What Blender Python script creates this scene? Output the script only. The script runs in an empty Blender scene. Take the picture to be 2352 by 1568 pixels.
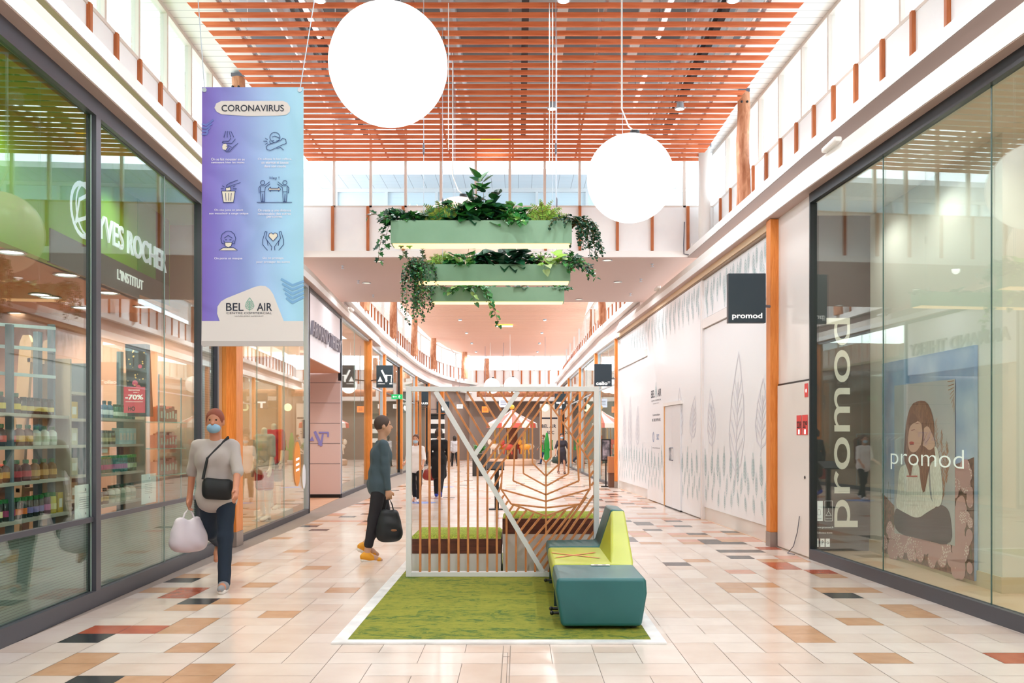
import bpy, math, random
import numpy as np
from mathutils import Vector, Matrix
random.seed(7)
RND = random.Random(11)
SC = bpy.context.scene
COL = SC.collection
# ------------------------------------------------------------------ camera
F, CX, HY, EYE = 2050.0, 1190.0, 1004.0, 1.5
cam_d = bpy.data.cameras.new('camera')
cam = bpy.data.objects.new('camera', cam_d); COL.objects.link(cam)
cam.location = (0, 0, EYE); cam.rotation_euler = (math.radians(90), 0, 0)
cam_d.sensor_fit = 'HORIZONTAL'; cam_d.sensor_width = 36.0
cam_d.lens = 36.0 * F / 2352
cam_d.shift_x = -(CX - 1176) / 2352; cam_d.shift_y = (HY - 784) / 2352
cam_d.clip_end = 300
SC.camera = cam
# ------------------------------------------------------------------ world, exposure
w = bpy.data.worlds.new('world'); SC.world = w; w.use_nodes = True
bg = w.node_tree.nodes['Background']
bg.inputs[0].default_value = (0.955, 0.98, 1.0, 1); bg.inputs[1].default_value = 4.2
SC.view_settings.view_transform = 'Standard'; SC.view_settings.look = 'None'
SC.view_settings.gamma = 1; SC.view_settings.use_curve_mapping = False
SC.view_settings.exposure = 0.60
SC.cycles.max_bounces = 9; SC.cycles.diffuse_bounces = 5; SC.cycles.glossy_bounces = 4
SC.cycles.transparent_max_bounces = 16; SC.cycles.sample_clamp_indirect = 6
SC.cycles.caustics_reflective = False; SC.cycles.caustics_refractive = False

WARM = (1.0, 0.84, 0.68)
def spot(loc, power, color=WARM, angle=150, radius=.07):
    """a spot lamp shining straight down, for downlights and added hall fill"""
    l = bpy.data.lights.new('spot_lamp', 'SPOT'); l.energy = power; l.color = color
    l.spot_size = math.radians(angle); l.spot_blend = .8; l.shadow_soft_size = radius
    o = bpy.data.objects.new('spot_lamp', l); COL.objects.link(o); o.location = loc
    return o

# ------------------------------------------------------------------ materials
def lin(h):
    h = h.lstrip('#'); r = [int(h[i:i+2], 16)/255 for i in (0, 2, 4)]
    return tuple((c/12.92 if c <= .04045 else ((c+.055)/1.055)**2.4) for c in r) + (1.0,)
MATS = {}
def mat(name, col, rough=.5, metal=0, spec=None, emit=None, es=0, coat=0):
    if name in MATS: return MATS[name]
    m = bpy.data.materials.new(name); m.use_nodes = True
    b = m.node_tree.nodes['Principled BSDF']
    b.inputs['Base Color'].default_value = lin(col) if isinstance(col, str) else col
    b.inputs['Roughness'].default_value = rough; b.inputs['Metallic'].default_value = metal
    if coat: b.inputs['Coat Weight'].default_value = coat; b.inputs['Coat Roughness'].default_value = .08
    if emit: b.inputs['Emission Color'].default_value = lin(emit); b.inputs['Emission Strength'].default_value = es
    m.diffuse_color = b.inputs['Base Color'].default_value
    MATS[name] = m; return m
def N(m, t, **kw):
    n = m.node_tree.nodes.new(t)
    for k, v in kw.items(): setattr(n, k, v)
    return n
def link(m, a, b): m.node_tree.links.new(a, b)
def noise_mat(name, c1, c2, scale=(1, 1, 1), nscale=6, rough=.5, detail=4, lo=.35, hi=.65, bump=0, coord='Object', distortion=0, coat=0):
    if name in MATS: return MATS[name]
    m = mat(name, c1, rough, coat=coat); b = m.node_tree.nodes['Principled BSDF']
    tc = N(m, 'ShaderNodeTexCoord'); mp = N(m, 'ShaderNodeMapping'); mp.inputs['Scale'].default_value = scale
    nz = N(m, 'ShaderNodeTexNoise'); nz.inputs['Scale'].default_value = nscale; nz.inputs['Detail'].default_value = detail
    nz.inputs['Distortion'].default_value = distortion
    cr = N(m, 'ShaderNodeValToRGB'); e = cr.color_ramp.elements
    e[0].position = lo; e[0].color = lin(c1); e[1].position = hi; e[1].color = lin(c2)
    link(m, tc.outputs[coord], mp.inputs[0]); link(m, mp.outputs[0], nz.inputs['Vector'])
    link(m, nz.outputs['Fac'], cr.inputs[0]); link(m, cr.outputs[0], b.inputs['Base Color'])
    if bump:
        bp = N(m, 'ShaderNodeBump'); bp.inputs['Strength'].default_value = bump; bp.inputs['Distance'].default_value = .01
        link(m, nz.outputs['Fac'], bp.inputs['Height']); link(m, bp.outputs[0], b.inputs['Normal'])
    return m
def stripe_mat(name, c1, c2, axis, period, width, rough=.5):
    """boards: thin dark joints every <period> metres along an axis"""
    m = mat(name, c1, rough); b = m.node_tree.nodes['Principled BSDF']
    g = N(m, 'ShaderNodeNewGeometry'); sx = N(m, 'ShaderNodeSeparateXYZ'); link(m, g.outputs['Position'], sx.inputs[0])
    d = N(m, 'ShaderNodeMath', operation='DIVIDE'); link(m, sx.outputs[axis], d.inputs[0]); d.inputs[1].default_value = period
    f = N(m, 'ShaderNodeMath', operation='FRACT'); link(m, d.outputs[0], f.inputs[0])
    l = N(m, 'ShaderNodeMath', operation='LESS_THAN'); link(m, f.outputs[0], l.inputs[0]); l.inputs[1].default_value = width/period
    mx = N(m, 'ShaderNodeMix', data_type='RGBA'); link(m, l.outputs[0], mx.inputs[0])
    mx.inputs[6].default_value = lin(c1); mx.inputs[7].default_value = lin(c2); link(m, mx.outputs[2], b.inputs['Base Color'])
    return m
def glass_mat(name, tint='#ffffff', ior=1.52, rough=0.0, extra=0.0):
    m = bpy.data.materials.new(name); m.use_nodes = True; nt = m.node_tree; nt.nodes.clear()
    o = N(m, 'ShaderNodeOutputMaterial'); mx = N(m, 'ShaderNodeMixShader'); fr = N(m, 'ShaderNodeFresnel')
    ge = N(m, 'ShaderNodeNewGeometry'); mr = N(m, 'ShaderNodeMapRange'); mr.inputs[3].default_value = ior; mr.inputs[4].default_value = 1/ior
    link(m, ge.outputs['Backfacing'], mr.inputs[0]); link(m, mr.outputs[0], fr.inputs[0])
    tr = N(m, 'ShaderNodeBsdfTransparent'); tr.inputs[0].default_value = lin(tint)
    gl = N(m, 'ShaderNodeBsdfGlossy'); gl.inputs[0].default_value = (1, 1, 1, 1); gl.inputs[1].default_value = rough
    ad = N(m, 'ShaderNodeMath', operation='ADD'); ad.inputs[1].default_value = extra; ad.use_clamp = True
    link(m, fr.outputs[0], ad.inputs[0]); link(m, ad.outputs[0], mx.inputs[0])
    link(m, tr.outputs[0], mx.inputs[1]); link(m, gl.outputs[0], mx.inputs[2]); link(m, mx.outputs[0], o.inputs[0])
    MATS[name] = m; return m
WHITE = mat('white_paint', '#ece9e6', .55)
PANEL = noise_mat('parapet_panel', '#ececee', '#f4f4f4', nscale=1.5, rough=.6)
BEAMW = mat('beam_white', '#eeecea', .45)
SOFFIT = mat('taupe_soffit', '#bda79f', .7)
CORN_LO = mat('cornice_white', '#f2f4f4', .3)
CORN_UP = mat('cornice_beige', '#d6d0c8', .5)
BLACKF = mat('black_frame', '#1d2328', .35)
GREYF = mat('grey_frame', '#6d6d78', .35, .3)
DARKF = mat('dark_sill', '#45464e', .4)
WOOD = noise_mat('orange_wood', '#cf7328', '#e58f42', (18, 18, 1.2), 4, .4, 5, .3, .7, distortion=.6)
BATTEN = noise_mat('batten_wood', '#a85a2c', '#bd6c38', (10, 10, 1), 5, .5)
SLAT = noise_mat('slat_wood', '#d4693c', '#e68253', (.8, 8, 8), 3, .5)
SLATW = noise_mat('screen_wood', '#b9713f', '#d08a55', (6, 6, 1.5), 5, .5)
LOG = noise_mat('log_wood', '#a4623f', '#d59a76', (5, 5, 1.5), 3, .7, 6, .3, .7, bump=.3, distortion=.8)
STEEL = mat('brushed_steel', '#a59a92', .35, .8)
ALU = mat('aluminium', '#b9c2cc', .35, .4)
BLACK = mat('black', '#15181b', .4)
CEILW = stripe_mat('white_boards', '#eceae7', '#a7a6a4', 1, .2, .012, .5)
ROOFG = stripe_mat('grey_roof', '#b4b6b8', '#7b7f83', 1, .9, .12, .7)
GLASS = glass_mat('clear_glass', '#f4fbf8', 1.5)
SHOPG = glass_mat('shop_glass', '#f2faf6', 1.45)
SKYG = glass_mat('window_glass', '#f0f8fc', 1.45)
FROST = stripe_mat('striped_film', '#6f7a74', '#4a5451', 2, .022, .005, .25)
SIGN = mat('sign_dark', '#26353f', .35)
LETTER = mat('letter_white', '#f7f7f5', .5, emit='#ffffff', es=.25)
GLOBE = mat('globe_glass', '#ffffff', .25, emit='#fffdf8', es=1.0)
GLOBE2 = mat('globe_glass_soft', '#fbe3d6', .3, emit='#ffd8c4', es=.22)
LAMPW = mat('lamp_white', '#ffffff', .4, emit='#fff4e4', es=4)
LAMPY = mat('lamp_yellow', '#ffd24a', .4, emit='#ffc53a', es=3)
STRIP = mat('led_strip', '#ffe1b0', .4, emit='#ffcf92', es=1.15)
CREAM = mat('cream_wall', '#ecdcc4', .7)
PINKW = mat('pink_wall', '#d9a58d', .7)
TANC = mat('tan_ceiling', '#c98a68', .7)
GREENW = mat('lime_wall', '#78ad2b', .5)
DGREY = mat('dark_grey', '#4d4d4f', .5)
# ------------------------------------------------------------------ mesh builder
def V3(*a): return Vector(a)
class MB:
    def __init__(s): s.v = []; s.f = []; s.m = []; s.k = 0; s.sm = False; s.smf = []
    def mt(s, k): s.k = k; return s
    def face(s, pts):
        n = len(s.v); s.v += [tuple(p) for p in pts]; s.f.append(tuple(range(n, n+len(pts)))); s.m.append(s.k); return s
    def raw(s, vs, fs):
        n = len(s.v); s.v += [tuple(p) for p in vs]
        for f in fs: s.f.append(tuple(n+i for i in f)); s.m.append(s.k)
        return s
    def box(s, x0, x1, y0, y1, z0, z1):
        vs = [(x, y, z) for z in (z0, z1) for y in (y0, y1) for x in (x0, x1)]
        return s.raw(vs, [(0, 2, 3, 1), (4, 5, 7, 6), (0, 1, 5, 4), (2, 6, 7, 3), (0, 4, 6, 2), (1, 3, 7, 5)])
    def obox(s, c, a, b, d):
        c = Vector(c); a = Vector(a); b = Vector(b); d = Vector(d)
        vs = [c + i*a + j*b + k*d for k in (-1, 1) for j in (-1, 1) for i in (-1, 1)]
        return s.raw(vs, [(0, 2, 3, 1), (4, 5, 7, 6), (0, 1, 5, 4), (2, 6, 7, 3), (0, 4, 6, 2), (1, 3, 7, 5)])
    def bar(s, p, q, w, h, up=(0, 0, 1)):
        p = Vector(p); q = Vector(q); d = q-p; up = Vector(up)
        sd = d.cross(up)
        if sd.length < 1e-6: sd = d.cross(Vector((1, 0, 0)))
        sd.normalize(); u2 = sd.cross(d).normalized()
        return s.obox((p+q)/2, d/2, sd*w/2, u2*h/2)
    def prism(s, poly, vec):
        n = len(poly); vec = Vector(vec); vs = [Vector(p) for p in poly]; vs += [p+vec for p in vs]
        fs = [tuple(range(n)), tuple(range(2*n-1, n-1, -1))] + [(i, n+i, n+(i+1) % n, (i+1) % n) for i in range(n)]
        return s.raw(vs, fs)
    def tube(s, pts, r, n=8, caps=True):
        pts = [Vector(p) for p in pts]; rs = r if isinstance(r, (list, tuple)) else [r]*len(pts)
        vs = []; up = Vector((0, 0, 1))
        for i, p in enumerate(pts):
            d = (pts[min(i+1, len(pts)-1)]-pts[max(i-1, 0)]).normalized()
            a = d.cross(up)
            if a.length < .05: a = d.cross(Vector((1, 0, 0)))
            a.normalize(); b = a.cross(d)
            for j in range(n):
                t = 2*math.pi*j/n; vs.append(p + (a*math.cos(t)+b*math.sin(t))*rs[i])
        fs = [(i*n+j, i*n+(j+1) % n, (i+1)*n+(j+1) % n, (i+1)*n+j) for i in range(len(pts)-1) for j in range(n)]
        if caps: fs += [tuple(range(n))[::-1], tuple((len(pts)-1)*n+j for j in range(n))]
        return s.raw(vs, fs)
    def lathe(s, prof, c=(0, 0, 0), n=20):
        vs = [(c[0]+r*math.cos(2*math.pi*j/n), c[1]+r*math.sin(2*math.pi*j/n), c[2]+z) for r, z in prof for j in range(n)]
        fs = [(i*n+j, i*n+(j+1) % n, (i+1)*n+(j+1) % n, (i+1)*n+j) for i in range(len(prof)-1) for j in range(n)]
        if prof[0][0] > 1e-5: fs.append(tuple(range(n))[::-1])
        if prof[-1][0] > 1e-5: fs.append(tuple((len(prof)-1)*n+j for j in range(n)))
        return s.raw(vs, fs)
    def ball(s, c, r, nu=24, nv=14, sc=(1, 1, 1)):
        vs = [(c[0], c[1], c[2]-r*sc[2])]
        for i in range(1, nv):
            t = math.pi*i/nv
            for j in range(nu):
                p = 2*math.pi*j/nu
                vs.append((c[0]+r*sc[0]*math.sin(t)*math.cos(p), c[1]+r*sc[1]*math.sin(t)*math.sin(p), c[2]-r*sc[2]*math.cos(t)))
        vs.append((c[0], c[1], c[2]+r*sc[2])); L = len(vs)-1
        fs = [(0, 1+(j+1) % nu, 1+j) for j in range(nu)]
        for i in range(nv-2):
            for j in range(nu):
                a = 1+i*nu+j; b = 1+i*nu+(j+1) % nu
                fs.append((a, b, b+nu, a+nu))
        o = 1+(nv-2)*nu
        fs += [(o+j, o+(j+1) % nu, L) for j in range(nu)]
        return s.raw(vs, fs)
    def build(s, name, mats, parent=None, smooth=False, bevel=0, seg=2, origin=None):
        if not isinstance(mats, (list, tuple)): mats = [mats]
        vs = np.array(s.v, dtype=float).reshape(-1, 3)
        if parent is not None:
            off = Vector((0, 0, 0)); p = parent
            while p is not None: off += p.location; p = p.parent
            loc = Vector((0, 0, 0))
            if origin is not None: loc = Vector(origin)-off; off = Vector(origin)
        else:
            if origin is None:
                mn = vs.min(0); mxx = vs.max(0); origin = ((mn[0]+mxx[0])/2, (mn[1]+mxx[1])/2, mn[2])
            off = Vector(origin); loc = off
        vs = vs - np.array(off)
        me = bpy.data.meshes.new(name); me.from_pydata([tuple(x) for x in vs], [], s.f)
        for m in mats: me.materials.append(m)
        if len(mats) > 1: me.polygons.foreach_set('material_index', s.m)
        if smooth: me.polygons.foreach_set('use_smooth', [True]*len(s.f))
        me.update()
        o = bpy.data.objects.new(name, me); COL.objects.link(o); o.location = loc
        if parent is not None: o.parent = parent
        if bevel:
            b = o.modifiers.new('bevel', 'BEVEL'); b.width = bevel; b.segments = seg; b.limit_method = 'ANGLE'; b.angle_limit = math.radians(40)
            b.harden_normals = False
        return o
def tag(o, label=None, cat=None, group=None, kind=None):
    if label: o['label'] = label
    if cat: o['category'] = cat
    if group: o['group'] = group
    if kind: o['kind'] = kind
    return o
def empty(name, loc, label, cat, group=None):
    o = bpy.data.objects.new(name, None); COL.objects.link(o); o.location = loc; o.empty_display_size = .1
    return tag(o, label, cat, group)
def structure(o): o['kind'] = 'structure'; return o
def copy_tree(src, loc, label=None, group=None):
    r = src.copy(); COL.objects.link(r); r.location = loc
    if label: r['label'] = label
    if group: r['group'] = group
    for ch in list(src.children):
        c = ch.copy(); COL.objects.link(c); c.parent = r
        for g in list(ch.children):
            d = g.copy(); COL.objects.link(d); d.parent = c
    return r
# ------------------------------------------------------------------ measuring helpers
def at(x, y, D): return Vector(((x-CX)/F*D, D, EYE+(HY-y)/F*D))
def px2x(x, D): return (x-CX)/F*D
def px2z(y, D): return EYE+(HY-y)/F*D
WLP = [(-3, -3.27), (6.36, -3.694), (11.63, -3.935), (12.65, -3.98), (17.67, -4.17), (22, -4.40), (27.4, -4.6), (31.4, -4.75), (42.7, -4.92), (48, -4.85), (53, -4.5), (57, -3.8), (60, -2.8)]
WRP = [(-3, 4.55), (6.87, 3.894), (11.07, 3.607), (12.25, 3.556), (26.2, 2.95), (31, 2.75), (44, 2.55), (60, 2.45)]
def wx(side, D):
    P = WLP if side == 'L' else WRP
    for (d0, x0), (d1, x1) in zip(P, P[1:]):
        if D <= d1: return x0+(x1-x0)*(D-d0)/(d1-d0)
    return P[-1][1]
def wd(side, px, off=0):
    """distance at which the sight line of column px meets the wall (off = metres toward the corridor)"""
    s = 1 if side == 'L' else -1
    lo, hi = .5, 60
    f = lambda D: (px-CX)/F*D-(wx(side, D)+s*off)
    a = f(lo)
    for _ in range(60):
        m = (lo+hi)/2
        if (f(m) > 0) == (a > 0): lo = m
        else: hi = m
    return (lo+hi)/2
def sweep(side, d0, d1, prof, closed=True, step=1.5, k=0, mb=None):
    """profile (toward corridor, z) swept along the wall line"""
    s = 1 if side == 'L' else -1
    P = WLP if side == 'L' else WRP
    ds = sorted(set([d0, d1] + [d for d, _ in P if d0 < d < d1] + ([d0+i*step for i in range(1, int((d1-d0)/step))] if d1 > 45 else [])))
    mb = mb or MB(); n = len(prof)
    vs = []
    for D in ds:
        e = .2; t = Vector((wx(side, D+e)-wx(side, D-e), 2*e)).normalized(); nx, ny = t.y*s, -t.x*s
        for o, z in prof: vs.append((wx(side, D)+nx*o, D+ny*o, z))
    fs = []
    m = n if closed else n-1
    for i in range(len(ds)-1):
        for j in range(m):
            fs.append((i*n+j, i*n+(j+1) % n, (i+1)*n+(j+1) % n, (i+1)*n+j))
    if closed: fs += [tuple(range(n)), tuple((len(ds)-1)*n+j for j in range(n))]
    mb.raw(vs, fs); return mb
def rect(o0, o1, z0, z1): return [(o0, z0), (o1, z0), (o1, z1), (o0, z1)]
def wp(side, D, off=0, z=0):
    s = 1 if side == 'L' else -1
    e = .2; t = Vector((wx(side, D+e)-wx(side, D-e), 2*e)).normalized()
    return Vector((wx(side, D)+t.y*s*off, D-t.x*s*off, z))
# ------------------------------------------------------------------ flat artwork helpers
class Art:
    """flat lettering and drawings laid on a surface: origin, right and up vectors"""
    def __init__(s, o, u, v, lift=.003):
        s.o = Vector(o); s.u = Vector(u).normalized(); s.v = Vector(v).normalized(); s.n = s.u.cross(s.v); s.lift = lift; s.mb = MB()
    def p(s, x, y, l=0): return s.o+s.u*x+s.v*y+s.n*(s.lift+l)
    c = 0
    def poly(s, pts, l=0):
        s.c += 1; l += 8e-6*(s.c % 120); s.mb.face([s.p(x, y, l) for x, y in pts]); return s
    def line(s, pts, w, closed=False, l=0):
        if closed: pts = list(pts)+[pts[0]]
        for (x0, y0), (x1, y1) in zip(pts, pts[1:]):
            d = math.hypot(x1-x0, y1-y0)
            if d < 1e-6: continue
            nx, ny = -(y1-y0)/d*w/2, (x1-x0)/d*w/2; ex, ey = (x1-x0)/d*w*.3, (y1-y0)/d*w*.3
            s.poly([(x0-ex+nx, y0-ey+ny), (x0-ex-nx, y0-ey-ny), (x1+ex-nx, y1+ey-ny), (x1+ex+nx, y1+ey+ny)][::-1], l)
        return s
    def circ(s, x, y, r, w=None, n=20, a0=0, a1=360, ry=None, l=0):
        ry = ry or r
        pts = [(x+r*math.cos(math.radians(a0+(a1-a0)*i/n)), y+ry*math.sin(math.radians(a0+(a1-a0)*i/n))) for i in range(n+(0 if a1-a0 == 360 else 1))]
        return s.poly(pts, l) if w is None else s.line(pts, w, a1-a0 == 360, l)
    def build(s, name, m, parent, label=None):
        o = s.mb.build(name, m, parent)
        if label: o['label'] = label
        return o
_txt = {}
def text_geo(body, bold):
    k = (body, bold)
    if k not in _txt:
        cu = bpy.data.curves.new('lettering', 'FONT'); cu.body = body; cu.align_x = 'LEFT'; cu.offset = bold; cu.resolution_u = 6
        ob = bpy.data.objects.new('lettering', cu)
        me = bpy.data.meshes.new_from_object(ob)
        vs = [tuple(v.co) for v in me.vertices]; fs = [tuple(p.vertices) for p in me.polygons]
        bpy.data.objects.remove(ob); bpy.data.curves.remove(cu); bpy.data.meshes.remove(me)
        _txt[k] = (vs, fs)
    return _txt[k]
def text(art, body, cx, cy, w, h=None, bold=0.0, depth=0, l=0, mirror=False):
    """lettering fitted to width w (and height h), centred at cx, cy"""
    vs, fs = text_geo(body, bold)
    if not vs: return art
    a = np.array(vs); mn = a.min(0); mx = a.max(0); sx = w/(mx[0]-mn[0]); sy = (h/(mx[1]-mn[1])) if h else sx
    P = [((x-(mn[0]+mx[0])/2)*sx+cx, (y-(mn[1]+mx[1])/2)*sy+cy) for x, y, z in vs]
    if not depth: art.mb.raw([art.p(x, y, l) for x, y in P], fs); return art
    n = len(P)
    top = [art.p(x, y, l+depth) for x, y in P]; bot = [art.p(x, y, l) for x, y in P]
    cnt = {}
    for f in fs:
        for i in range(len(f)):
            e = (f[i], f[(i+1) % len(f)]); cnt[e] = 1
    side = [(a_, b_, b_+n, a_+n) for (a_, b_) in cnt if (b_, a_) not in cnt]
    art.mb.raw(top+bot, list(fs)+[(q[1], q[0], q[3], q[2]) for q in side])
    return art
def soft(pts, n=2):
    """round the corners of an outline"""
    for _ in range(n):
        o = []
        for (x0, y0), (x1, y1) in zip(pts, pts[1:]+pts[:1]): o += [(x0*.75+x1*.25, y0*.75+y1*.25), (x0*.25+x1*.75, y0*.25+y1*.75)]
        pts = o
    return pts
def leaf_art(art, x, y, h, wd_, w=.006, ang=0, veins=5):
    """line drawing of a pointed leaf, tip up, base at x,y"""
    c, s_ = math.cos(ang), math.sin(ang)
    T = lambda a, b: (x+a*c-b*s_, y+a*s_+b*c)
    out = [(0, 0), (.32, .08), (.5, .3), (.38, .62), (.15, .86), (0, 1), (-.15, .86), (-.38, .62), (-.5, .3), (-.32, .08)]
    art.line([T(a*wd_, b*h) for a, b in out], w, True)
    art.line([T(0, -.12*h), T(0, .75*h)], w)
    for i in range(veins):
        t = .12+.12*i; r = .42-.05*i
        art.line([T(-r*wd_, (t+.18)*h), T(0, t*h), T(r*wd_, (t+.18)*h)], w)
# ================================================================== FLOOR
GROUT = mat('grout', '#8f8178', .8)
T_A = noise_mat('tile_cream', '#d6c4b8', '#dccdc2', nscale=3, rough=.2)
T_B = noise_mat('tile_light', '#dacbc1', '#e1d4cb', nscale=3, rough=.2)
T_C = noise_mat('tile_rose', '#d2beb0', '#d9c7bb', nscale=3, rough=.2)
T_TAN = noise_mat('tile_tan', '#bb8f6c', '#c69b78', nscale=6, rough=.22)
T_BLK = mat('tile_black', '#23272c', .2)
T_TER = noise_mat('tile_terracotta', '#a84c30', '#b75a3b', nscale=6, rough=.22)
T_PNK = noise_mat('tile_pink', '#c98f78', '#d09a84', nscale=6, rough=.22)
TX0, TD0, TS = 2.03, 6.52, .30
def cell(px, py):
    D = EYE*F/(py-HY); X = px2x(px, D)
    return (math.floor((X-TX0)/TS), math.floor((D-TD0)/TS))
special = {}
def put(lst, ox, k):
    for u, v in lst: special[cell(ox+u/3, 1200+v/3)] = k
put([(1310, 675), (1190, 722), (1275, 842), (560, 908), (400, 985), (900, 1068), (1230, 1068), (1350, 990), (1250, 573), (1560, 532), (1090, 450), (1300, 355), (1450, 355), (1680, 277), (2025, 190), (2160, 303), (1760, 420), (1885, 623), (2310, 457), (1925, 103), (2140, 18)], 0, 3)
put([(550, 775), (570, 1068), (1340, 532), (1240, 387), (950, 450)], 0, 4)
put([(685, 722), (945, 722), (1200, 490), (1330, 457)], 0, 5)
put([(330, 430), (390, 465), (560, 430), (760, 735), (850, 795), (1235, 683), (1390, 932), (1530, 588), (1640, 632), (1050, 465), (1260, 465), (1060, 365), (640, 260), (800, 262), (130, 270)], 1568, 3)
put([(1115, 503), (300, 192), (470, 192), (400, 237), (370, 138), (190, 123), (120, 83), (20, 30), (10, 285)], 1568, 4)
put([(2270, 935), (975, 338), (660, 285), (720, 310), (590, 178)], 1568, 5)
put([(400, 337), (750, 240), (340, 108), (430, 103), (160, 62)], 1568, 6)
mb = MB(); taken = set(); rt = random.Random(5)
mb.k = 0; mb.raw([(-9, -3, -.004), (9, -3, -.004), (9, 66, -.004), (-9, 66, -.004)], [(0, 1, 2, 3)])
g = .0035
for j in range(-32, 200):
    for i in range(-19, 14):
        if (i, j) in taken: continue
        X0 = TX0+i*TS; D0 = TD0+j*TS
        if D0 > 62 or not (wx('L', D0)-.3 < X0+.3 and X0 < wx('R', D0)+.3): continue
        k = special.get((i, j)); wi = hi = 1
        if k is None:
            dr = wx('R', D0)-X0-.3; dl = X0-wx('L', D0); pr = 0
            if D0 > 12 and dr < 1.9: pr = .42 if D0 < 24 else .25
            elif D0 > 14 and dl < 1.6: pr = .30
            elif D0 > 16: pr = .05
            if rt.random() < pr: k = rt.choice([3, 3, 4, 4, 6, 6, 3])
        if k is None:
            k = rt.choice([1, 2, 7]); r = rt.random()
            if r < .33: wi = 2
            elif r < .66: hi = 2
            if any((i+a, j+b) in taken or (i+a, j+b) in special for a in range(wi) for b in range(hi)): wi = hi = 1
        for a in range(wi):
            for b in range(hi): taken.add((i+a, j+b))
        if k == 7: k = 0
        mb.k = {0: 3, 1: 1, 2: 2, 3: 4, 4: 5, 5: 6, 6: 7}[k]
        x1 = X0+wi*TS-g; d1 = D0+hi*TS-g
        mb.face([(X0, D0, 0), (x1, D0, 0), (x1, d1, 0), (X0, d1, 0)])
structure(mb.build('floor', [GROUT, T_A, T_B, T_C, T_TAN, T_BLK, T_TER, T_PNK], origin=(0, 0, 0)))
SHOPFLOOR_L = noise_mat('shop_floor_warm', '#c79a7a', '#d4ab8c', nscale=2, rough=.35)
SHOPFLOOR_R = noise_mat('shop_floor_cream', '#d9b596', '#e2c2a6', nscale=2, rough=.35)
for side, d0, d1, m_ in (('L', -1, 12.3, mat('shop_floor_grey', '#6e6560', .5)), ('L', 12.6, 58, SHOPFLOOR_L), ('R', -1, 58, SHOPFLOOR_R)):
    structure(sweep(side, d0, d1, rect(-4.2, -.02, -.03, .006)).build('floor', m_))
mb = MB()
for x in (-.105, -.055): mb.box(x-.003, x+.003, 1.0, 6.42, -.002, .0012)
for d in (2.2, 3.3, 4.4, 5.35, 6.1): mb.box(-.105, -.055, d, d+.005, -.002, .0012)
structure(mb.build('trim_16', GROUT))
# ================================================================== CORNICES, BEAMS, PARAPETS
for side, d1, wl in (('L', 29.5, 'left'), ('R', 25.6, 'right')):
    mb = sweep(side, -1, d1, [(-.25, 4.5), (.15, 4.5), (.15, 4.62), (.13, 4.66), (.06, 4.80), (-.25, 4.80)], k=0)
    mb2 = MB(); mb2.k = 0
    sweep(side, -1, d1, rect(.146, .152, 4.505, 4.625), mb=mb2)
    mb2.k = 1; sweep(side, -1, d1, [(.146, 4.625), (.152, 4.625), (.07, 4.80), (.05, 4.80)], mb=mb2)
    mb2.k = 2; sweep(side, -1, d1, rect(-.3, .145, 4.497, 4.60), mb=mb2)
    structure(mb2.build('trim_1' if side == 'L' else 'trim_2', [CORN_LO, CORN_UP, SOFFIT]))
    # small lamp housings on the cornice
for side, px_, nm in (('L', 808, 'left'), ('R', 1905, 'right'), ('R', 1508, 'right')):
    D = wd(side, px_, .12); p = wp(side, D, .10, 4.80)
    o = MB().obox(p+Vector((0, 0, .03)), (.045, 0, 0), (0, .22, 0), (0, 0, .03)).build('cornice_uplight', WHITE, bevel=.02)
    tag(o, {808: 'small white rounded uplight box on the left cornice before the bridge edge', 1905: 'white rounded uplight box on the cornice above the shop with the photo poster', 1508: 'white rounded uplight box on the cornice above the leaf-printed hoarding'}[px_], 'light')
# beams carrying the parapets
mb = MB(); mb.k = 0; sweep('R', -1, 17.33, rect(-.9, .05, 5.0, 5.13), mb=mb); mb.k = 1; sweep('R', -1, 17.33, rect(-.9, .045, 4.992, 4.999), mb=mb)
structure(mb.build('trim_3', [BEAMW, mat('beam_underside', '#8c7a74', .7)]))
mb = MB(); mb.k = 0; sweep('L', -1, 17.33, rect(-.9, -.05, 5.0, 5.13), mb=mb); mb.k = 1; sweep('L', -1, 17.33, rect(-.9, -.055, 4.992, 4.999), mb=mb)
structure(mb.build('trim_4', [BEAMW, SOFFIT]))
mb = sweep('L', 23, 60, rect(-.9, .12, 5.0, 5.16)); structure(mb.build('trim_5', [BEAMW]))
mb = sweep('R', 23, 58, rect(-.9, .10, 5.0, 5.16)); structure(mb.build('trim_6', [BEAMW]))
# far cornices set back behind the pillars
structure(sweep('L', 29.6, 59, rect(-.3, .12, 4.40, 4.62)).build('trim_7', CORN_LO))
structure(sweep('R', 25.8, 58, rect(-.3, .12, 4.40, 4.62)).build('trim_8', CORN_LO))
structure(sweep('L', 23, 59, rect(-.8, -.05, 4.62, 4.99)).build('wall_left', SOFFIT))
structure(sweep('R', 23, 58, rect(-.8, -.05, 4.62, 4.99)).build('wall_right', SOFFIT))
SETB = {'L': .63, 'R': .46}
def parapet(side, d0, d1, name, sb, bat_step, bw, battens):
    root = structure(sweep(side, d0, d1, rect(-sb-.1, -sb, 5.13, 5.97)).build(name, PANEL))
    for D in battens:
        p0 = wp(side, D, -sb+.02, 5.13); p1 = wp(side, D, -sb+.02, 5.99)
        MB().bar(p0, p1, bw, .045, up=(1 if side == 'L' else -1, 0, 0)).build('batten', BATTEN, root)
    return root
def bat_list(side, pxs, sb): return [wd(side, x, -sb) for x in pxs]
bl = bat_list('L', [-10, 66, 132, 203, 265, 318, 366, 408, 446], .63)
st = (bl[-1]-bl[2])/6
bl = [bl[-1]-st*i for i in range(11) if bl[-1]-st*i > 1] + [bl[-1]+st*i for i in range(1, 5) if bl[-1]+st*i < 17.2]
parapet('L', -1, 17.33, 'wall_left', .63, 0, .055, bl)
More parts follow.
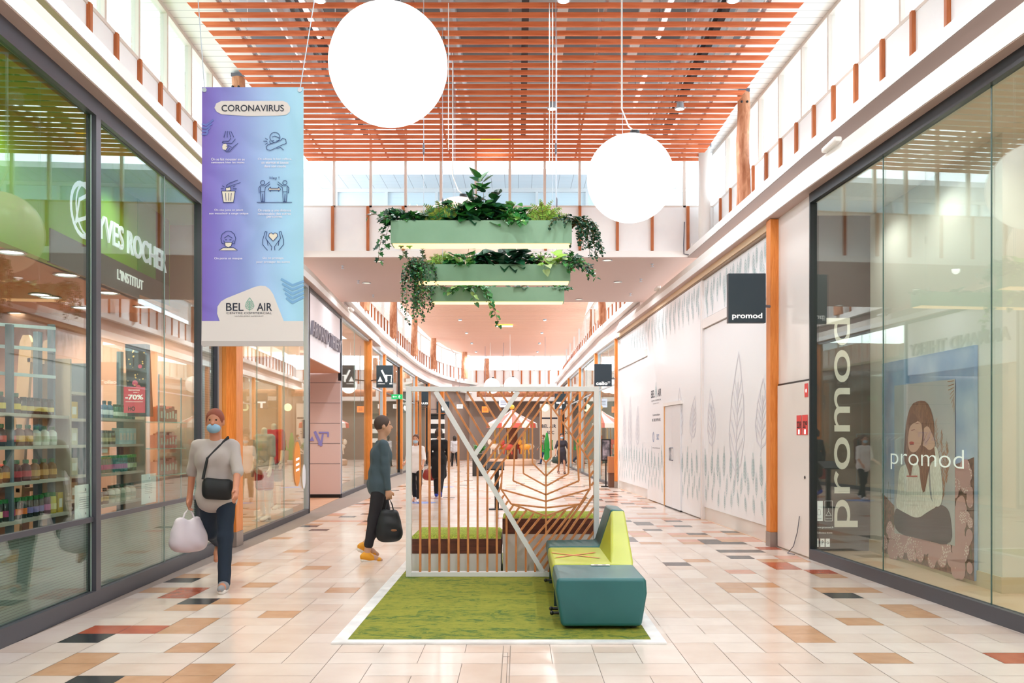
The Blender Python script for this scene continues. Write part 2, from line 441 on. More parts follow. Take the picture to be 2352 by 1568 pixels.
br = bat_list('R', [1873.7, 1921, 1974.8, 2035.4, 2104, 2184.6], .46)
st = (br[0]-br[-1])/5
br = [br[0]-st*i for i in range(11) if br[0]-st*i > 1] + [br[0]+st*i for i in range(1, 9) if br[0]+st*i < 17.2]
parapet('R', -1, 17.33, 'wall_right', .46, 0, .055, br)
parapet('L', 23, 59.8, 'wall_left', .25, 0, .05, [24+i*.86 for i in range(41)])
parapet('R', 23, 58, 'wall_right', .4, 0, .05, [24+i*.86 for i in range(39)])
# ---- bridge (footbridge bulkhead across the mall)
XL, XR = wx('L', 17.33)-.63, wx('R', 17.33)-(-.48)
structure(MB().box(XL-.5, XR+.5, 17.33, 17.45, 5.0, 5.12).build('trim_9', BEAMW))
bw_ = structure(MB().box(XL-.5, XR+.5, 17.36, 17.5, 5.12, 5.97).build('wall_bridge', PANEL))
for px_ in [-10, 665, 764, 845, 1418, 1498, 1580, 1332, 926, 1008, 1090, 1172, 1253, 620, 540]:
    X = px2x(px_, 17.34)
    if XL < X < XR: MB().box(X-.027, X+.027, 17.315, 17.36, 5.125, 5.985).build('batten', BATTEN, bw_)
structure(MB().box(XL-.5, XR+.9, 17.34, 23.0, 4.985, 5.0).build('ceiling', SOFFIT))
structure(MB().box(XL-.5, XR+.5, 17.5, 23.0, 5.70, 5.8).build('ceiling', mat('roof_felt', '#9aa0a6', .8)))
structure(MB().box(XL-1.5, XR+1.5, 22.9, 23.05, 5.0, 8.2).build('wall_bridge', WHITE))
# ================================================================== CLERESTORY WINDOWS
wn = [0]
def window(p0, p1, z0, z1, inward, extra=0):
    """one glazed bay between two plan points: mullion, head, sill and a pane"""
    wn[0] += 1
    p0 = Vector(p0); p1 = Vector(p1); t = (p1-p0).normalized()
    mb = MB(); up = (0, 0, 1)
    mb.bar(p0+Vector((0, 0, z0)), p0+Vector((0, 0, z1)), .05, .09, up=inward)
    mb.bar(p0+Vector((0, 0, z1-.03)), p1+Vector((0, 0, z1-.03)), .09, .06)
    mb.bar(p0+Vector((0, 0, z0+.02)), p1+Vector((0, 0, z0+.02)), .09, .04)
    fr = structure(mb.build('window_%d' % wn[0], mat('window_frame', '#d9cdc4', .5)))
    MB().bar(p0+Vector((0, 0, (z0+z1)/2)), p1+Vector((0, 0, (z0+z1)/2)), .012, z1-z0-.08).build('glass_pane', SKYG, fr)
for side, sb, d0, n, st in (('L', .66, 1.0, 17, .965), ('R', .50, 1.0, 17, .965)):
    for i in range(n):
        a = wp(side, d0+i*st, -sb, 0); b = wp(side, d0+(i+1)*st, -sb, 0)
        window(a, b, 5.97, 7.05, (1 if side == 'L' else -1, 0, 0))
X = XL-.1
pxs = [605, 687, 768, 852, 932, 1013, 1093, 1171, 1251, 1331, 1411, 1491, 1571]
xs = [px2x(x, 17.42) for x in pxs]
xs = [x for x in xs if x > XL] + [XR]
for a, b in zip(xs, xs[1:]): window((a, 17.42, 0), (b, 17.42, 0), 5.97, 7.9, (0, -1, 0))
for side, sb, d1 in (('L', .28, 59.0), ('R', .43, 57)):
    D = 23.2; i = 0
    while D < d1-.5:
        e = min(D+3.4, d1); window(wp(side, D, -sb), wp(side, e, -sb), 5.97, 6.95, (1 if side == 'L' else -1, 0, 0)); D = e
XF0, XF1 = -3.2, 3.2
for i in range(6): window((XF0+i*1.07, 60, 0), (XF0+(i+1)*1.07, 60, 0), 5.97, 7.0, (0, -1, 0))
# far end wall
fw = structure(MB().box(-5.5, 4.0, 60, 60.15, 4.45, 5.97).build('wall_far', PANEL))
for px_ in [1094, 1114, 1137, 1157, 1178, 1198, 1218, 1240, 1261, 1283, 1305, 1326, 1348]:
    X = px2x(px_, 59.97); MB().box(X-.04, X+.04, 59.93, 60.0, 5.05, 5.99).build('batten', BATTEN, fw)
structure(MB().box(-5.5, 4.0, 59.7, 60.02, 4.85, 5.05).build('trim_10', BEAMW))
structure(MB().box(-6.5, 4.5, 60.3, 60.4, 0, 4.5).build('wall_far', mat('far_shop_wall', '#8d7b70', .6)))
# ================================================================== CEILINGS
structure(sweep('R', -1, 17.6, rect(-1.6, .45, 7.05, 7.07)).build('ceiling', CEILW))
structure(sweep('L', -1, 17.6, rect(-1.8, .25, 7.05, 7.07)).build('ceiling', CEILW))
structure(MB().box(-5.6, 5.2, -1, 17.9, 7.98, 8.05).build('ceiling', ROOFG))
structure(MB().box(-8.5, 5.6, 22.9, 62, 7.35, 7.4).build('ceiling', mat('section_roof', '#f3e8e2', .7)))
mb = MB()
for i in range(56):
    D = 17.12-.254*i
    if D < 2.9: break
    mb.k = 0
    xl, xr = -4.03-.02*(17-D)*0, 3.41
    mb.prism([(xl, D-.012, 6.80), (xr+.06, D-.012, 6.80), (xr+.12, D-.012, 6.865), (xl-.06, D-.012, 6.865)], (0, .024, 0))
for X in (-3.7, -2.5, -1.3, -.1, 1.1, 2.3, 3.1):
    mb.k = 1; mb.box(X-.02, X+.02, 2.8, 17.2, 6.87, 6.91)
structure(mb.build('ceiling', [SLAT, ALU]))
mb = MB()
for i in range(140):
    D = 23.4+.254*i
    if D > 58: break
    xl = wx('L', D)+(.15 if D < 50 else .3); xr = 2.75+(D-34.8)*.04 if D < 46 else 3.3
    mb.k = 0; mb.box(xl, xr, D-.05, D+.05, 6.80, 6.85)
for X in (-4.1, -3.2, -2.3, -1.4, -.5, .4, 1.3, 2.2):
    mb.k = 1; mb.box(X-.02, X+.02, 23.3, 58, 6.86, 6.90)
structure(mb.build('ceiling', [mat('pale_slat', '#e6b9a2', .5), mat('runner_brown', '#b98a76', .6)]))
# services in the ceiling void: ducts, trays, rods
mb = MB()
for X, r, z in ((-3.3, .16, 7.5), (-1.0, .12, 7.6), (2.6, .16, 7.5)):
    mb.k = 0; mb.tube([(X, 2.5, z), (X, 17.3, z)], r, 12)
for X in (-2.7, -2.2, .6, 1.7, 3.0):
    mb.k = 1; mb.box(X-.07, X+.07, 2.5, 17.3, 7.2, 7.26)
for X in (-2.95, 2.85, 0.1): mb.k = 2; mb.box(X-.05, X+.05, 2.5, 17.3, 7.35, 7.5)
for D in (5, 7.4, 9.8, 12.2, 14.6):
    mb.k = 3; mb.box(-5, 4.6, D-.06, D+.06, 7.68, 7.98)
    for X in (-3.7, -2.5, -1.3, -.1, 1.1, 2.3, 3.1): mb.k = 1; mb.box(X-.006, X+.006, D-.006, D+.006, 6.9, 7.98)
structure(mb.build('trim_11', [mat('duct_grey', '#b3b6ba', .4, .5), mat('tray_white', '#dedfe0', .5), mat('duct_black', '#2e3238', .6), mat('joist_grey', '#a3a5a8', .6)]))
# exterior: the neighbouring roof volume seen through the bridge windows
mb = MB(); mb.k = 0; mb.box(-6.5, 4.2, 20.5, 20.6, 5.8, 6.6); mb.box(-6.5, 4.2, 20.45, 20.6, 7.12, 7.2)
for i in range(10): mb.box(-6.5+i*1.15, -6.44+i*1.15, 20.45, 20.6, 6.6, 7.12)
mb.k = 1; mb.box(-6.5, 4.2, 20.52, 20.56, 6.6, 7.12)
mb.k = 2; mb.prism([(-6.5, 19.3, 7.18), (4.2, 19.3, 7.18), (4.2, 20.5, 7.21), (-6.5, 20.5, 7.21)], (0, 0, .12))
structure(mb.build('wall_rooftop', [WHITE, mat('roof_window', '#e6eff2', .1), stripe_mat('eave_boards', '#f3f4f4', '#b5babd', 0, .3, .012, .6)]))
# outer roof edges beside the clerestory
# ================================================================== BRIDGE SOFFIT FITTINGS
spots = [(870, 599), (842, 649), (1395, 597), (1419, 647), (1330, 687), (932, 690)]
first = None
for i, (x, y) in enumerate(spots):
    D = 3.485*F/(HY-y); p = at(x, y, D); p.z = 4.985
    root = empty('ceiling_downlight', p, ['left', 'lower left', 'right', 'lower right', 'rear right', 'rear left'][i]+' round recessed downlight in the taupe underside of the bridge', 'light')
    MB().lathe([(.09, 0), (.10, -.012), (.085, -.014), (.08, 0)], p, 20).build('rim', ALU, root)
    MB().lathe([(.078, -.004), (.001, -.006)], p, 20).build('lamp', mat('lamp_off', '#e8d8c8', .3, emit='#fff0d8', es=.6), root)
spr = [(787, 614), (823, 648), (857, 680), (1498, 610), (1472, 644), (1448, 677)]
for i, (x, y) in enumerate(spr):
    D = 3.45*F/(HY-y); p = at(x, y, D); p.z = 4.985
    root = empty('sprinkler_head', p, ['first', 'second', 'third'][i % 3]+' sprinkler head from the front on the '+('left' if i < 3 else 'right')+' half of the bridge underside', 'sprinkler')
    MB().lathe([(.03, 0), (.03, -.012), (.01, -.015)], p, 12).build('collar', ALU, root)
    MB().lathe([(.01, -.012), (.01, -.05), (.035, -.052), (.035, -.058), (.0, -.06)], p, 12).build('deflector', ALU, root)
# cable box at the right-hand corner of the bridge
p = at(1588, 573, 17.2)
root = empty('cable_box', (p.x, p.y, p.z), 'small white junction box with loose cable at the right end of the bridge', 'box')
MB().box(p.x, p.x+.12, 17.22, 17.30, p.z-.03, p.z+.13).build('housing', WHITE, root, bevel=.01)
MB().tube([(p.x+.02, 17.25, p.z), (p.x-.05, 17.22, p.z-.1), (p.x-.14, 17.22, p.z-.08), (p.x-.14, 17.24, p.z+.1), (p.x-.12, 17.27, p.z+.55)], .012, 6).build('cable', GREYF, root)
# ================================================================== LOG COLUMNS
def log_column(x, D, r, z0, z1, label, bolts=True):
    root = empty('log_column', (x, D, z0), label, 'column')
    n = 16; pts = [(x+.012*math.sin(i*1.3), D, z0+(z1-z0)*i/7) for i in range(8)]
    MB().tube(pts, [r*(1.06-.02*i) for i in range(8)], n).build('log', LOG, root, smooth=False)
    if bolts:
        MB().box(x-r*.8, x+r*.8, D-r*.8, D+r*.8, z1, z1+.05).build('cap_plate', GREYF, root)
        for dx in (-.05, .04): MB().ball((x+dx, D-r*1.0, z1-.17), .02, 8, 6).build('bolt', BLACK, root)
    return root
log_column(px2x(1707, 14.2), 14.2, .105, 5.13, 6.97, 'knotty peeled log column above the right cornice near the sign')
log_column(px2x(547, 13.6), 13.6, .105, 5.13, 6.97, 'peeled log column peeping over the top of the blue banner')
for i, (px_, by, rr) in enumerate([(838, 722, .13), (904, 783, .14), (952, 823, .14), (995.6, 852, .16), (1066.5, 873, .19), (1117.6, 883, .19)]):
    D = 3.6*F/(HY-by)*.985
    log_column(px2x(px_, D), D, rr, 5.16, 6.8, ['nearest pink-brown log column on the left balcony past the bridge', 'second log column on the left balcony beside the white windows', 'third log column on the left balcony behind the trailing plants', 'fourth log column on the curving left balcony', 'fifth log column where the left balcony curves round', 'farthest log column standing by the end balcony wall'][i], False)
for i, (px_, D) in enumerate([(1383, 29.0), (1361, 37.0)]):
    log_column(px2x(px_, D), D, .12, 5.16, 6.8, ['nearer log column above the right storefronts past the bridge', 'farther slim log column above the right storefronts past the bridge'][i], False)
x = px2x(1618, 16.85)
root = empty('round_column', (x, 16.85, 5.13), 'smooth white round column behind the lower globe lamp', 'column')
MB().lathe([(.112, 0), (.112, 1.85)], (x, 16.85, 5.13), 24).build('shaft', WHITE, root, smooth=True)
MB().lathe([(.13, 1.85), (.13, 1.9)], (x, 16.85, 5.13), 24).build('cap', GREYF, root)
# ================================================================== ORANGE WOOD PILLARS
def pillar(side, D, wx_, dy, label, top=4.5, base=True, off=0.0):
    c = wp(side, D, off, 0); s = 1 if side == 'L' else -1
    t = (wp(side, D+.3, off)-wp(side, D-.3, off)).normalized(); nrm = Vector((t.y, -t.x, 0))*s
    root = empty('wooden_pillar', c, label, 'pillar')
    zb = .2 if base else .02
    MB().obox(c+Vector((0, 0, (zb+top)/2)), nrm*wx_/2, t*dy/2, (0, 0, (top-zb)/2)).build('shaft', WOOD, root, bevel=.006)
    if base: MB().obox(c+Vector((0, 0, zb/2)), nrm*(wx_/2+.004), t*(dy/2+.004), (0, 0, zb/2)).build('metal_shoe', mat('steel_shoe', '#a0938c', .4, .5), root)
    return root, c, t, nrm
PR1 = pillar('R', 12.31, .14, .18, 'tall orange wooden pillar beside the nearer hanging sign on the right', 4.49, off=.035)
PR2 = pillar('R', 26.4, .17, .2, 'orange wooden pillar at the far end of the white hoarding', 4.49, off=.0)
PL1 = pillar('L', 12.38, .21, .34, 'orange wooden pillar between the cosmetics shop and the mannequin window', 4.49, off=.0)
PL2 = pillar('L', 27.5, .2, .25, 'orange wooden pillar behind the walker in the blue-grey jacket', 4.49)
PL3 = pillar('L', 31.4, .2, .25, 'orange wooden pillar just right of the dark projecting sign', 4.4)
for i, (side, D) in enumerate([('R', 31), ('R', 37.5), ('R', 44), ('R', 50.5), ('L', 36.5), ('L', 42.7), ('L', 48), ('L', 53)]):
    pillar(side, D, .2, .25, ('orange wooden pillar on the %s side, %s beyond the %s' % ('right' if side == 'R' else 'left', ['first', 'second', 'third', 'fourth'][i % 4], 'boxes' if side == 'R' else 'two near signs')), 4.4)

# ================================================================== LIGHT BLOCKER BEHIND THE VIEWPOINT AND ADDED HALL FILL LIGHTS
structure(MB().box(-8.3, 8, -3.1, -3.0, 0, 8).build('rear_light_blocker', mat('rear_blocker_grey', '#cfc6c0', .7)))  # unseen panel added to cut the light from behind the camera
def hall_fill(x, y, z, p, label, col=(.92, .965, 1.0)):  # added fill lamp with a small housing, brightens the hall
    root = empty('hall_fill_light', (x, y, z), label, 'light')
    MB().lathe([(.07, .10), (.08, 0), (.065, -.005), (.06, .02)], (x, y, z), 16).build('housing', ALU, root)
    MB().lathe([(.058, .004), (.001, .004)], (x, y, z), 16).build('lamp', LAMPW, root)
    MB().tube([(x, y, z+.1), (x, y, z+.45)], .006, 5).build('rod', GREYF, root)
    spot((x, y, z-.03), p, col, 165, .12)
n = 0
for y in (3.06, 6.87, 10.68, 14.24):
    for x in (-2.4, .55, 2.6):
        n += 1; hall_fill(x, y+.12, 6.78, 130, 'small added fill light between the orange slats, %s row from the viewpoint, %s' % (['first', 'second', 'third', 'fourth'][(n-1)//3], ['right', 'left', 'middle'][n % 3]))
for i, y in enumerate((25, 30, 35, 40, 45, 50, 55)):
    for x in (-2.6, 1.2): hall_fill(x, y+.07, 6.74, 460, 'tiny added light in the far pale ceiling, %s row past the bridge, %s side' % (['first', 'second', 'third', 'fourth', 'fifth', 'sixth', 'last'][i], 'left' if x < 0 else 'right'))
for x, y in spots:
    D = 3.485*F/(HY-y); p = at(x, y, D); spot((p.x, p.y, 4.95), 80, (.95, .97, 1), 165, .08)

for i, x in enumerate((-2.9, 2.05)):  # glowing tubes added to brighten the void above the slats
    for j in range(5):
        y = 4.2+j*2.7; root = empty('tube_fill_light', (x, y, 7.3), 'slim added fill tube above the orange slats, %s one of the %s line' % (['first', 'second', 'third', 'fourth', 'fifth'][j], ['left', 'right'][i]), 'light')
        MB().box(x-.04, x+.04, y-.75, y+.75, 7.34, 7.38).build('housing', WHITE, root)
        MB().tube([(x, y-.72, 7.31), (x, y+.72, 7.31)], .018, 8).build('tube', mat('fill_tube_glow', '#ffffff', .4, emit='#f2f6ff', es=3), root)
        for q_ in (-.6, .6): MB().tube([(x, y+q_, 7.38), (x, y+q_, 7.98)], .005, 5).build('rod', GREYF, root)
# ================================================================== STOREFRONTS
def wbox(mb, side, d0, d1, o0, o1, z0, z1):
    """box along the wall line (o = metres toward the corridor)"""
    a, b, c_, d_ = wp(side, d0, o0), wp(side, d1, o0), wp(side, d1, o1), wp(side, d0, o1)
    mb.prism([(p.x, p.y, z0) for p in (a, b, c_, d_)], (0, 0, z1-z0)); return mb
def shop_window(side, d0, d1, z0, z1, posts, rails, glassjoints, fm, sill=.14, head=.15, fw=.06, off=0, gm=None, jm=None):
    wn[0] += 1
    mb = MB(); mb.k = 1
    wbox(mb, side, d0, d1, off-.05, off+.03, 0, sill)
    mb.k = 0
    wbox(mb, side, d0, d1, off-.04, off+.03, z1-head, z1)
    wbox(mb, side, d0, d1, off-.05, off-.01, z1-.001, z1+.02)
    for p, w_ in posts: wbox(mb, side, p-w_/2, p+w_/2, off-.06, off+.03, sill, z1-head)
    for z in rails: wbox(mb, side, d0, d1, off-.03, off+.012, z-.022, z+.022)
    fr = structure(mb.build('window_%d' % wn[0], [fm, DARKF]))
    js = [d0]+list(glassjoints)+[d1]
    for a, b in zip(js, js[1:]):
        g_ = MB(); wbox(g_, side, a+.004, b-.004, off-.025, off-.013, sill, z1-head)
        g_.build('glass_pane', gm or SHOPG, fr)
    for a in glassjoints:
        MB().tube([wp(side, a, off-.012, sill), wp(side, a, off-.012, z1-head)], .006, 6).build('glass_joint', jm or mat('joint_seal', '#8fa39d', .2), fr)
    return fr
# ---- left: cosmetics shop
dL0, dL1 = wd('L', 212), wd('L', 458)
dJ = wd('L', 380)
W1 = shop_window('L', .8, 12.15, 0, 4.5, [(dL0+.06, .10), (dL1, .045), (wd('L', 496), .06)], [.775], [dL0, dJ, dL1], mat('frame_charcoal', '#4e4f58', .35, .2))
for a, b in ((.8, dL0), (dL0+.1, dL1)):
    g_ = MB(); wbox(g_, 'L', a, b, -.048, -.040, .14, .76); g_.build('striped_film', FROST, W1)
g_ = MB(); wbox(g_, 'L', dL1+.03, wd('L', 494), -.05, -.03, .14, 4.35); structure(g_.build('wall_left', stripe_mat('ribbed_panel', '#8d7f7a', '#6d625e', 2, .03, .008, .5)))
mb = MB(); mb.k = 0
mb.box(-8.3, -8.2, -1, 12.3, 0, 4.4); mb.k = 1; mb.box(-8.3, -4.05, 12.2, 12.3, 0, 4.5)
structure(mb.build('wall_left', [PINKW, mat('pink_wall_end', '#cda08c', .7)]))
structure(MB().box(-8.3, -4.62, -1, 12.2, 3.2, 3.24).build('ceiling', TANC))
structure(MB().box(-8.3, -3.9, -1, 12.2, 4.40, 4.46).build('ceiling', mat('lime_ceiling', '#6f9e2e', .6)))
# sign fascia inside the shop
FX = lambda D: -4.5-.0457*(D-8)
def fbox(mb, d0, d1, z0, z1, t0=0, t1=.12):
    mb.prism([(FX(d0)-t1, d0, z0), (FX(d1)-t1, d1, z0), (FX(d1)-t0, d1, z0), (FX(d0)-t0, d0, z0)], (0, 0, z1-z0))
root = empty('fascia_sign', (FX(6), 8, 3.2), 'lime green sign fascia with raised white letters inside the cosmetics shop window', 'sign')
mb = MB(); fbox(mb, -.5, 12.0, 3.2, 4.40); mb.build('lime_board', GREENW, root)
dD = 8.62
mb = MB(); fbox(mb, dD, 11.95, 3.19, 3.52, -.012, .02); mb.build('charcoal_band', mat('band_grey', '#55595a', .5), root)
mb = MB(); fbox(mb, 11.45, 11.95, 3.52, 4.40, -.011, .02); mb.build('dark_green_panel', mat('green_dark', '#1d3a33', .5), root)
mb = MB(); fbox(mb, 10.85, 11.45, 3.52, 4.40, -.010, .02); mb.build('mid_green_panel', mat('green_mid', '#3f9a2c', .5), root)
u = Vector((FX(11)-FX(8), 3, 0)).normalized()
ar = Art((FX(8)+.012, 8, 0), u, (0, 0, 1)); ar.n = Vector((1, .05, 0))
SILV = mat('letter_silver_glow', '#e6ecf0', .35, emit='#eef4ff', es=.3)  # faint glow added so the letters stand out
text(ar, 'YVES ROCHER', 2.72, 3.80, 2.15, .27, .01, depth=.018); ar.build('letters', SILV, root)
ar = Art((FX(8)+.03, 8, 0), u, (0, 0, 1)); ar.n = Vector((1, .05, 0))
text(ar, "L'INSTITUT", 2.55, 3.36, .78, .12, .0, depth=.01); ar.build('small_letters', LETTER, root)
ar = Art((FX(8)+.03, 8, 0), u, (0, 0, 1)); ar.n = Vector((1, .05, 0))
ar.circ(1.28, 3.86, .27, .05, 28); ar.circ(1.28, 3.86, .27, .03, 28, l=.05); ar.line([(1.12, 3.7), (1.2, 3.95), (1.4, 4.05)], .04); ar.line([(1.14, 3.72), (1.36, 3.8), (1.42, 4.0)], .04)
ar.build('round_emblem', SILV, root)
# ceiling spots of the cosmetics shop
for i, (x, y) in enumerate([(26, 580), (152, 632), (92, 677), (115, 683), (249, 673), (188, 707), (328, 705), (40, 720)]):
    D = 1.69*F/(HY-y); p = at(x, y, D); p.z = 3.2
    root = empty('shop_downlight', p, ['largest oval glowing downlight at the left edge of the cosmetics shop ceiling', 'glowing downlight under the lime sign, left of the dark post', 'left one of the paired glowing downlights in the cosmetics shop', 'right one of the paired glowing downlights in the cosmetics shop', 'glowing downlight right of the dark post under the white letters', 'glowing downlight low beside the dark post behind the glass', 'small glowing downlight under the word in white letters', 'faint downlight lowest in the cosmetics shop ceiling'][i], 'light')
    MB().lathe([(.12, 0), (.13, -.012), (.11, -.015), (.10, 0)], p, 20).build('rim', ALU, root)
    MB().lathe([(.10, -.005), (.001, -.007)], p, 20).build('lamp', LAMPW, root)
    if i in (0, 1, 2, 4, 5, 6): spot((p.x, p.y, 3.12), 55)
for q in ((-6.8, 5), (-6.8, 8.5), (-6.5, 11), (-5.4, 4.2), (-5.2, 6.6)): spot((q[0], q[1], 3.12), 70)
for q in ((-4.2, 7.5), (-4.25, 10)): spot((q[0], q[1], 4.34), 16, (1, 1, .95))
# ---- left: mannequin window
dm1 = wd('L', 706)
W2 = shop_window('L', 12.62, dm1, 0, 4.5, [(12.64, .03), (dm1-.04, .06)], [], [wd('L', 592), wd('L', 654)], ALU, sill=.09, head=.06, gm=SHOPG)
structure(MB().box(-7.0, -6.9, 12.4, 18.2, 0, 4.5).build('wall_left', CREAM))
structure(MB().box(-7.0, -4.0, 12.42, 12.52, 0, 4.5).build('wall_left', mat('cream_wall_side', '#e8cfae', .7)))
structure(sweep('L', 12.6, 18.1, rect(-2.9, -.06, 4.40, 4.46)).build('ceiling', mat('cream_ceiling', '#efe3d2', .7)))
structure(MB().box(-7.0, -4.45, 18.1, 18.2, 0, 4.5).build('wall_left', CREAM))
for q in ((-4.7, 13.6), (-4.8, 15.2), (-5.0, 16.8), (-6.2, 14.5), (-6.2, 16.5)): spot((q[0], q[1], 4.34), 70, (1, .82, .62))
# ---- left: tailor's entrance
d2, d3 = dm1, 22.1
wn[0] += 1
mb = MB(); wbox(mb, 'L', d2, d2+.07, -.05, .04, 0, 4.5); wbox(mb, 'L', d2, d3, -.04, .03, 4.42, 4.5); wbox(mb, 'L', d3, d3+.08, -.05, .03, 2.9, 4.5)
structure(mb.build('trim_12', BLACKF))
root = empty('entrance_sign', wp('L', 19.8, 0, 3.1), 'white sign board with dark raised letters above the pink entrance recess', 'sign')
mb = MB(); wbox(mb, 'L', d2+.07, d3, -.08, .0, 3.10, 4.42); mb.build('board', mat('sign_board_white', '#e6e4ea', .35), root)
a = wp('L', d2+.07, .002); b = wp('L', d3, .002); u = (b-a).normalized()
ar = Art(a, u, (0, 0, 1)); ar.n = Vector((u.y, -u.x, 0))
text(ar, 'ARMAND THIERY', (d3-d2)/2, 3.72, (d3-d2)*.9, .30, .012, depth=.05); ar.build('letters', mat('letter_gunmetal', '#84808a', .4), root)
structure(sweep('L', d2, 22.1, rect(-2.0, -.01, 3.085, 3.10)).build('ceiling', mat('entrance_soffit', '#cf9a7c', .6)))
PINKP = mat('pink_panel', '#dcc6c2', .35)
wj = structure(MB().box(-6.4, wx('L', 22.1), 22.1, 22.2, .09, 3.09).build('wall_left', PINKP))
for z in (.85, 1.35, 1.85, 2.35, 2.85): MB().box(-5.6, wx('L', 22.1), 22.093, 22.1, z-.006, z+.006).build('seam', mat('seam_grey', '#8b8186', .5), wj)
structure(MB().box(-6.4, wx('L', 22.1)+.01, 22.08, 22.11, 0, .09).build('baseboard_left', BLACK))
structure(MB().box(-6.5, -6.4, d2, 22.2, 0, 3.1).build('wall_left', mat('recess_wall', '#e8bfa0', .6)))
structure(MB().box(-6.4, -4.3, 18.0, 18.2, 0, 3.1).build('wall_left', mat('recess_wall', '#e8bfa0', .6)))
spot((-5.0, 20.3, 3.05), 60)
p = at(733, 1007, 22.08)
ar = Art(p, (1, 0, 0), (0, 0, 1))
ar.poly([(-.03, -.16), (.03, -.16), (.0, .0)]); ar.line([(-.1, .16), (.05, -.16)], .07); ar.line([(.05, -.15), (.09, .1)], .045); ar.line([(.0, .15), (.22, .15), (.22, .05)], .04); ar.poly([(-.25, -.06), (-.12, -.06), (-.17, .06)])
o = ar.mb.build('wall_emblem', mat('emblem_violet', '#8f8fd6', .4)); tag(o, 'violet letter emblem on the pink panelled wall of the entrance recess', 'emblem')
d4 = wd('L', 849)
W3 = shop_window('L', d3+.06, d4, 0, 4.5, [(d3+.1, .06), (d4-.03, .08)], [], [wd('L', 815)], ALU, sill=.1, head=.06)
structure(MB().box(-7.4, -7.3, 22.2, 27.4, 0, 4.5).build('wall_left', mat('shop_wall_brown', '#b99a86', .7)))
structure(MB().box(-7.4, -4.68, 27.3, 27.4, 0, 4.5).build('wall_left', mat('shop_wall_brown', '#b99a86', .7)))
structure(sweep('L', 22.2, 27.4, rect(-2.8, -.08, 3.6, 3.66)).build('ceiling', mat('tan_ceiling2', '#d8b49c', .7)))
for q in ((-5.2, 23.5), (-5.3, 25.8), (-6.6, 24.6)): spot((q[0], q[1], 3.55), 45)
# ---- right: boutique window with the poster
dr0, dr1 = .8, wd('R', 1864)
j1, j2 = wd('R', 2026), wd('R', 2274)
W4 = shop_window('R', dr0, dr1, 0, 4.5, [(dr1-.015, .03)], [], [j2, j1], BLACKF, sill=.13, head=.12, gm=glass_mat('shop_glass_right', '#f3faf6', 1.45), jm=mat('joint_green', '#41605b', .15))
structure(MB().box(3.63, 4.66, 11.76, 11.86, 0, 4.42).build('wall_right', DGREY))
structure(MB().box(4.64, 4.95, 8.55, 11.86, 0, 4.5).build('wall_right', mat('display_wall', '#ddd9d0', .6)))
structure(MB().box(4.622, 4.965, 8.535, 11.76, .006, .16).build('baseboard_right', mat('skirting_tile', '#cdbb9d', .4)))
structure(MB().box(7.6, 7.7, -1, 12.0, 0, 4.5).build('wall_right', CREAM))
structure(MB().box(4.9, 7.7, 11.9, 12.0, 0, 4.5).build('wall_right', CREAM))
structure(sweep('R', -1, 12.0, rect(-4, -.07, 4.42, 4.48)).build('ceiling', mat('boutique_ceiling', '#e9e0d4', .7)))
for q in ((4.15, 11.0), (4.15, 9.6), (4.3, 8.0), (4.4, 6.2), (6.3, 10), (6.3, 7.5), (6.0, 5), (5.2, 7)): spot((q[0], q[1], 4.36), 30, (1, .96, .91))
# ---- right: plain panel between the pillar and the boutique
dp0, dp1 = wd('R', 1857), wd('R', 1786)
WP_ = mat('gloss_panel', '#e4dedb', .18)
mb = MB(); wbox(mb, 'R', dr1+.0, 12.4, -.06, -.01, 0, 4.5); wpn = structure(mb.build('wall_right', WP_))
root = empty('service_door', wp('R', 11.6, 0, 0), 'low white service cupboard door with red stickers beside the glass shopfront', 'door')
mb = MB(); wbox(mb, 'R', dr1+.03, 12.18, -.01, .02, .02, 2.2); mb.build('door_leaf', mat('gloss_panel_door', '#e2dbd6', .2), root, bevel=.004)
mb = MB(); wbox(mb, 'R', dr1+.02, 12.2, -.01, .006, 2.2, 2.225); mb.build('top_seam', BLACK, root)
a = wp('R', 12.18, .022); b = wp('R', dr1+.03, .022); u = (b-a).normalized(); L_ = (b-a).length
ar = Art(a, u, (0, 0, 1)); RED = mat('sticker_red', '#e0403f', .4)
ar.poly([(L_-.42, 1.53), (L_-.24, 1.53), (L_-.24, 1.78), (L_-.42, 1.78)]); ar.poly([(L_-.22, 1.53), (L_-.03, 1.53), (L_-.03, 1.78), (L_-.22, 1.78)]); ar.poly([(L_-.14, 2.0), (L_-.02, 2.0), (L_-.02, 2.17), (L_-.14, 2.17)])
ar.build('red_sticker', RED, root)
ar = Art(a, u, (0, 0, 1), .006); text(ar, '228', L_-.33, 1.66, .14, .09, .02); text(ar, '229', L_-.12, 1.66, .14, .09, .02); ar.build('sticker_number', BLACK, root)
ar = Art(a, u, (0, 0, 1), .005); ar.poly([(L_-.36, 1.54), (L_-.30, 1.54), (L_-.30, 1.60), (L_-.36, 1.60)]); ar.poly([(L_-.15, 1.54), (L_-.09, 1.54), (L_-.09, 1.60), (L_-.15, 1.60)]); ar.circ(L_-.08, 2.08, .025); ar.build('sticker_mark', LETTER, root)
ar = Art(a, u, (0, 0, 1), .004); ar.circ(L_-.13, 1.0, .022, n=14); ar.build('lock', BLACK, root)
MB().tube([wp('R', 11.3, .035, .5), wp('R', 11.36, .04, .3), wp('R', 11.5, .04, .1), wp('R', 11.6, .06, .02), wp('R', 11.5, .12, .012), wp('R', 11.35, .08, .012)], .006, 6).build('cable', GREYF, root)
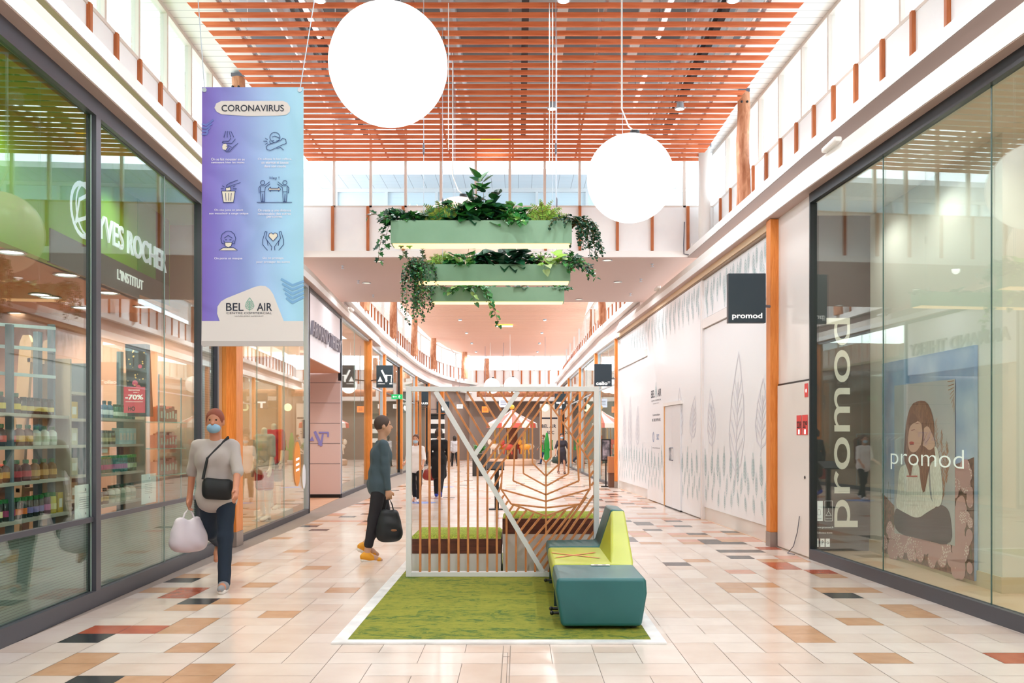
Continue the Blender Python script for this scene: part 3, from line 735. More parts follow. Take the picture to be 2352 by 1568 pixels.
# ---- right: white hoarding
HB = mat('hoarding_white', '#eceef2', .3); HP = mat('plinth_pale', '#ddd6d0', .15)
TEAL = mat('leaf_teal', '#9dbfc0', .5); FAINT = mat('leaf_faint', '#dadbe3', .4)
h0, h1, h2, h3 = 12.42, wd('R', 1613), wd('R', 1490), 26.25
root = structure(sweep('R', h0, h3, rect(-.06, -.03, .0, 4.48)).build('wall_right_backing', HP))  # slanted backing wall behind the hoarding boards
def hoard(d0, d1, off, z0, z1, label, mb=None):
    mb = MB(); wbox(mb, 'R', d0, d1, -.03, off, z0, z1); o = mb.build('hoarding_board', HB); tag(o, label, 'hoarding'); return o
hA = hoard(h0+.03, h1-.10, -.01, .235, 3.46, 'white hoarding board with big faint leaves nearest the orange pillar')
hB_ = hoard(h0+.03, h1-.10, -.01, 3.66, 4.36, 'upper white board with hanging leaf drawings behind the square sign')
hC = hoard(h1+.02, h2, .03, .02, 4.36, 'full height white hoarding board with the logo and the double door')
hD = hoard(h2+.08, h3-.1, -.01, .235, 3.46, 'farthest white hoarding board beside the distant orange pillar')
hE = hoard(h2+.08, h3-.1, -.01, 3.66, 4.36, 'farthest upper white board with small hanging leaf drawings')
mb = MB(); wbox(mb, 'R', h0, h1, -.02, .02, 3.48, 3.64); wbox(mb, 'R', h2, h3, -.02, .02, 3.48, 3.64); wbox(mb, 'R', h1-.10, h1, -.03, .03, 0, 4.4); wbox(mb, 'R', h3-.1, h3, -.03, .02, 0, 4.4)
structure(mb.build('trim_13', mat('trim_white', '#e9e4e2', .35)))
mb = MB(); wbox(mb, 'R', h0, h3, -.04, .05, 4.40, 4.50); mb.k = 1; wbox(mb, 'R', h0, h3, -.04, .035, 4.365, 4.40)  # narrow darker brown strip below the pale wood
structure(mb.build('trim_14', [mat('pale_wood', '#d9bd9c', .6), mat('dark_strip', '#8f7a68', .7)]))
def leaf_rows(parent, d0, d1, off, base_z, top_z, top_down, seed, zmax=None):
    a = wp('R', d1, off); b = wp('R', d0, off); u = (b-a).normalized(); L_ = (b-a).length
    r = random.Random(seed); ar = Art(a, u, (0, 0, 1))
    x = .12
    while x < L_-.14:
        if base_z is not None:
            leaf_art(ar, x, base_z+.62+r.uniform(-.05, .05), .42+r.uniform(-.05, .1), .15, .009, r.uniform(-.15, .15))
            leaf_art(ar, min(x+.16, L_-.1), base_z+.36+r.uniform(-.05, .08), .34, .12, .006, r.uniform(-.3, .1))
            leaf_art(ar, min(x+.05, L_-.1), base_z+.12+r.uniform(-.02, .08), .27, .11, .006, r.uniform(-.1, .4))
        if top_z is not None:
            leaf_art(ar, x, top_z-.1-r.uniform(0, .05), .40, .14, .007, math.pi+r.uniform(-.2, .2))
            leaf_art(ar, min(x+.17, L_-.1), top_z-.06, .30, .11, .006, math.pi+r.uniform(-.3, .1))
            if r.random() < .8: leaf_art(ar, min(x+.08, L_-.1), top_z-.34-r.uniform(0, .06), .34, .12, .006, math.pi+r.uniform(-.1, .3))
        x += .40
    ar.build('leaf_print', TEAL, parent)
leaf_rows(hA, h0+.03, h1-.1, -.01, .22, None, False, 1); leaf_rows(hB_, h0+.03, h1-.1, -.01, None, 4.36, True, 2)
leaf_rows(hC, h1+.02, h2, .03, .18, 4.36, True, 3); leaf_rows(hD, h2+.08, h3-.1, -.01, .22, None, False, 4); leaf_rows(hE, h2+.08, h3-.1, -.01, None, 4.36, True, 5)
def big_leaves(parent, d0, d1, off, lst):
    a = wp('R', d1, off); b = wp('R', d0, off); u = (b-a).normalized(); ar = Art(a, u, (0, 0, 1))
    for x, z, h, w_, an in lst:
        ar.mb = MB(); leaf_art(ar, x, z, h, w_, .035, an, 5); ar.build('faint_leaf_print', FAINT, parent)
LA = (h1-.1)-(h0+.03)
big_leaves(hA, h0+.03, h1-.1, -.01, [(.55, 1.35, 1.0, .55, .1), (LA*.52, .95, 1.9, .85, -.1), (LA*.86, 1.35, 1.0, .6, -.1)])
big_leaves(hC, h1+.02, h2, .03, [(3.55, 1.5, 1.0, .5, .1), (4.5, 1.5, .8, .5, -.3)])
big_leaves(hD, h2+.08, h3-.1, -.01, [(1.0, 1.3, 1.1, .5, .1), (1.9, 1.1, 1.5, .6, 0), (3.0, 1.3, 1.0, .5, -.1)])
# logo and small print on the hoarding
a = wp('R', h2, .03); b = wp('R', h1+.02, .03); u = (b-a).normalized()
INK = mat('ink_navy', '#232a3d', .5)
def hx(px_): return (wp('R', wd('R', px_, .03), .03)-a).length
ar = Art(a, u, (0, 0, 1))
x0, x1 = hx(1495.5), hx(1519); zc = px2z(903, wd('R', 1507, .03)); w_ = x1-x0
text(ar, 'BEL', x0+w_*.19, zc, w_*.36, .17, .012); text(ar, 'AIR', x0+w_*.82, zc, w_*.34, .17, .012); text(ar, 'CENTRE COMMERCIAL', x0+w_/2, zc-.16, w_*.95, .035); text(ar, 'NATURELLEMENT RAMBOUILLET', x0+w_/2, zc-.23, w_*.6, .02)
x0, x1 = hx(1498), hx(1517)
text(ar, 'Commercialisation', (x0+x1)/2, px2z(952, wd('R', 1507, .03)), (x1-x0)*.85, .05); text(ar, '01 30 59 90 42', (x0+x1)/2, px2z(964, wd('R', 1507, .03)), (x1-x0), .065, .015)
text(ar, 'www.scc-france.com', (x0+x1)/2, px2z(1028, wd('R', 1507, .03)), (x1-x0)*.9, .03)
ar.build('hoarding_print', INK, hC)
ar = Art(a, u, (0, 0, 1)); text(ar, 'SCC', hx(1511), px2z(1003, wd('R', 1507, .03)), .27, .13, .015); ar.circ(hx(1501), px2z(1003, wd('R', 1507, .03)), .09, .015, ry=.11); ar.circ(hx(1501), px2z(1003, wd('R', 1507, .03)), .05, .012, ry=.08); ar.build('blue_logo', mat('ink_blue', '#7c93bb', .5), hC)
ar = Art(a, u, (0, 0, 1)); xc = hx(1506.8); leaf_art(ar, xc, zc-.1, .36, .17, .012, 0, 4); ar.build('logo_leaf', TEAL, hC)
# double door in the hoarding
e0, e1 = wd('R', 1563, .05), wd('R', 1527, .05)
root = empty('hoarding_door', wp('R', (e0+e1)/2, .05, 0), 'plain white double door with small handles set in the leaf hoarding', 'door')
mid = (e0+e1)/2
for k, (p_, q_) in enumerate(((e0, mid-.006), (mid+.006, e1-.04))):
    mb = MB(); wbox(mb, 'R', p_, q_, .031, .055, .03, 2.16); lf = mb.build('door_leaf', mat('door_white', '#e4e6ea', .3), root)
    hd = .09 if k == 0 else -.09
    m_ = (mid-.07) if k == 0 else (mid+.07)
    MB().tube([wp('R', m_, .055, 1.02), wp('R', m_, .10, 1.02), wp('R', m_, .10, 1.28), wp('R', m_, .055, 1.28)], .012, 6).build('handle', GREYF, lf)
mb = MB(); wbox(mb, 'R', e1-.04, e1+.03, .0, .07, .02, 2.2); mb.build('jamb', mat('raw_wood', '#d9a777', .6), root)
mb = MB(); wbox(mb, 'R', e0-.15, e1+.03, .0, .08, 2.17, 2.24); mb.build('lintel', WHITE, root)
mb = MB(); wbox(mb, 'R', e0, e1, .0, .056, .0, .03); mb.build('threshold', BLACK, root)
# ================================================================== PROJECTING SIGNS
def blade(x0, x1, y0, y1, D, label, side, pilx, pd=None):
    p0 = at(x0, y1, D); p1 = at(x1, y0, D)
    root = empty('projecting_sign', ((p0.x+p1.x)/2, D, p0.z), label, 'sign')
    MB().box(p0.x, p1.x, D-.05, D+.05, p0.z, p1.z).build('sign_box', SIGN, root, bevel=.006)
    MB().tube([((p1.x if side == 'R' else p0.x), D+.02, (p0.z+p1.z)/2-.1), (pilx, pd or D+.05, (p0.z+p1.z)/2-.1)], .02, 6).build('bracket', GREYF, root)
    return root, p0, p1
r_, p0, p1 = blade(1671, 1757, 629, 742, 12.18, 'large dark square hanging sign on the nearest right pillar', 'R', 3.47, 12.24)
ar = Art(((p0.x+p1.x)/2, 12.13, p0.z), (1, 0, 0), (0, 0, 1)); text(ar, 'promod', 0, .085, (p1.x-p0.x)*.80, .095, .02); ar.build('lettering', LETTER, r_)
r_, p0, p1 = blade(1365, 1405, 836, 887, 26.2, 'dark square hanging sign beside the far right orange pillar', 'R', 2.92, 26.35)
ar = Art(((p0.x+p1.x)/2, 26.15, p0.z), (1, 0, 0), (0, 0, 1)); text(ar, 'celio*', 0, .09, (p1.x-p0.x)*.82, .11, .03); ar.build('lettering', LETTER, r_)
def at_logo(ar, s):
    ar.poly([(-.20*s, -.12*s), (-.06*s, -.12*s), (-.13*s, .03*s)]); ar.line([(-.08*s, .20*s), (.06*s, -.09*s)], .05*s); ar.line([(.05*s, -.12*s), (.05*s, .06*s)], .05*s)
    ar.line([(.0, .06*s), (.2*s, .06*s), (.2*s, -.02*s)], .02*s); ar.line([(.19*s, -.04*s), (.19*s, -.14*s)], .022*s); ar.poly([(.14*s, -.2*s), (.18*s, -.2*s), (.18*s, -.16*s), (.14*s, -.16*s)]); ar.poly([(.19*s, -.2*s), (.22*s, -.2*s), (.22*s, -.16*s), (.19*s, -.16*s)])
r_, p0, p1 = blade(865, 903, 839, 890, 27.0, 'dark square hanging sign with a white letter emblem on the left', 'L', -4.52, 27.42)
ar = Art(((p0.x+p1.x)/2, 26.95, (p0.z+p1.z)/2-.03), (1, 0, 0), (0, 0, 1)); at_logo(ar, 1.05); text(ar, 'ARMAND', -.10, -.19, .22, .03, .02); ar.build('emblem', LETTER, r_)
r_, p0, p1 = blade(466, 548, 616, 735, 11.9, 'dark teal hanging sign of the cosmetics shop hidden behind the banner', 'L', -3.98, 12.25)
ar = Art(((p0.x+p1.x)/2, 11.85, p0.z), (1, 0, 0), (0, 0, 1)); text(ar, 'YVES ROCHER', 0, .10, (p1.x-p0.x)*.84, .07, .02); ar.circ(0, .25, .075, .012); ar.line([(-.04, .21), (.0, .27), (.05, .29)], .012); ar.line([(-.04, .21), (.03, .22), (.05, .28)], .012); ar.build('lettering', LETTER, r_)
r_, p0, p1 = blade(965, 984, 899, 931, 42.0, 'small dark hanging sign seen through the left of the slatted screen', 'L', -4.86, 42.6)
ar = Art(((p0.x+p1.x)/2, 41.95, p0.z), (1, 0, 0), (0, 0, 1)); text(ar, 'JULES', 0, .09, (p1.x-p0.x)*.9, .12, .03); ar.build('lettering', LETTER, r_)
r_, p0, p1 = blade(1003, 1032, 922, 948, 47.6, 'dark distant sign with a white diamond behind the white diagonal', 'L', -4.78, 47.9)
ar = Art(((p0.x+p1.x)/2, 47.55, (p0.z+p1.z)/2), (1, 0, 0), (0, 0, 1)); ar.poly([(-.08, -.05), (0, -.22), (.1, -.05), (.02, .2)]); ar.build('diamond', LETTER, r_)
r_, p0, p1 = blade(1274, 1300, 904, 940, 43.7, 'dark distant hanging sign with a white mark on the right', 'R', 2.5, 43.95)
ar = Art(((p0.x+p1.x)/2, 43.65, (p0.z+p1.z)/2-.15), (1, 0, 0), (0, 0, 1)); ar.poly([(-.2, .05), (.2, .05), (.2, .13), (-.2, .13)]); ar.poly([(-.05, -.18), (.06, -.18), (.06, .05), (-.05, .05)]); ar.build('mark', LETTER, r_)
ORD = ['first', 'second', 'third', 'fourth', 'fifth', 'sixth', 'seventh', 'eighth', 'ninth', 'tenth', 'eleventh', 'twelfth', 'thirteenth', 'last']
# ================================================================== COSMETICS SHOP STOCK
SHELFM = mat('shelf_pale', '#b9b3a4', .5); POSTM = mat('rack_bluegrey', '#5d717c', .5); GCAP = mat('cap_green', '#1f6b3c', .4)
def fx(D, o=0): return -4.55-.0457*(D-8)+o
def shelf_unit(d0, d1, zs, label, depth=.32):
    root = empty('shelf_rack', (fx((d0+d1)/2)-depth/2, (d0+d1)/2, 0), label, 'shelf')
    for D in (d0+.25, d1-.25):
        MB().box(fx(D)-depth*.7, fx(D)-depth*.7+.05, D-.04, D+.04, .006, 2.55).build('post', POSTM, root)
    for z in zs:
        MB().prism([(fx(d0)-depth, d0, z-.03), (fx(d0), d0, z-.03), (fx(d1), d1, z-.03), (fx(d1)-depth, d1, z-.03)], (0, 0, .03)).build('shelf', SHELFM, root)
    MB().prism([(fx(d1)-depth, d1, .006), (fx(d1)+.01, d1, .006), (fx(d1)+.01, d1+.03, .006), (fx(d1)-depth, d1+.03, .006)], (0, 0, 2.3)).build('side_panel', mat('rack_side', '#a89b87', .5), root)
    MB().prism([(fx(d0)-depth, d0, .40), (fx(d0), d0, .40), (fx(d1), d1, .40), (fx(d1)-depth, d1, .40)], (0, 0, .03)).build('shelf', SHELFM, root)
    return root
ZS = [1.72, 1.42, 1.09, .74]
shelf_unit(6.3, 9.15, ZS, 'open cosmetics shelf rack left of the dark window post')
shelf_unit(9.95, 11.2, ZS, 'open cosmetics shelf rack right of the dark window post')
_protos = {}
def bottle(kind, col, capc, lab, h, r):
    key = (kind, col, capc, lab, h, r)
    if key in _protos: return _protos[key], False
    root = empty('bottle', (0, 0, -50), 'x', 'bottle')
    bm = mat('liquid_'+col, '#'+col, .15); c_ = (0, 0, -50)
    if kind == 'b': pr = [(r*.92, 0), (r, .01), (r, h*.62), (r*.85, h*.72), (r*.42, h*.79), (r*.42, h*.82)]
    else: pr = [(r*.95, 0), (r, .01), (r, h*.8), (r*.9, h*.82)]
    bd = MB().lathe(pr, c_, 12).build('body', bm, root, smooth=True, origin=c_)
    cr = r*(.55 if kind == 'b' else .9)
    MB().lathe([(cr, pr[-1][1]), (cr, h*.98), (cr*.9, h)], c_, 10).build('cap', mat('cap_'+capc, '#'+capc, .4), root, origin=c_)
    MB().lathe([(r*1.02, h*.2), (r*1.02, h*.48)], c_, 12).build('label', mat('paper_'+lab, '#'+lab, .6), bd, origin=c_)
    _protos[key] = root; return root, True
def row(D0, D1, z, specs, lab, group, o=-.09):
    """specs: (count, kind, body, cap, label paper, height, radius)"""
    n = sum(s[0] for s in specs); i = 0
    for cnt, kind, col, capc, paper, h, r, word in specs:
        for _ in range(cnt):
            D = D0+(D1-D0)*(i+.5)/n; i += 1
            src, new = bottle(kind, col, capc, paper, h, r)
            L_ = '%s on the %s' % (word, lab)
            if new: src.location = (fx(D)+o, D, z); tag(src, L_, 'bottle', group)
            else: copy_tree(src, (fx(D)+o, D, z), L_, group)
def carton(D, z, w_, h, col, label, group=None, o=-.1, d_=.09, name='carton'):
    root = empty(name, (fx(D)+o, D, z), label, 'box', group)
    MB().box(fx(D)+o-d_/2, fx(D)+o+d_/2, D-w_/2, D+w_/2, z, z+h).build('body', mat('card_'+col, '#'+col, .5), root)
    MB().box(fx(D)+o-d_/2-.001, fx(D)+o+d_/2+.002, D-w_*.3, D+w_*.3, z+h*.25, z+h*.7).build('printed_panel', mat('card_print', '#e9e4da', .6), root)
A1, A2, A3, A4 = 'top shelf left of the dark post', 'second shelf left of the dark post', 'third shelf left of the dark post', 'lowest shelf left of the dark post'
row(6.6, 9.0, ZS[0], [(3, 'b', 'b58aa0', '2f6b48', 'efe6ea', .2, .042, 'pale pink bottle with green cap'), (3, 'b', '9a6f93', '1f6b3c', 'e6dde6', .21, .046, 'mauve bottle with green cap'), (2, 'b', 'c9d2b0', '1f6b3c', 'f0efe2', .19, .042, 'pale green bottle with green cap'), (1, 'c', 'f2b493', 'cfd2c8', 'f4e2d8', .13, .04, 'short peach bottle'), (4, 'b', '3b2c27', '1f5b3c', 'd9c04a', .19, .042, 'dark bottle with yellow label'), (5, 'c', '2c2a26', '1c2a22', 'c9b66a', .16, .034, 'slim dark bottle with gold print')], A1, 'bottles on the top shelf')
row(7.6, 9.05, ZS[1], [(2, 'b', '4f6a5a', '1f6b3c', 'cfd8cf', .2, .05, 'sea green bottle'), (2, 'b', '26303c', '1f6b3c', 'd85a55', .2, .046, 'navy bottle with red label'), (2, 'b', '7a4a24', '1f6b3c', 'e7b04a', .2, .046, 'amber bottle with orange label'), (3, 'b', 'e9ebe2', '1f6b3c', 'b9c7b0', .19, .046, 'white bottle with green cap')], A2, 'bottles on the second shelf')
row(7.5, 9.05, ZS[2], [(2, 'b', '6e6428', '1f6b3c', 'c9c9b0', .2, .05, 'olive bottle'), (2, 'b', '6b3a1c', '1f6b3c', 'e0a04a', .2, .05, 'brown bottle with orange label'), (2, 'b', '5a1c24', '1f6b3c', 'c23c45', .2, .048, 'dark red bottle'), (3, 'b', '8a5a20', '1f6b3c', 'd9a55a', .2, .046, 'honey bottle')], A3, 'bottles on the third shelf')
row(7.8, 9.0, ZS[3], [(2, 'c', '22302a', '18803c', 'e5d9a0', .2, .034, 'dark bottle with cream label'), (2, 'c', '22302a', '18803c', 'a83a6a', .2, .034, 'dark bottle with magenta label'), (2, 'c', '22302a', '18803c', 'ef7a2c', .2, .034, 'dark bottle with orange label'), (3, 'c', '22302a', '18803c', '8f86c4', .2, .034, 'dark bottle with lilac label'), (1, 'c', '5a2a4a', '18803c', 'd67ab0', .21, .045, 'wide plum bottle'), (1, 'c', 'c9b93a', '18803c', 'e9e2a0', .21, .05, 'yellow bottle')], A4, 'bottles on the lowest shelf')
carton(7.35, ZS[1], .26, .24, 'd9a52c', 'yellow framed gift box on the second shelf at the picture edge')
carton(7.28, ZS[2], .26, .22, 'c9952c', 'yellow framed gift box on the third shelf at the picture edge')
carton(6.9, ZS[1], .2, .16, 'c9d8cf', 'pale green box beside the yellow framed box'); carton(7.45, ZS[3], .3, .14, '8a3a4a', 'dark red box at the left of the lowest shelf'); carton(9.08, ZS[3], .1, .2, 'c9a83a', 'yellow box at the right end of the lowest shelf')
# narrow stack of display shelves by the post
root = empty('display_tower', (-4.85, 9.45, 0), 'narrow tower of small shelves right beside the dark window post', 'shelf')
for z in (1.98, 1.70, 1.42, 1.10, .84, .50): MB().box(-4.98, -4.66, 9.22, 9.66, z-.03, z).build('shelf', SHELFM, root)
MB().box(-5.0, -4.98, 9.22, 9.66, .006, 2.3).build('back_panel', mat('rack_side', '#a89b87', .5), root); MB().box(-4.98, -4.66, 9.66, 9.69, .006, 2.3).build('side_panel', POSTM, root)
i = 0
for z, c in ((1.70, 'd9b03a'), (1.42, 'cfc9a8'), (1.10, 'c9b99a'), (.84, '9a7a52'), (.50, '7a6a5a')):
    for D in (9.33, 9.52):
        i += 1; carton(D, z, .15, .18, c, '%s gift carton, %s in the narrow tower' % ({'d9b03a': 'yellow', 'cfc9a8': 'pale', 'c9b99a': 'beige', '9a7a52': 'brown', '7a6a5a': 'grey brown'}[c], 'left' if D < 9.4 else 'right'), o=-.16)
B1, B2, B3, B4 = ('%s shelf right of the dark post' % t for t in ('top', 'second', 'third', 'lowest'))
row(10.0, 10.45, ZS[0], [(3, 'b', '4a6f8c', '2c4a5a', 'c9d8e0', .2, .04, 'blue bottle')], B1, 'bottles on the upper right shelves')
row(10.5, 11.1, ZS[0], [(6, 'c', '1f5a45', '1a3a2c', 'c9e0d2', .17, .036, 'deep green bottle')], B1, 'bottles on the upper right shelves')
row(10.0, 10.5, ZS[1], [(5, 'c', '6f6a4a', '3a3a32', 'c9b98a', .16, .034, 'olive slim bottle')], B2, 'bottles on the upper right shelves')
for i in range(5): carton(10.62+i*.105, ZS[1], .09, .19, 'bfe0e4', 'pale aqua carton on the second shelf right of the post', 'aqua cartons')
row(10.0, 11.15, ZS[2], [(12, 'c', '2f7f7a', '1a9a5c', 'b46a9a', .2, .03, 'slim teal bottle with bright green cap'), (4, 'c', '3f5a2a', '5aa83a', 'c9d9a0', .2, .03, 'slim olive bottle with light green cap')], B3, 'row of slim bottles')
row(10.0, 11.1, ZS[3], [(2, 'b', '5a4a2a', '3a3a32', 'c9a86a', .18, .044, 'brown bottle'), (5, 'b', 'd9d6c0', '2f5a3f', 'a8b09a', .2, .056, 'large cream bottle with dark cap')], B4, 'cream bottles')
carton(10.15, ZS[2]+.21, .24, .10, 'f0a070', 'peach carton lying over the slim teal bottles')
# glass shelves with pink cartons
root = empty('glass_shelf', (fx(11.6), 11.6, 0), 'glass display shelving with chrome clips near the end of the cosmetics shop', 'shelf')
for z in (1.70, 1.36, 1.02): MB().box(-4.95, -4.50, 11.28, 12.1, z-.012, z).build('glass_plate', mat('glass_edge', '#bfe0d6', .1), root)
for D in (11.3, 12.05): MB().tube([(-4.55, D, .006), (-4.55, D, 2.3)], .01, 6).build('rod', ALU, root)
MB().box(-4.95, -4.50, 11.28, 12.1, .35, .38).build('base_shelf', SHELFM, root)
for z, c in ((1.36, 'e79a94'), (1.02, 'eab0a8'), (1.70, 'c96a5c')):
    for k in range(7):
        D = 11.34+k*.108; carton(D, z, .09, .17+.02*(k % 3), c, '%s carton, %s along the %s glass shelf' % ({'e79a94': 'pink', 'eab0a8': 'pale pink', 'c96a5c': 'brick red'}[c], ORD[k], {1.36: 'middle', 1.02: 'lower', 1.70: 'upper'}[z]), 'cartons on the glass shelves', o=.09)
# shop poster, ladder, rails
root = empty('sale_poster', (-4.58, 10.45, px2z(948, 10.45)), 'pink sale poster reading minus seventy percent above the right shelf rack', 'poster')
x0, x1, z0, z1 = px2x(284, 10.45), px2x(333, 10.45), px2z(948, 10.45), px2z(888, 10.45)
MB().box(x0, x1, 10.45, 10.46, z0, z1).build('sheet', mat('poster_pink', '#e8506a', .5), root)
ar = Art(((x0+x1)/2, 10.45, z0), (1, 0, 0), (0, 0, 1)); text(ar, '-70%', 0, .185, .21, .06, .03); text(ar, 'Economisez', 0, .27, .13, .02, .01); text(ar, 'jusqu a', .02, .24, .06, .015, .01); ar.line([(-.1, .13), (.1, .13)], .004); ar.build('print', LETTER, root)
ar = Art(((x0+x1)/2, 10.45, z0), (1, 0, 0), (0, 0, 1)); text(ar, 'HO', -.03, .05, .08, .05, .02); ar.build('dark_print', BLACK, root)
root = empty('display_calendar', (-4.75, 10.9, 1.8), 'dark tapered gift calendar with golden stars on top of the right rack', 'display')
p = at(318, 880, 10.7); MB().prism([(p.x-.13, 10.7, 1.75), (p.x+.13, 10.7, 1.75), (p.x+.09, 10.7, 2.62), (p.x-.16, 10.7, 2.62)], (0, .12, 0)).build('panel', mat('calendar_dark', '#26303a', .4), root)
ar = Art((p.x-.02, 10.7, 1.8), (1, 0, 0), (0, 0, 1)); r = random.Random(2)
for i in range(26): ar.circ(r.uniform(-.11, .09), r.uniform(.05, .75), r.uniform(.004, .012), n=6)
ar.build('gold_stars', mat('gold_print', '#e0c27a', .4), root)
ar = Art((p.x-.02, 10.7, 1.8), (1, 0, 0), (0, 0, 1)); ar.circ(-.02, .35, .035, n=10); ar.circ(.02, .3, .03, n=10); ar.circ(.04, .55, .025, n=8); ar.build('flowers', mat('flower_print', '#c9557a', .5), root)
root = empty('display_ladder', (-4.9, 9.2, 0), 'tall pale wooden display ladder with rounded tops behind the bottles', 'ladder')
PALEW = mat('pale_beech', '#d9b591', .5)
for D, dx in ((8.9, 0), (9.35, 0)):
    MB().prism([(fx(D)-.55, D, .01), (fx(D)-.42, D, .01), (fx(D)-.26, D, 2.45), (fx(D)-.29, D, 2.52), (fx(D)-.35, D, 2.52), (fx(D)-.38, D, 2.45)], (0, .05, 0)).build('rail', PALEW, root)
for z in (.5, .95, 1.4, 1.85, 2.25): MB().box(fx(9)-.5+z*.09, fx(9)-.46+z*.09, 8.9, 9.4, z, z+.04).build('rung', PALEW, root)
root = empty('hanging_rail', (-4.95, 8.0, 0), 'pale metal frame with cross rails above the left shelf rack', 'rack')
for x in (22, 118):
    D = 8.1 if x == 22 else 9.0; q = px2x(x, D); MB().box(q-.03, q+.03, D-.02, D+.02, .01, px2z(745, D)).build('upright', POSTM, root)
for y in (750, 800, 862): MB().bar((px2x(-10, 8), 8, px2z(y-6, 8)), (px2x(125, 9.0), 9.0, px2z(y+4, 9.0)), .03, .03).build('cross_rail', mat('rail_pale', '#bcd0d2', .4), root)
# wall panels at the back of the shop
for i, (y0, y1, z0, z1, c, lab) in enumerate([(3.5, 6.4, 1.3, 2.6, '8a8a3c', 'olive wall cabinet at the back left of the cosmetics shop'), (6.9, 9.2, .6, 2.5, 'd9a08a', 'salmon wall cabinet at the back of the cosmetics shop'), (9.6, 11.8, .8, 2.7, 'cbb78c', 'cream wall cabinet at the back right of the cosmetics shop')]):
    root = empty('wall_cabinet', (-8.0, (y0+y1)/2, z0), lab, 'cabinet')
    MB().box(-8.19, -7.85, y0, y1, z0, z1).build('carcass', mat('cab_'+c, '#'+c, .6), root)
    MB().box(-7.85, -7.84, y0+.1, (y0+y1)/2-.02, z0+.1, z1-.1).build('door', mat('cab_door', '#4d5a63', .4), root); MB().box(-7.85, -7.84, (y0+y1)/2+.02, y1-.1, z0+.1, z1-.1).build('door', mat('cab_door', '#4d5a63', .4), root)
root = empty('shop_counter', (-6.3, 8.5, 0), 'dark island counter in the middle of the cosmetics shop', 'counter')
MB().box(-6.8, -5.8, 6.8, 10.6, .006, .95).build('body', mat('counter_brown', '#6b4a3a', .5), root); MB().box(-6.85, -5.75, 6.75, 10.65, .95, 1.0).build('top', mat('counter_top', '#cdb08f', .4), root)
r = random.Random(8)
for k in range(14):
    D = 6.95+k*.26; c = r.choice(['e0552c', 'e98a3a', 'd9b03a', 'c96a5c', 'e9d0b0'])
    root = empty('carton', (-5.95, D, 1.0), '%s carton, %s from the front on the dark island counter' % ({'e0552c': 'orange red', 'e98a3a': 'orange', 'd9b03a': 'yellow', 'c96a5c': 'brick', 'e9d0b0': 'beige'}[c], ORD[k]), 'box', 'cartons on the island counter')
    MB().box(-6.02, -5.88, D-.07, D+.07, 1.0, 1.14+.05*(k % 3)).build('body', mat('card_'+c, '#'+c, .5), root)
# notices taped inside the glass
for x, y0, y1, w_, lab in ((197, 1112, 1195, .17, 'white price notice on the glass left of the dark post'), (343, 1088, 1155, .17, 'white notice on the glass right of the dark post'), (452, 1021, 1078, .17, 'white notice on the glass beside the ribbed panel'), (452, 1084, 1140, .17, 'lower white notice on the glass beside the ribbed panel')):
    D = wd('L', x, -.03); a = wp('L', D-w_*1.2, -.033, 0); b = wp('L', D+w_*1.2, -.033, 0)
    if x > 400: a = wp('L', D-.2, -.030, 0); b = wp('L', D+.2, -.030, 0)
    root = empty('notice_sheet', (a.x, a.y, px2z(y1, D)), lab, 'notice')
    zz = px2z(y1, D); hh = px2z(y0, D)-zz
    MB().prism([(a.x, a.y, zz), (b.x, b.y, zz), (b.x-.003, b.y, zz), (a.x-.003, a.y, zz)], (0, 0, hh)).build('sheet', mat('paper_white', '#e9ecee', .6), root)
    u = (b-a).normalized(); ar = Art((a.x, a.y, zz), u, (0, 0, 1)); L_ = (b-a).length; ar.n = Vector((1, .05, 0)); ar.lift = .003
    for i in range(6): ar.line([(L_*.2, hh*(.35+.06*i)), (L_*.7, hh*(.35+.06*i))], hh*.012)
    ar.circ(L_*.5, hh*.86, hh*.04); text(ar, 'YVES ROCHER', L_*.5, hh*.78, L_*.5, hh*.02); ar.circ(L_*.5, hh*.2, hh*.035); ar.build('print', GREYF, root)
# ================================================================== MANNEQUIN WINDOW STICKERS
for x, y, rx, ry, m_, lab in ((683, 1065, .30, .42, mat('sticker_orange', '#f0941e', .4), 'tall orange oval sticker on the mannequin window glass'), (698, 1094, .17, .24, mat('sticker_white', '#e8eef6', .4), 'white oval sticker low on the mannequin window glass'), (698, 985, .07, .18, BLACK, 'small dark notice high on the mannequin window edge')):
    D = wd('L', x, -.005); a = wp('L', D-.5, -.005); b = wp('L', D+.5, -.005); u = (b-a).normalized()
    c = wp('L', D, -.005, px2z(y, D)); ar = Art(c, u, (0, 0, 1)); ar.n = Vector((1, .04, 0))
    if m_ is BLACK: ar.poly([(-rx, -ry), (rx, -ry), (rx, ry), (-rx, ry)])
    else: ar.circ(0, 0, rx, ry=ry, n=28)
    root = empty('window_sticker', c, lab, 'sticker'); ar.build('film', m_, root)
    if 'orange' in lab:
        ar = Art(c, u, (0, 0, 1)); ar.n = Vector((1, .04, 0)); ar.lift = .006
        for k in range(3): ar.line([(-.14, .08-.1*k), (.14, .10-.1*k)], .045)
        ar.build('print', LETTER, root)
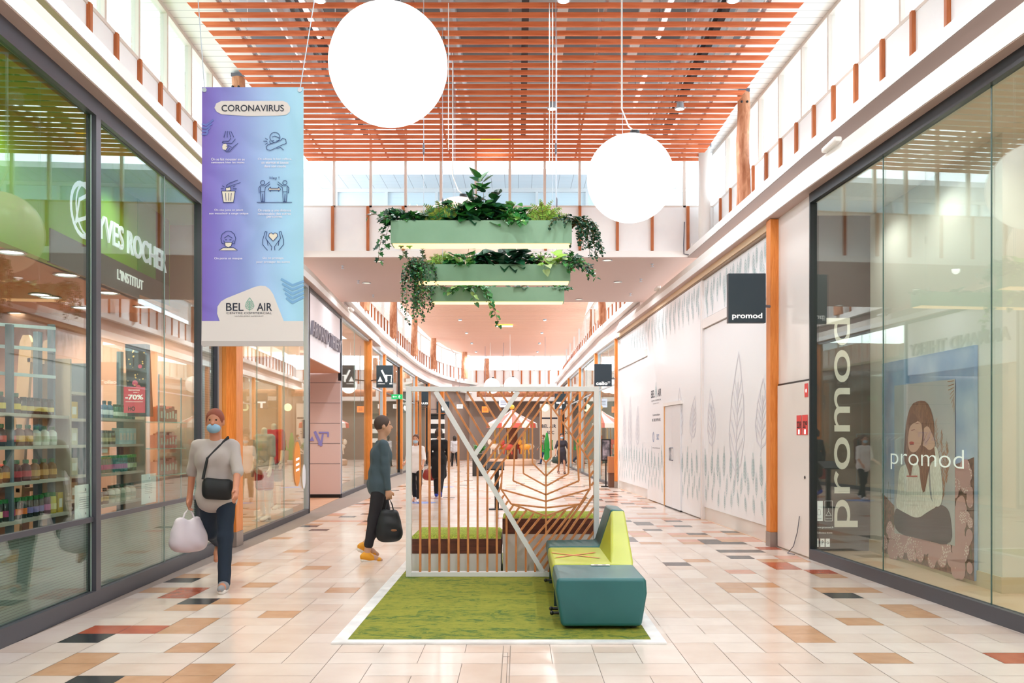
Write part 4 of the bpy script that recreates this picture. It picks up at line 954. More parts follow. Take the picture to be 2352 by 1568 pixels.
# ================================================================== TAILOR'S SHOP RAIL
root = empty('clothes_rail', (-5.6, 24.6, 0), 'metal clothes rail behind the tailor shop glass', 'rack')
MB().tube([(-5.3, 22.9, 0.01), (-5.3, 22.9, 1.6), (-5.45, 26.6, 1.6), (-5.45, 26.6, .01)], .02, 6).build('frame', ALU, root)
r = random.Random(4)
for k in range(14):
    D = 23.1+k*.25; X = -5.32-.04*k*.25; c = r.choice(['8a4a34', 'e0d2bc', '2c3038', 'b98a6a', '7a2f2a', 'd9d9d9'])
    root = empty('hanging_garment', (X, D, .7), '%s garment, %s from the front on the tailor shop rail' % ({'8a4a34': 'rust brown', 'e0d2bc': 'cream', '2c3038': 'dark navy', 'b98a6a': 'tan', '7a2f2a': 'dark red', 'd9d9d9': 'light grey'}[c], ORD[k]), 'clothing', 'garments on the rail')
    MB().prism([(X-.2, D-.03, .7), (X+.2, D-.03, .7), (X+.24, D-.03, 1.42), (X+.08, D-.03, 1.52), (X-.08, D-.03, 1.52), (X-.24, D-.03, 1.42)], (0, .06, 0)).build('cloth', mat('cloth_'+c, '#'+c, .8), root)
    MB().tube([(X, D, 1.52), (X, D, 1.6)], .005, 5).build('hook', ALU, root)
# ================================================================== BOUTIQUE DISPLAY
PL_X = 4.60
root = empty('photo_poster', (PL_X, 10.14, .05), 'large photo poster of a long-haired woman among pink flowers inside the right shop window', 'poster')
DA, DB = 11.28, 9.0
def pp(x, y):
    D = PL_X*F/(x-CX); return (DA-D, px2z(y, D)-.05)
def q(l): return [pp(1980+a/2.239, 660+b/2.239) for a, b in l]
def PA(l): a = Art((PL_X, DA, .05), (0, -1, 0), (0, 0, 1)); a.lift = l; return a
MB().box(PL_X, PL_X+.036, DB, DA, .05, 2.43).build('panel', noise_mat('poster_sky', '#7f9fc9', '#c3d0e2', nscale=1.2, rough=.4), root)
W_, H_ = DA-DB, 2.38
r = random.Random(12)
a = PA(.002); a.poly([(0, 0), (W_, 0), (W_, 1.25), (W_*.8, 1.15), (W_*.72, .62), (W_*.3, .5), (0, .75)]); a.build('field_print', noise_mat('poster_field', '#5a4a42', '#8d6a5f', nscale=18, rough=.5), root)
a = PA(.004)
for i in range(60): x = r.uniform(0, W_); a.line([(x, r.uniform(0, .2)), (x+r.uniform(-.12, .12), r.uniform(.3, .9))], .006)
a.build('stems_print', mat('poster_stem', '#6f7a4a', .5), root)
fl = []
for i in range(120):
    x = r.uniform(.03, W_-.05) if i % 3 else r.uniform(W_*.78, W_-.06); y = r.uniform(.05, .42) if x < W_*.76 else r.uniform(.05, 1.15); fl.append((x, y, r.uniform(.05, .12) if y < .5 else r.uniform(.05, .1)))
a = PA(.005)
for i_, (x, y, rr) in enumerate(fl): a.circ(x, y, min(rr, W_-.01-x, x), n=14, l=.00002*i_)
a.build('flower_heads_print', mat('poster_flower', '#c79a98', .5), root)
a = PA(.005)
for i_, (x, y, rr) in enumerate(fl):
    rm = min(rr, W_-.01-x, x)*.88
    for k in range(20):
        d_ = rm*math.sqrt((k+.5)/20); t = k*2.39996; a.circ(x+d_*math.cos(t), y+d_*math.sin(t), rm*.13, n=6, l=.00002*i_+.00001)
a.build('petals_print', mat('poster_petal', '#f0dcd8', .5), root)
a = PA(.009); a.poly(q([(170, 505), (482, 470), (482, 1328), (170, 1262)])[::-1]); a.build('backdrop_print', noise_mat('poster_panel', '#b4b4ba', '#c4c0c0', nscale=1.5, rough=.5), root)
a = PA(.0105)
for x0, y0, x1, y1 in ((400, 1000, 385, 680), (425, 1010, 412, 740), (440, 1000, 440, 800), (420, 1080, 452, 870)):
    for k in range(46):
        t = k/46; x = x0+(x1-x0)*t; y = y0+(y1-y0)*t; w__ = 16*(1-abs(t-.45))
        a.line(q([(x, y+6), (x+r.uniform(-w__, w__), y-14)]), .006)
for k in range(8): a.line(q([(478, 480+k*16), (440+k*5+r.uniform(-6, 6), 484+k*22)]), .007)
a.build('grass_print', mat('poster_grass', '#b5805f', .5), root)
SK_ = lambda l, n=2: soft(q(l), n)[::-1]
a = PA(.012); a.poly(SK_([(170, 1128), (215, 1150), (290, 1190), (345, 1150), (400, 1112), (445, 1130), (465, 1190), (472, 1335), (320, 1296), (168, 1262)])); a.build('skirt_print', mat('poster_skirt', '#4a4a4f', .6), root)
a = PA(.014); a.poly(SK_([(195, 925), (240, 905), (310, 900), (350, 930), (350, 1000), (360, 1100), (400, 1122), (345, 1152), (290, 1192), (215, 1152), (176, 1130), (190, 1040)])); a.poly(SK_([(350, 835), (388, 808), (404, 870), (414, 960), (424, 1060), (410, 1130), (372, 1122), (362, 1040), (356, 940)])); a.build('sweater_print', noise_mat('poster_sweater', '#d6cfc4', '#f7f3ec', (30, 30, 4), 6, .7), root)
a = PA(.0145)
for k in range(12): x = 200+k*12; a.line(q([(x, 985), (x-6, 1135)]), .003)
a.line(q([(366, 900), (372, 1000), (378, 1110)]), .004); a.build('knit_print', mat('poster_knit', '#a89f94', .6), root)
a = PA(.016); a.poly(SK_([(300, 580), (340, 586), (366, 640), (380, 720), (374, 800), (388, 880), (356, 905), (344, 980), (325, 1070), (308, 1010), (300, 900), (270, 900), (255, 985), (240, 930), (220, 880), (225, 780), (235, 680), (258, 602)], 1)); a.build('hair_print', noise_mat('poster_hair', '#5f3d2e', '#96694e', (20, 20, 3), 5, .6), root)
a = PA(.0165)
for k in range(16): x = 250+k*8; a.line(q([(300+k*2, 596), (x-4+k, 700), (x-12+k*1.5, 860)]), .0025)
a.build('hair_strands_print', mat('poster_strand', '#b98a68', .6), root)
a = PA(.018); a.poly(SK_([(252, 715), (262, 690), (300, 684), (320, 712), (318, 780), (302, 828), (275, 852), (250, 838), (242, 790)])); a.poly(SK_([(316, 744), (332, 716), (350, 712), (368, 750), (390, 812), (355, 842), (330, 815), (303, 812), (300, 790), (320, 775)])); a.build('skin_print', mat('poster_skin', '#d9ab98', .6), root)
a = PA(.019); a.poly(SK_([(250, 795), (262, 790), (280, 796), (268, 808), (254, 808)])); a.line(q([(238, 970), (292, 970)]), .014); a.build('lips_print', mat('poster_lips', '#c2463c', .6), root)
a = PA(.019); a.poly(SK_([(250, 660), (275, 640), (300, 690), (262, 700), (246, 740)])); a.poly(SK_([(312, 690), (322, 760), (306, 830), (318, 860), (330, 700)])); a.build('fringe_print', mat('poster_fringe', '#6f4834', .6), root)
a = PA(.020); a.line(q([(262, 735), (280, 730)]), .008); a.line(q([(255, 808), (275, 806)]), .012); a.line(q([(285, 700), (300, 697)]), .006); a.line(q([(325, 790), (345, 745)]), .004); a.line(q([(335, 800), (358, 770)]), .004)
a.build('features_print', mat('poster_features', '#8c4640', .6), root)
c = pp(2129, 1057); a = PA(.024); text(a, 'promod', c[0]-.02, c[1], pp(2212, 1057)[0]-pp(2045, 1057)[0], .26, -.01); a.build('lettering', LETTER, root)
# lettering on the dark end wall
root = empty('wall_lettering', (4.26, 11.75, .33), 'tall cream lettering running up the dark grey panel inside the right shop window', 'sign')
ar = Art((px2x(1970, 11.76), 11.76, px2z(970, 11.76)), (0, 0, 1), (-1, 0, 0)); text(ar, 'promod', 0, (px2x(1970, 11.76)-px2x(1898, 11.76))/2, px2z(730, 11.76)-px2z(1210, 11.76), px2x(1970, 11.76)-px2x(1898, 11.76), .004); ar.build('letters', mat('letter_cream', '#ece4d6', .5, emit='#ece4d6', es=.15), root)
ar = Art((px2x(1894, 11.76), 11.76, 0), (1, 0, 0), (0, 0, 1)); text(ar, 'www.promod.fr', 0, px2z(1211, 11.76), .24, .03); text(ar, 'Collections femme', 0, px2z(1223, 11.76), .2, .02)
for k, x in enumerate((1871, 1885, 1897)): X = px2x(x, 11.76)-px2x(1890, 11.76); z = px2z(1246, 11.76); ar.poly([(X-.028, z-.055), (X+.028, z-.055), (X+.028, z+.055), (X-.028, z+.055)])
X = px2x(1877, 11.76)-px2x(1890, 11.76); z0 = px2z(1196, 11.76); z1 = px2z(1150, 11.76); ar.poly([(X-.05, z0), (X+.05, z0), (X+.05, z1), (X-.05, z1)])
X2 = px2x(1899, 11.76)-px2x(1890, 11.76); ar.line([(X2-.05, z0), (X2+.05, z0), (X2+.05, z1), (X2-.05, z1)], .004, True); ar.line([(X2-.035, z0+.07), (X2, z0+.13), (X2+.035, z0+.07)], .004, True); ar.line([(X2, z0+.13), (X2, z0+.17)], .004); text(ar, 'E-RESERVATION', X2, z0+.03, .08, .012)
ar.build('small_print', LETTER, root)
ar = Art((px2x(1894, 11.76), 11.76, 0), (1, 0, 0), (0, 0, 1)); ar.lift = .006; z = px2z(1246, 11.76)
for t, x in (('f', 1871), ('P', 1885)): text(ar, t, px2x(x, 11.76)-px2x(1890, 11.76), z, .022, .06, .02)
ar.circ(px2x(1897, 11.76)-px2x(1890, 11.76), z, .014, .005, 12); ar.line([(X-.02, z0+.08), (X+.02, z0+.08), (X+.015, z0+.15), (X-.015, z0+.15)], .003, True); text(ar, 'E-SHOP', X, z0+.03, .06, .012); ar.build('icon_marks', DGREY, root)
# small lamps and a plinth deeper in the boutique
root = empty('track_lamp', (6.2, 11.2, 3.1), 'cluster of lit spot lamps on a rail deep in the right shop', 'lamp')
MB().box(5.9, 6.6, 11.15, 11.2, 3.28, 3.31).build('rail', GREYF, root); MB().tube([(6.2, 11.17, 3.3), (6.2, 11.17, 4.42)], .01, 6).build('rod', GREYF, root)
for x in (6.0, 6.25, 6.5): MB().lathe([(.0, .1), (.05, .08), (.07, 0), (.0, -.005)], (x, 11.17, 3.16), 12).build('spot_head', LAMPW, root)
root = empty('display_plinth', (6.3, 10.9, 0), 'white display plinth deep inside the right shop', 'plinth')
MB().box(6.05, 6.5, 10.7, 11.1, .006, 1.05).build('block', WHITE, root, bevel=.004); MB().box(6.03, 6.52, 10.68, 11.12, 1.05, 1.07).build('top', mat('plinth_top', '#f4f2ee', .3), root)
# ================================================================== CARPET
CARP = mat('carpet_green', '#8f9a2b', .95)
def carpet_nodes():
    m = CARP; b = m.node_tree.nodes['Principled BSDF']
    tc = N(m, 'ShaderNodeTexCoord'); mp = N(m, 'ShaderNodeMapping'); mp.inputs['Scale'].default_value = (1.7, 3.4, 1)
    n1 = N(m, 'ShaderNodeTexNoise'); n1.inputs['Scale'].default_value = 4.2; n1.inputs['Detail'].default_value = 9; n1.inputs['Roughness'].default_value = .8; n1.inputs['Distortion'].default_value = .9
    cr = N(m, 'ShaderNodeValToRGB'); e = cr.color_ramp.elements
    e[0].position = .36; e[0].color = lin('#3c5a28'); e[1].position = .47; e[1].color = lin('#7f8326')
    x = e.new(.43); x.color = lin('#5a7022'); x = e.new(.62); x.color = lin('#90902d')
    n2 = N(m, 'ShaderNodeTexNoise'); n2.inputs['Scale'].default_value = 240
    bk = N(m, 'ShaderNodeTexBrick'); bk.inputs['Scale'].default_value = 1; bk.inputs['Brick Width'].default_value = 1.0; bk.inputs['Row Height'].default_value = .25; bk.inputs['Mortar Size'].default_value = .0
    bk.inputs['Color1'].default_value = (0, 0, 0, 1); bk.inputs['Color2'].default_value = (1, 1, 1, 1)
    ad = N(m, 'ShaderNodeMath', operation='MULTIPLY_ADD'); ad.inputs[1].default_value = .10; 
    sub = N(m, 'ShaderNodeMath', operation='SUBTRACT'); sub.inputs[1].default_value = .04
    bp = N(m, 'ShaderNodeBump'); bp.inputs['Strength'].default_value = .6; bp.inputs['Distance'].default_value = .004
    link(m, tc.outputs['Object'], mp.inputs[0]); link(m, mp.outputs[0], n1.inputs['Vector']); link(m, tc.outputs['Object'], n2.inputs['Vector']); link(m, tc.outputs['Object'], bk.inputs['Vector'])
    link(m, bk.outputs['Color'], ad.inputs[0]); link(m, n1.outputs['Fac'], ad.inputs[2]); link(m, ad.outputs[0], sub.inputs[0])
    link(m, sub.outputs[0], cr.inputs[0]); link(m, cr.outputs[0], b.inputs['Base Color']); link(m, n2.outputs['Fac'], bp.inputs['Height']); link(m, bp.outputs[0], b.inputs['Normal'])
carpet_nodes()
CX0, CX1, CD0, CD1 = -1.355, 1.078, 6.46, 11.6
root = empty('carpet', ((CX0+CX1)/2, (CD0+CD1)/2, 0), 'mottled moss green carpet taped to the tiled floor under the slatted screen', 'carpet')
MB().box(CX0+.09, CX1-.09, CD0+.09, CD1-.09, .002, .012).build('pile', CARP, root, origin=(CX0, CD0, 0))
TAPE = noise_mat('tape_white', '#d8d8da', '#f2f2f2', nscale=5, rough=.3)
mb = MB(); mb.box(CX0, CX1, CD0, CD0+.10, .001, .015); mb.box(CX0, CX1, CD1-.1, CD1, .001, .015); mb.box(CX0, CX0+.10, CD0+.1, CD1-.1, .001, .0145); mb.box(CX1-.10, CX1, CD0+.1, CD1-.1, .001, .0145)
mb.build('border_tape', TAPE, root)
# ================================================================== SLATTED SCREEN
SD = 9.52
def sx(u): return px2x(920+u/3.267, SD)
def sz(v): return px2z(870+v/3.267, SD)
root = empty('slatted_screen', (sx(765), SD+.04, 0), 'square white-framed wooden lattice screen with a leaf pattern standing on the green carpet', 'screen')
FRW = mat('screen_frame', '#dcdcdd', .4)
x0, x1, z1 = sx(40), sx(1490), sz(57); fw_ = .055; dep = .09
mb = MB()
mb.box(x0, x0+fw_, SD, SD+dep, .012, z1); mb.box(x1-fw_, x1, SD, SD+dep, .012, z1); mb.box(x0+fw_, x1-fw_, SD, SD+dep, z1-.05, z1); mb.box(x0+fw_, x1-fw_, SD, SD+dep, .012, .062)
mb.build('frame', FRW, root, bevel=.003)
_sc = [0]
def seg(u0, v0, u1, v1, w_, dd, name, m, dz=0):
    _sc[0] += 1; dz += .0007*(_sc[0] % 7); dd += .0004*(_sc[0] % 5)
    p = Vector((sx(u0), SD+.005+dz+dd/2, max(.06, sz(v0)))); q = Vector((sx(u1), SD+.005+dz+dd/2, max(.06, sz(v1))))
    return MB().bar(p, q, dd, w_, up=Vector((0, -1, 0)).cross(q-p)).build(name, m, root)
seg(262, 93, 1068, 1462, .050, .07, 'diagonal_bar', FRW); seg(882, 93, 560, 565, .048, .07, 'diagonal_bar', FRW)
for u, v in [(145, 93), (215, 93), (290, 138), (360, 257), (433, 382), (505, 505), (577, 628), (650, 752), (722, 875), (795, 1000), (867, 1122), (940, 1247), (1010, 1367)]:
    seg(u, v, u, 1457, .021, .045, 'slat', SLATW, .012)
for a in [(335, 95, 580, 500), (418, 95, 622, 437), (500, 95, 665, 365), (582, 95, 712, 300), (665, 95, 755, 237), (748, 95, 805, 180), (832, 95, 850, 120)]: seg(*a, .021, .045, 'slat', SLATW, .012)
for a in [(958, 95, 592, 612), (1020, 95, 618, 664), (1082, 95, 645, 712), (1092, 165, 765, 625), (765, 620, 672, 757), (765, 700, 702, 805), (758, 780, 735, 850),
          (1145, 95, 1100, 158), (1208, 95, 1130, 205), (1272, 95, 1160, 250), (1335, 95, 1195, 290), (1398, 95, 1225, 335), (1452, 100, 1255, 380), (1452, 185, 1285, 420), (1452, 270, 1315, 462), (1452, 350, 1345, 503), (1452, 435, 1375, 545), (1452, 518, 1403, 588), (1452, 605, 1420, 650), (1452, 690, 1424, 730), (1452, 775, 1432, 802),
          (775, 875, 755, 905), (805, 918, 785, 950), (845, 950, 815, 995), (890, 965, 842, 1040), (945, 985, 870, 1090), (1000, 1010, 897, 1145), (1060, 1028, 925, 1190), (1165, 1012, 955, 1290-45), (1240, 985, 985, 1298), (1320, 955, 1012, 1345), (1395, 885, 1037, 1395), (1452, 875, 1062, 1440), (1452, 970, 1110, 1457), (1452, 1060, 1170, 1457), (1452, 1150, 1235, 1457), (1452, 1240, 1300, 1457), (1452, 1330, 1365, 1457)]:
    seg(*a, .021, .045, 'slat', SLATW, .012)
veins = [[(1095, 150), (1415, 605), (1425, 822), (1350, 940), (1092, 1030), (830, 940), (755, 830), (765, 620)],
         [(1055, 225), (1055, 588), (1092, 630), (1130, 588), (1130, 200)], [(990, 305), (990, 632), (1092, 730), (1190, 640), (1190, 285)],
         [(922, 400), (922, 710), (1092, 805), (1262, 710), (1262, 395)], [(858, 500), (845, 765), (1092, 870), (1340, 765), (1325, 490)],
         [(755, 830), (1092, 920), (1430, 825)], [(830, 940), (1092, 968), (1350, 940)], [(1092, 630), (1092, 1165)]]
for vn in veins:
    for (a, b), (c_, d_) in zip(vn, vn[1:]): seg(a, b, c_, d_, .016, .05, 'leaf_vein', SLATW, .010)
# ================================================================== PLANTER BENCHES BEHIND THE SCREEN
GRASS = noise_mat('artificial_grass', '#6f7f1f', '#a6ae3a', nscale=60, rough=.95, detail=3, bump=1.0)
DWOOD = noise_mat('dark_wood', '#4f2a20', '#6b3a2c', (1.2, 12, 12), 3, .5, 5, distortion=.5)
def planter_bench(xa, xb, d0, d1, z1, z2, z3, label):
    root = empty('grass_bench', ((xa+xb)/2, (d0+d1)/2, 0), label, 'bench')
    MB().box(xa, xb, d0, d1, .012, z1).build('base', mat('bench_base', '#d5d5d6', .5), root, bevel=.004)
    MB().box(xa-.004, xb+.004, d0-.006, d1+.006, z1, z2).build('wood_band', DWOOD, root, bevel=.004)
    mb = MB(); r = random.Random(3); n = 34; m_ = 18; vs = []; fs = []
    for j in range(m_+1):
        for i in range(n+1):
            e = min(i, n-i, j, m_-j); vs.append((xa+(xb-xa)*i/n, d0+(d1-d0)*j/m_, z2+(.0 if e == 0 else (z3-z2)*(.75 if e == 1 else 1))+r.uniform(-.003, .003)))
    for j in range(m_):
        for i in range(n): fs.append((j*(n+1)+i, j*(n+1)+i+1, (j+1)*(n+1)+i+1, (j+1)*(n+1)+i))
    mb.raw(vs, fs); mb.build('turf_seat', GRASS, root, smooth=True)
planter_bench(-1.20, -.19, 9.88, 10.85, .215, .377, .42, 'low bench with a moss green turf seat and dark wood band, left behind the screen')
planter_bench(-.17, .88, 9.90, 10.55, .43, .60, .635, 'taller turf-topped bench with dark wood band, right behind the screen')
# ================================================================== SOFA
TEALV = noise_mat('vinyl_teal', '#205e62', '#28686a', nscale=2, rough=.35); LIMEV = noise_mat('vinyl_lime', '#b3bb2c', '#bfc63a', nscale=2, rough=.33)
root = empty('modular_sofa', (.65, 8.2, 0), 'teal and lime green modular vinyl seat on the front right of the carpet', 'sofa')
def hexa(A, B, name, m, bev=.03):
    """body between two profiles"""
    n = len(A); mb = MB(); mb.raw(list(A)+list(B), [tuple(range(n))[::-1], tuple(range(n, 2*n))]+[(i, (i+1) % n, n+(i+1) % n, n+i) for i in range(n)])
    return mb.build(name, m, root, bevel=bev, seg=4)
o = hexa([(.335, 6.9, .035), (.957, 6.9, .035), (1.0, 6.9, .29), (.992, 6.9, .41), (.30, 6.9, .41), (.292, 6.9, .32)], [(.335, 7.66, .035), (.957, 7.66, .035), (1.0, 7.66, .29), (.992, 7.66, .41), (.30, 7.66, .41), (.292, 7.66, .32)], 'stool_block', TEALV, .028)
d0, d1 = 7.69, 8.86
o = hexa([(.345, d0, .035), (.98, d0, .035), (1.0, d0, .40), (.80, d0, .41), (.30, d0, .41), (.292, d0, .34)], [(.345, d1, .035), (1.0, d1, .035), (1.07, d1, .40), (.81, d1, .41), (.30, d1, .41), (.292, d1, .34)], 'lime_seat', LIMEV, .025)
mb = MB(); a, b, c_, d_, e_, f_ = (.80, d0+.01, .395), (1.0, d0+.01, .395), (1.075, d1, .395), (.80, d1, .395), (.925, d1, .775), (1.055, d1, .775)
mb.raw([a, b, c_, d_, e_, f_], [(0, 1, 5, 4), (1, 2, 5), (3, 0, 4), (2, 3, 4, 5), (3, 2, 1, 0)]); mb.build('lime_backrest', LIMEV, root, bevel=.02, seg=4)
prof = lambda D: [(.345, D, .035), (1.0, D, .035), (1.07, D, .40), (1.075, D, .66), (1.055, D, .775), (.925, D, .785), (.81, D, .42), (.30, D, .412), (.292, D, .34)]
hexa(prof(8.88), prof(9.46), 'teal_seat', TEALV, .02)
for k, D in enumerate((7.68, 8.87)):
    MB().box(.31, .985, D-.005, D+.005, .05, .40).build('seam', mat('seam_dark', '#163a3a', .6), root)
for X in (.40, .90):
    for D in (7.02, 7.6, 8.8, 9.35): MB().lathe([(.035, 0), (.035, .036)], (X, D, .0125), 12).build('foot', BLACK, root)
for D in (7.12, 7.30, 8.75):
    mb = MB(); mb.tube([(.33, D, .10), (.275, D, .10)], .012, 8); mb.ball((.27, D, .10), .018, 8, 6); mb.build('connector', BLACK, root)
ar = Art((.30, 7.9, .412), (1, 0, 0), (0, 1, 0)); ar.line([(.05, .18), (.42, .52)], .028); ar.line([(.02, .50), (.43, .14)], .028); ar.build('tape_cross', mat('tape_coral', '#ef7c4c', .4), root)
ar = Art((.62, 7.56, .412), (1, 0, 0), (0, 1, 0)); ar.poly([(0, 0), (.16, 0), (.16, .07), (0, .07)]); ar.build('notice', WHITE, root)
ar = Art((.62, 7.56, .413), (1, 0, 0), (0, 1, 0)); ar.circ(.045, .035, .018); ar.circ(.11, .035, .018); ar.build('notice_print', GREYF, root)
# ================================================================== GLOBE LAMPS
def globe(x, D, z, r, m, label, cord=True, ztop=6.95, wob=0):
    root = empty('globe_lamp', (x, D, z), label, 'lamp')
    MB().ball((x, D, z), r, 48, 28).build('shade', m, root, smooth=True)
    MB().lathe([(.055, r-.02), (.055, r+.045), (.03, r+.05)], (x+.05, D, z), 16).build('cap', BLACK, root)
    if cord:
        zt = z+r
        MB().tube([(x+.05, D, zt+.04), (x-.02, D, zt+.10), (x-.10+wob, D, zt+.30), (x-.10+wob, D, ztop)], .009, 6).build('cable', WHITE, root)
        MB().tube([(x-.09, D, zt-.02), (x-.09, D, ztop)], .003, 5).build('wire', ALU, root)
    return root
globe(px2x(892, 7.5), 7.5, px2z(150, 7.5), .497, GLOBE, 'largest glowing white globe lamp hanging left of centre near the ceiling')
globe(px2x(1448, 10.2), 10.2, px2z(410, 10.2), .497, GLOBE, 'glowing white globe lamp hanging lower on the right over the bridge front')
globe(px2x(1056, 12.6), 12.6, px2z(545, 12.6), .56, GLOBE2, 'pale pinkish globe lamp mostly hidden behind the hanging planters')
globe(px2x(1130, 50), 50, px2z(886, 50), .44, GLOBE, 'tiny far globe lamp, left one above the screen top edge', True, 6.8)
globe(px2x(1176, 46), 46, px2z(884, 46), .40, GLOBE, 'tiny far globe lamp, right one above the screen top edge', True, 6.8)
# ceiling luminaires between the slats
for x, y, D, lab in ((1128, 355, 16.6, 'yellow-lit fluorescent luminaire behind the last ceiling slats above the bridge'), (1159, 748, 42, 'glowing yellow ceiling luminaire over the far mall beneath the planters')):
    p = at(x, y, D); s_ = .20 if D < 20 else .38
    if D < 20: p.z = 6.98
    else: p.z = 6.74
    root = empty('ceiling_luminaire', p, lab, 'light')
    MB().box(p.x-s_, p.x+s_, D-.07, D+.07, p.z, p.z+.05).build('housing', LAMPY, root)
    MB().box(p.x-s_, p.x+s_, D-.05, D+.05, p.z-.03, p.z).build('tube', LAMPW, root)
# ================================================================== BANNER
BD = 7.0
bx0, bx1, bzt, bzb = px2x(464, BD), px2x(697, BD), px2z(200, BD), px2z(792, BD)
root = empty('hanging_banner', ((bx0+bx1)/2, BD, bzb), 'tall violet to light blue hygiene banner with pictograms hanging before the cosmetics shop', 'banner')
BAN = mat('banner_print', '#8fa0dc', .45)
def banner_nodes():
    m = BAN; b = m.node_tree.nodes['Principled BSDF']
    tc = N(m, 'ShaderNodeTexCoord'); sp = N(m, 'ShaderNodeSeparateXYZ'); cr = N(m, 'ShaderNodeValToRGB'); e = cr.color_ramp.elements
    e[0].position = 0; e[0].color = lin('#8068c6'); e[1].position = 1; e[1].color = lin('#a9def5')
    for p_, c_ in ((.12, '#857ad4'), (.38, '#93a0e4'), (.62, '#a4c6f4'), (.85, '#a9dbfa')): x = e.new(p_); x.color = lin(c_)
    nz = N(m, 'ShaderNodeTexNoise'); nz.inputs['Scale'].default_value = 1.6; nz.inputs['Detail'].default_value = 1; nz.inputs['Distortion'].default_value = 1.2
    bp = N(m, 'ShaderNodeBump'); bp.inputs['Strength'].default_value = .9; bp.inputs['Distance'].default_value = .06
    link(m, tc.outputs['Generated'], sp.inputs[0]); link(m, sp.outputs[0], cr.inputs[0]); link(m, cr.outputs[0], b.inputs['Base Color'])
    link(m, tc.outputs['Object'], nz.inputs['Vector']); link(m, nz.outputs['Fac'], bp.inputs['Height']); link(m, bp.outputs[0], b.inputs['Normal'])
banner_nodes()
MB().box(bx0, bx1, BD, BD+.004, bzb, bzt).build('cloth', BAN, root)
A = lambda: Art((0, BD, 0), (1, 0, 0), (0, 0, 1), .004)
def bx(x): return px2x(x, BD)
def bz(y): return px2z(y, BD)
k = BD/F
CREAMB = mat('banner_cream', '#e4dedc', .5); NAVY = mat('banner_navy', '#243a78', .5); CAPT = mat('banner_caption', '#f1effa', .5)
a = A(); a.poly([(bx(464), bz(737)), (bx(697), bz(737)), (bx(697), bz(792)), (bx(463), bz(792))][::-1])
a.poly([(bx(x), bz(y)) for x, y in [(505, 737), (499, 720), (500, 704), (508, 692), (520, 685), (585, 659), (598, 656), (610, 657), (620, 664), (628, 676), (652, 737)]])
a.poly([(bx(x), bz(y)) for x, y in [(509, 232), (650, 232), (660, 236), (667, 246), (666, 257), (658, 264), (640, 266), (570, 267), (510, 263), (498, 257), (493, 248), (497, 238)]])
a.build('cream_shapes', CREAMB, root)
a = A(); a.lift = .007; text(a, 'CORONAVIRUS', bx(581), bz(249), 143*k, 15*k, .01); text(a, 'BEL', bx(540), bz(705), 40*k, 18*k, .008); text(a, 'AIR', bx(608), bz(705), 35*k, 18*k, .008); text(a, 'CENTRE COMMERCIAL', bx(573), bz(719), 104*k, 4.5*k); text(a, 'NATURELLEMENT RAMBOUILLET', bx(573), bz(726), 66*k, 2.4*k); a.build('lettering', INK, root)
a = A(); a.lift = .007; leaf_art(a, bx(574), bz(711), 27*k, 20*k, 1.3*k, 0, 5); a.build('leaf_logo', mat('logo_green', '#7db5a4', .5), root)
a = A(); a.lift = .006
for t, x, y, wd__ in (('On se fait mousser en se', 524, 366, 77), ('nettoyant bien les mains', 524, 374, 76), ('On adopte le bon reflexe,', 632, 366, 78), ('on eternue et tousse', 632, 374, 62), ('dans son coude', 632, 382, 50),
                      ('On vise juste en jetant', 526, 483, 66), ('son mouchoir a usage unique', 526, 491, 90), ('On reste a une distance', 631, 483, 76), ('raisonnable des autres', 631, 491, 76), ('personnes', 631, 499, 36), ('On porte un masque', 525, 594, 64), ('On se protege,', 628, 593, 49), ('pour proteger les autres', 628, 602, 77)):
    text(a, t, bx(x), bz(y), wd__*k, 6*k, .012)
a.build('captions', CAPT, root)
a = A(); a.lift = .006; Wt = mat('banner_icon_fill', '#f0e9d8', .5)
def PL(l): return [(bx(x), bz(y)) for x, y in l]
a.poly(PL([(510, 439), (541, 439), (537, 465), (514, 465)])); a.poly(PL([(514, 331), (520, 330), (523, 338), (519, 345), (512, 343), (511, 337)])); a.poly(PL([(519, 431), (530, 430), (531, 438), (520, 439)])); a.poly(PL([(617, 435), (622, 430), (622, 433), (640, 433), (640, 430), (645, 435), (640, 440), (640, 437), (622, 437), (622, 440)][::-1]))
a.poly(PL([(505, 575), (514, 569), (525, 567), (537, 570), (545, 575)][::-1])); a.poly(PL([(516, 556), (534, 556), (532, 565), (525, 568), (518, 565)])); a.poly(PL([(628, 554), (618, 543), (619, 537), (624, 535), (628, 538), (632, 535), (637, 537), (638, 543)]))
a.build('icon_fills', Wt, root)
a = A(); a.lift = .008; lw = 1.3*k
def ln(l, c=False): a.line(PL(l), lw, c)
# washing hands
for x in (519, 523, 527, 531): ln([(x, 302), (x-4+(x-519)*.9, 316)])
ln([(531, 318), (526, 325), (513, 325), (511, 328), (517, 330), (533, 330), (541, 320)]); ln([(547, 330), (537, 338), (529, 348), (521, 349), (516, 345)]); ln([(520, 337), (526, 335), (533, 339)]); ln([(520, 345), (525, 338)]); ln([(524, 347), (529, 341)])
# elbow cough
a.circ(bx(632), bz(316), 11.5*k, lw); ln([(620, 324), (622, 331)]); ln([(626, 315), (632, 313), (643, 318)]); ln([(626, 323), (630, 323)]); ln([(636, 323), (640, 323)]); ln([(614, 344), (612, 338), (616, 333), (645, 323), (650, 318), (657, 321), (658, 330), (650, 333), (622, 346), (614, 344)]); ln([(636, 342), (645, 339), (652, 345)]); ln([(606, 325), (614, 325)]); ln([(610, 318), (615, 321)]); ln([(610, 332), (615, 329)])
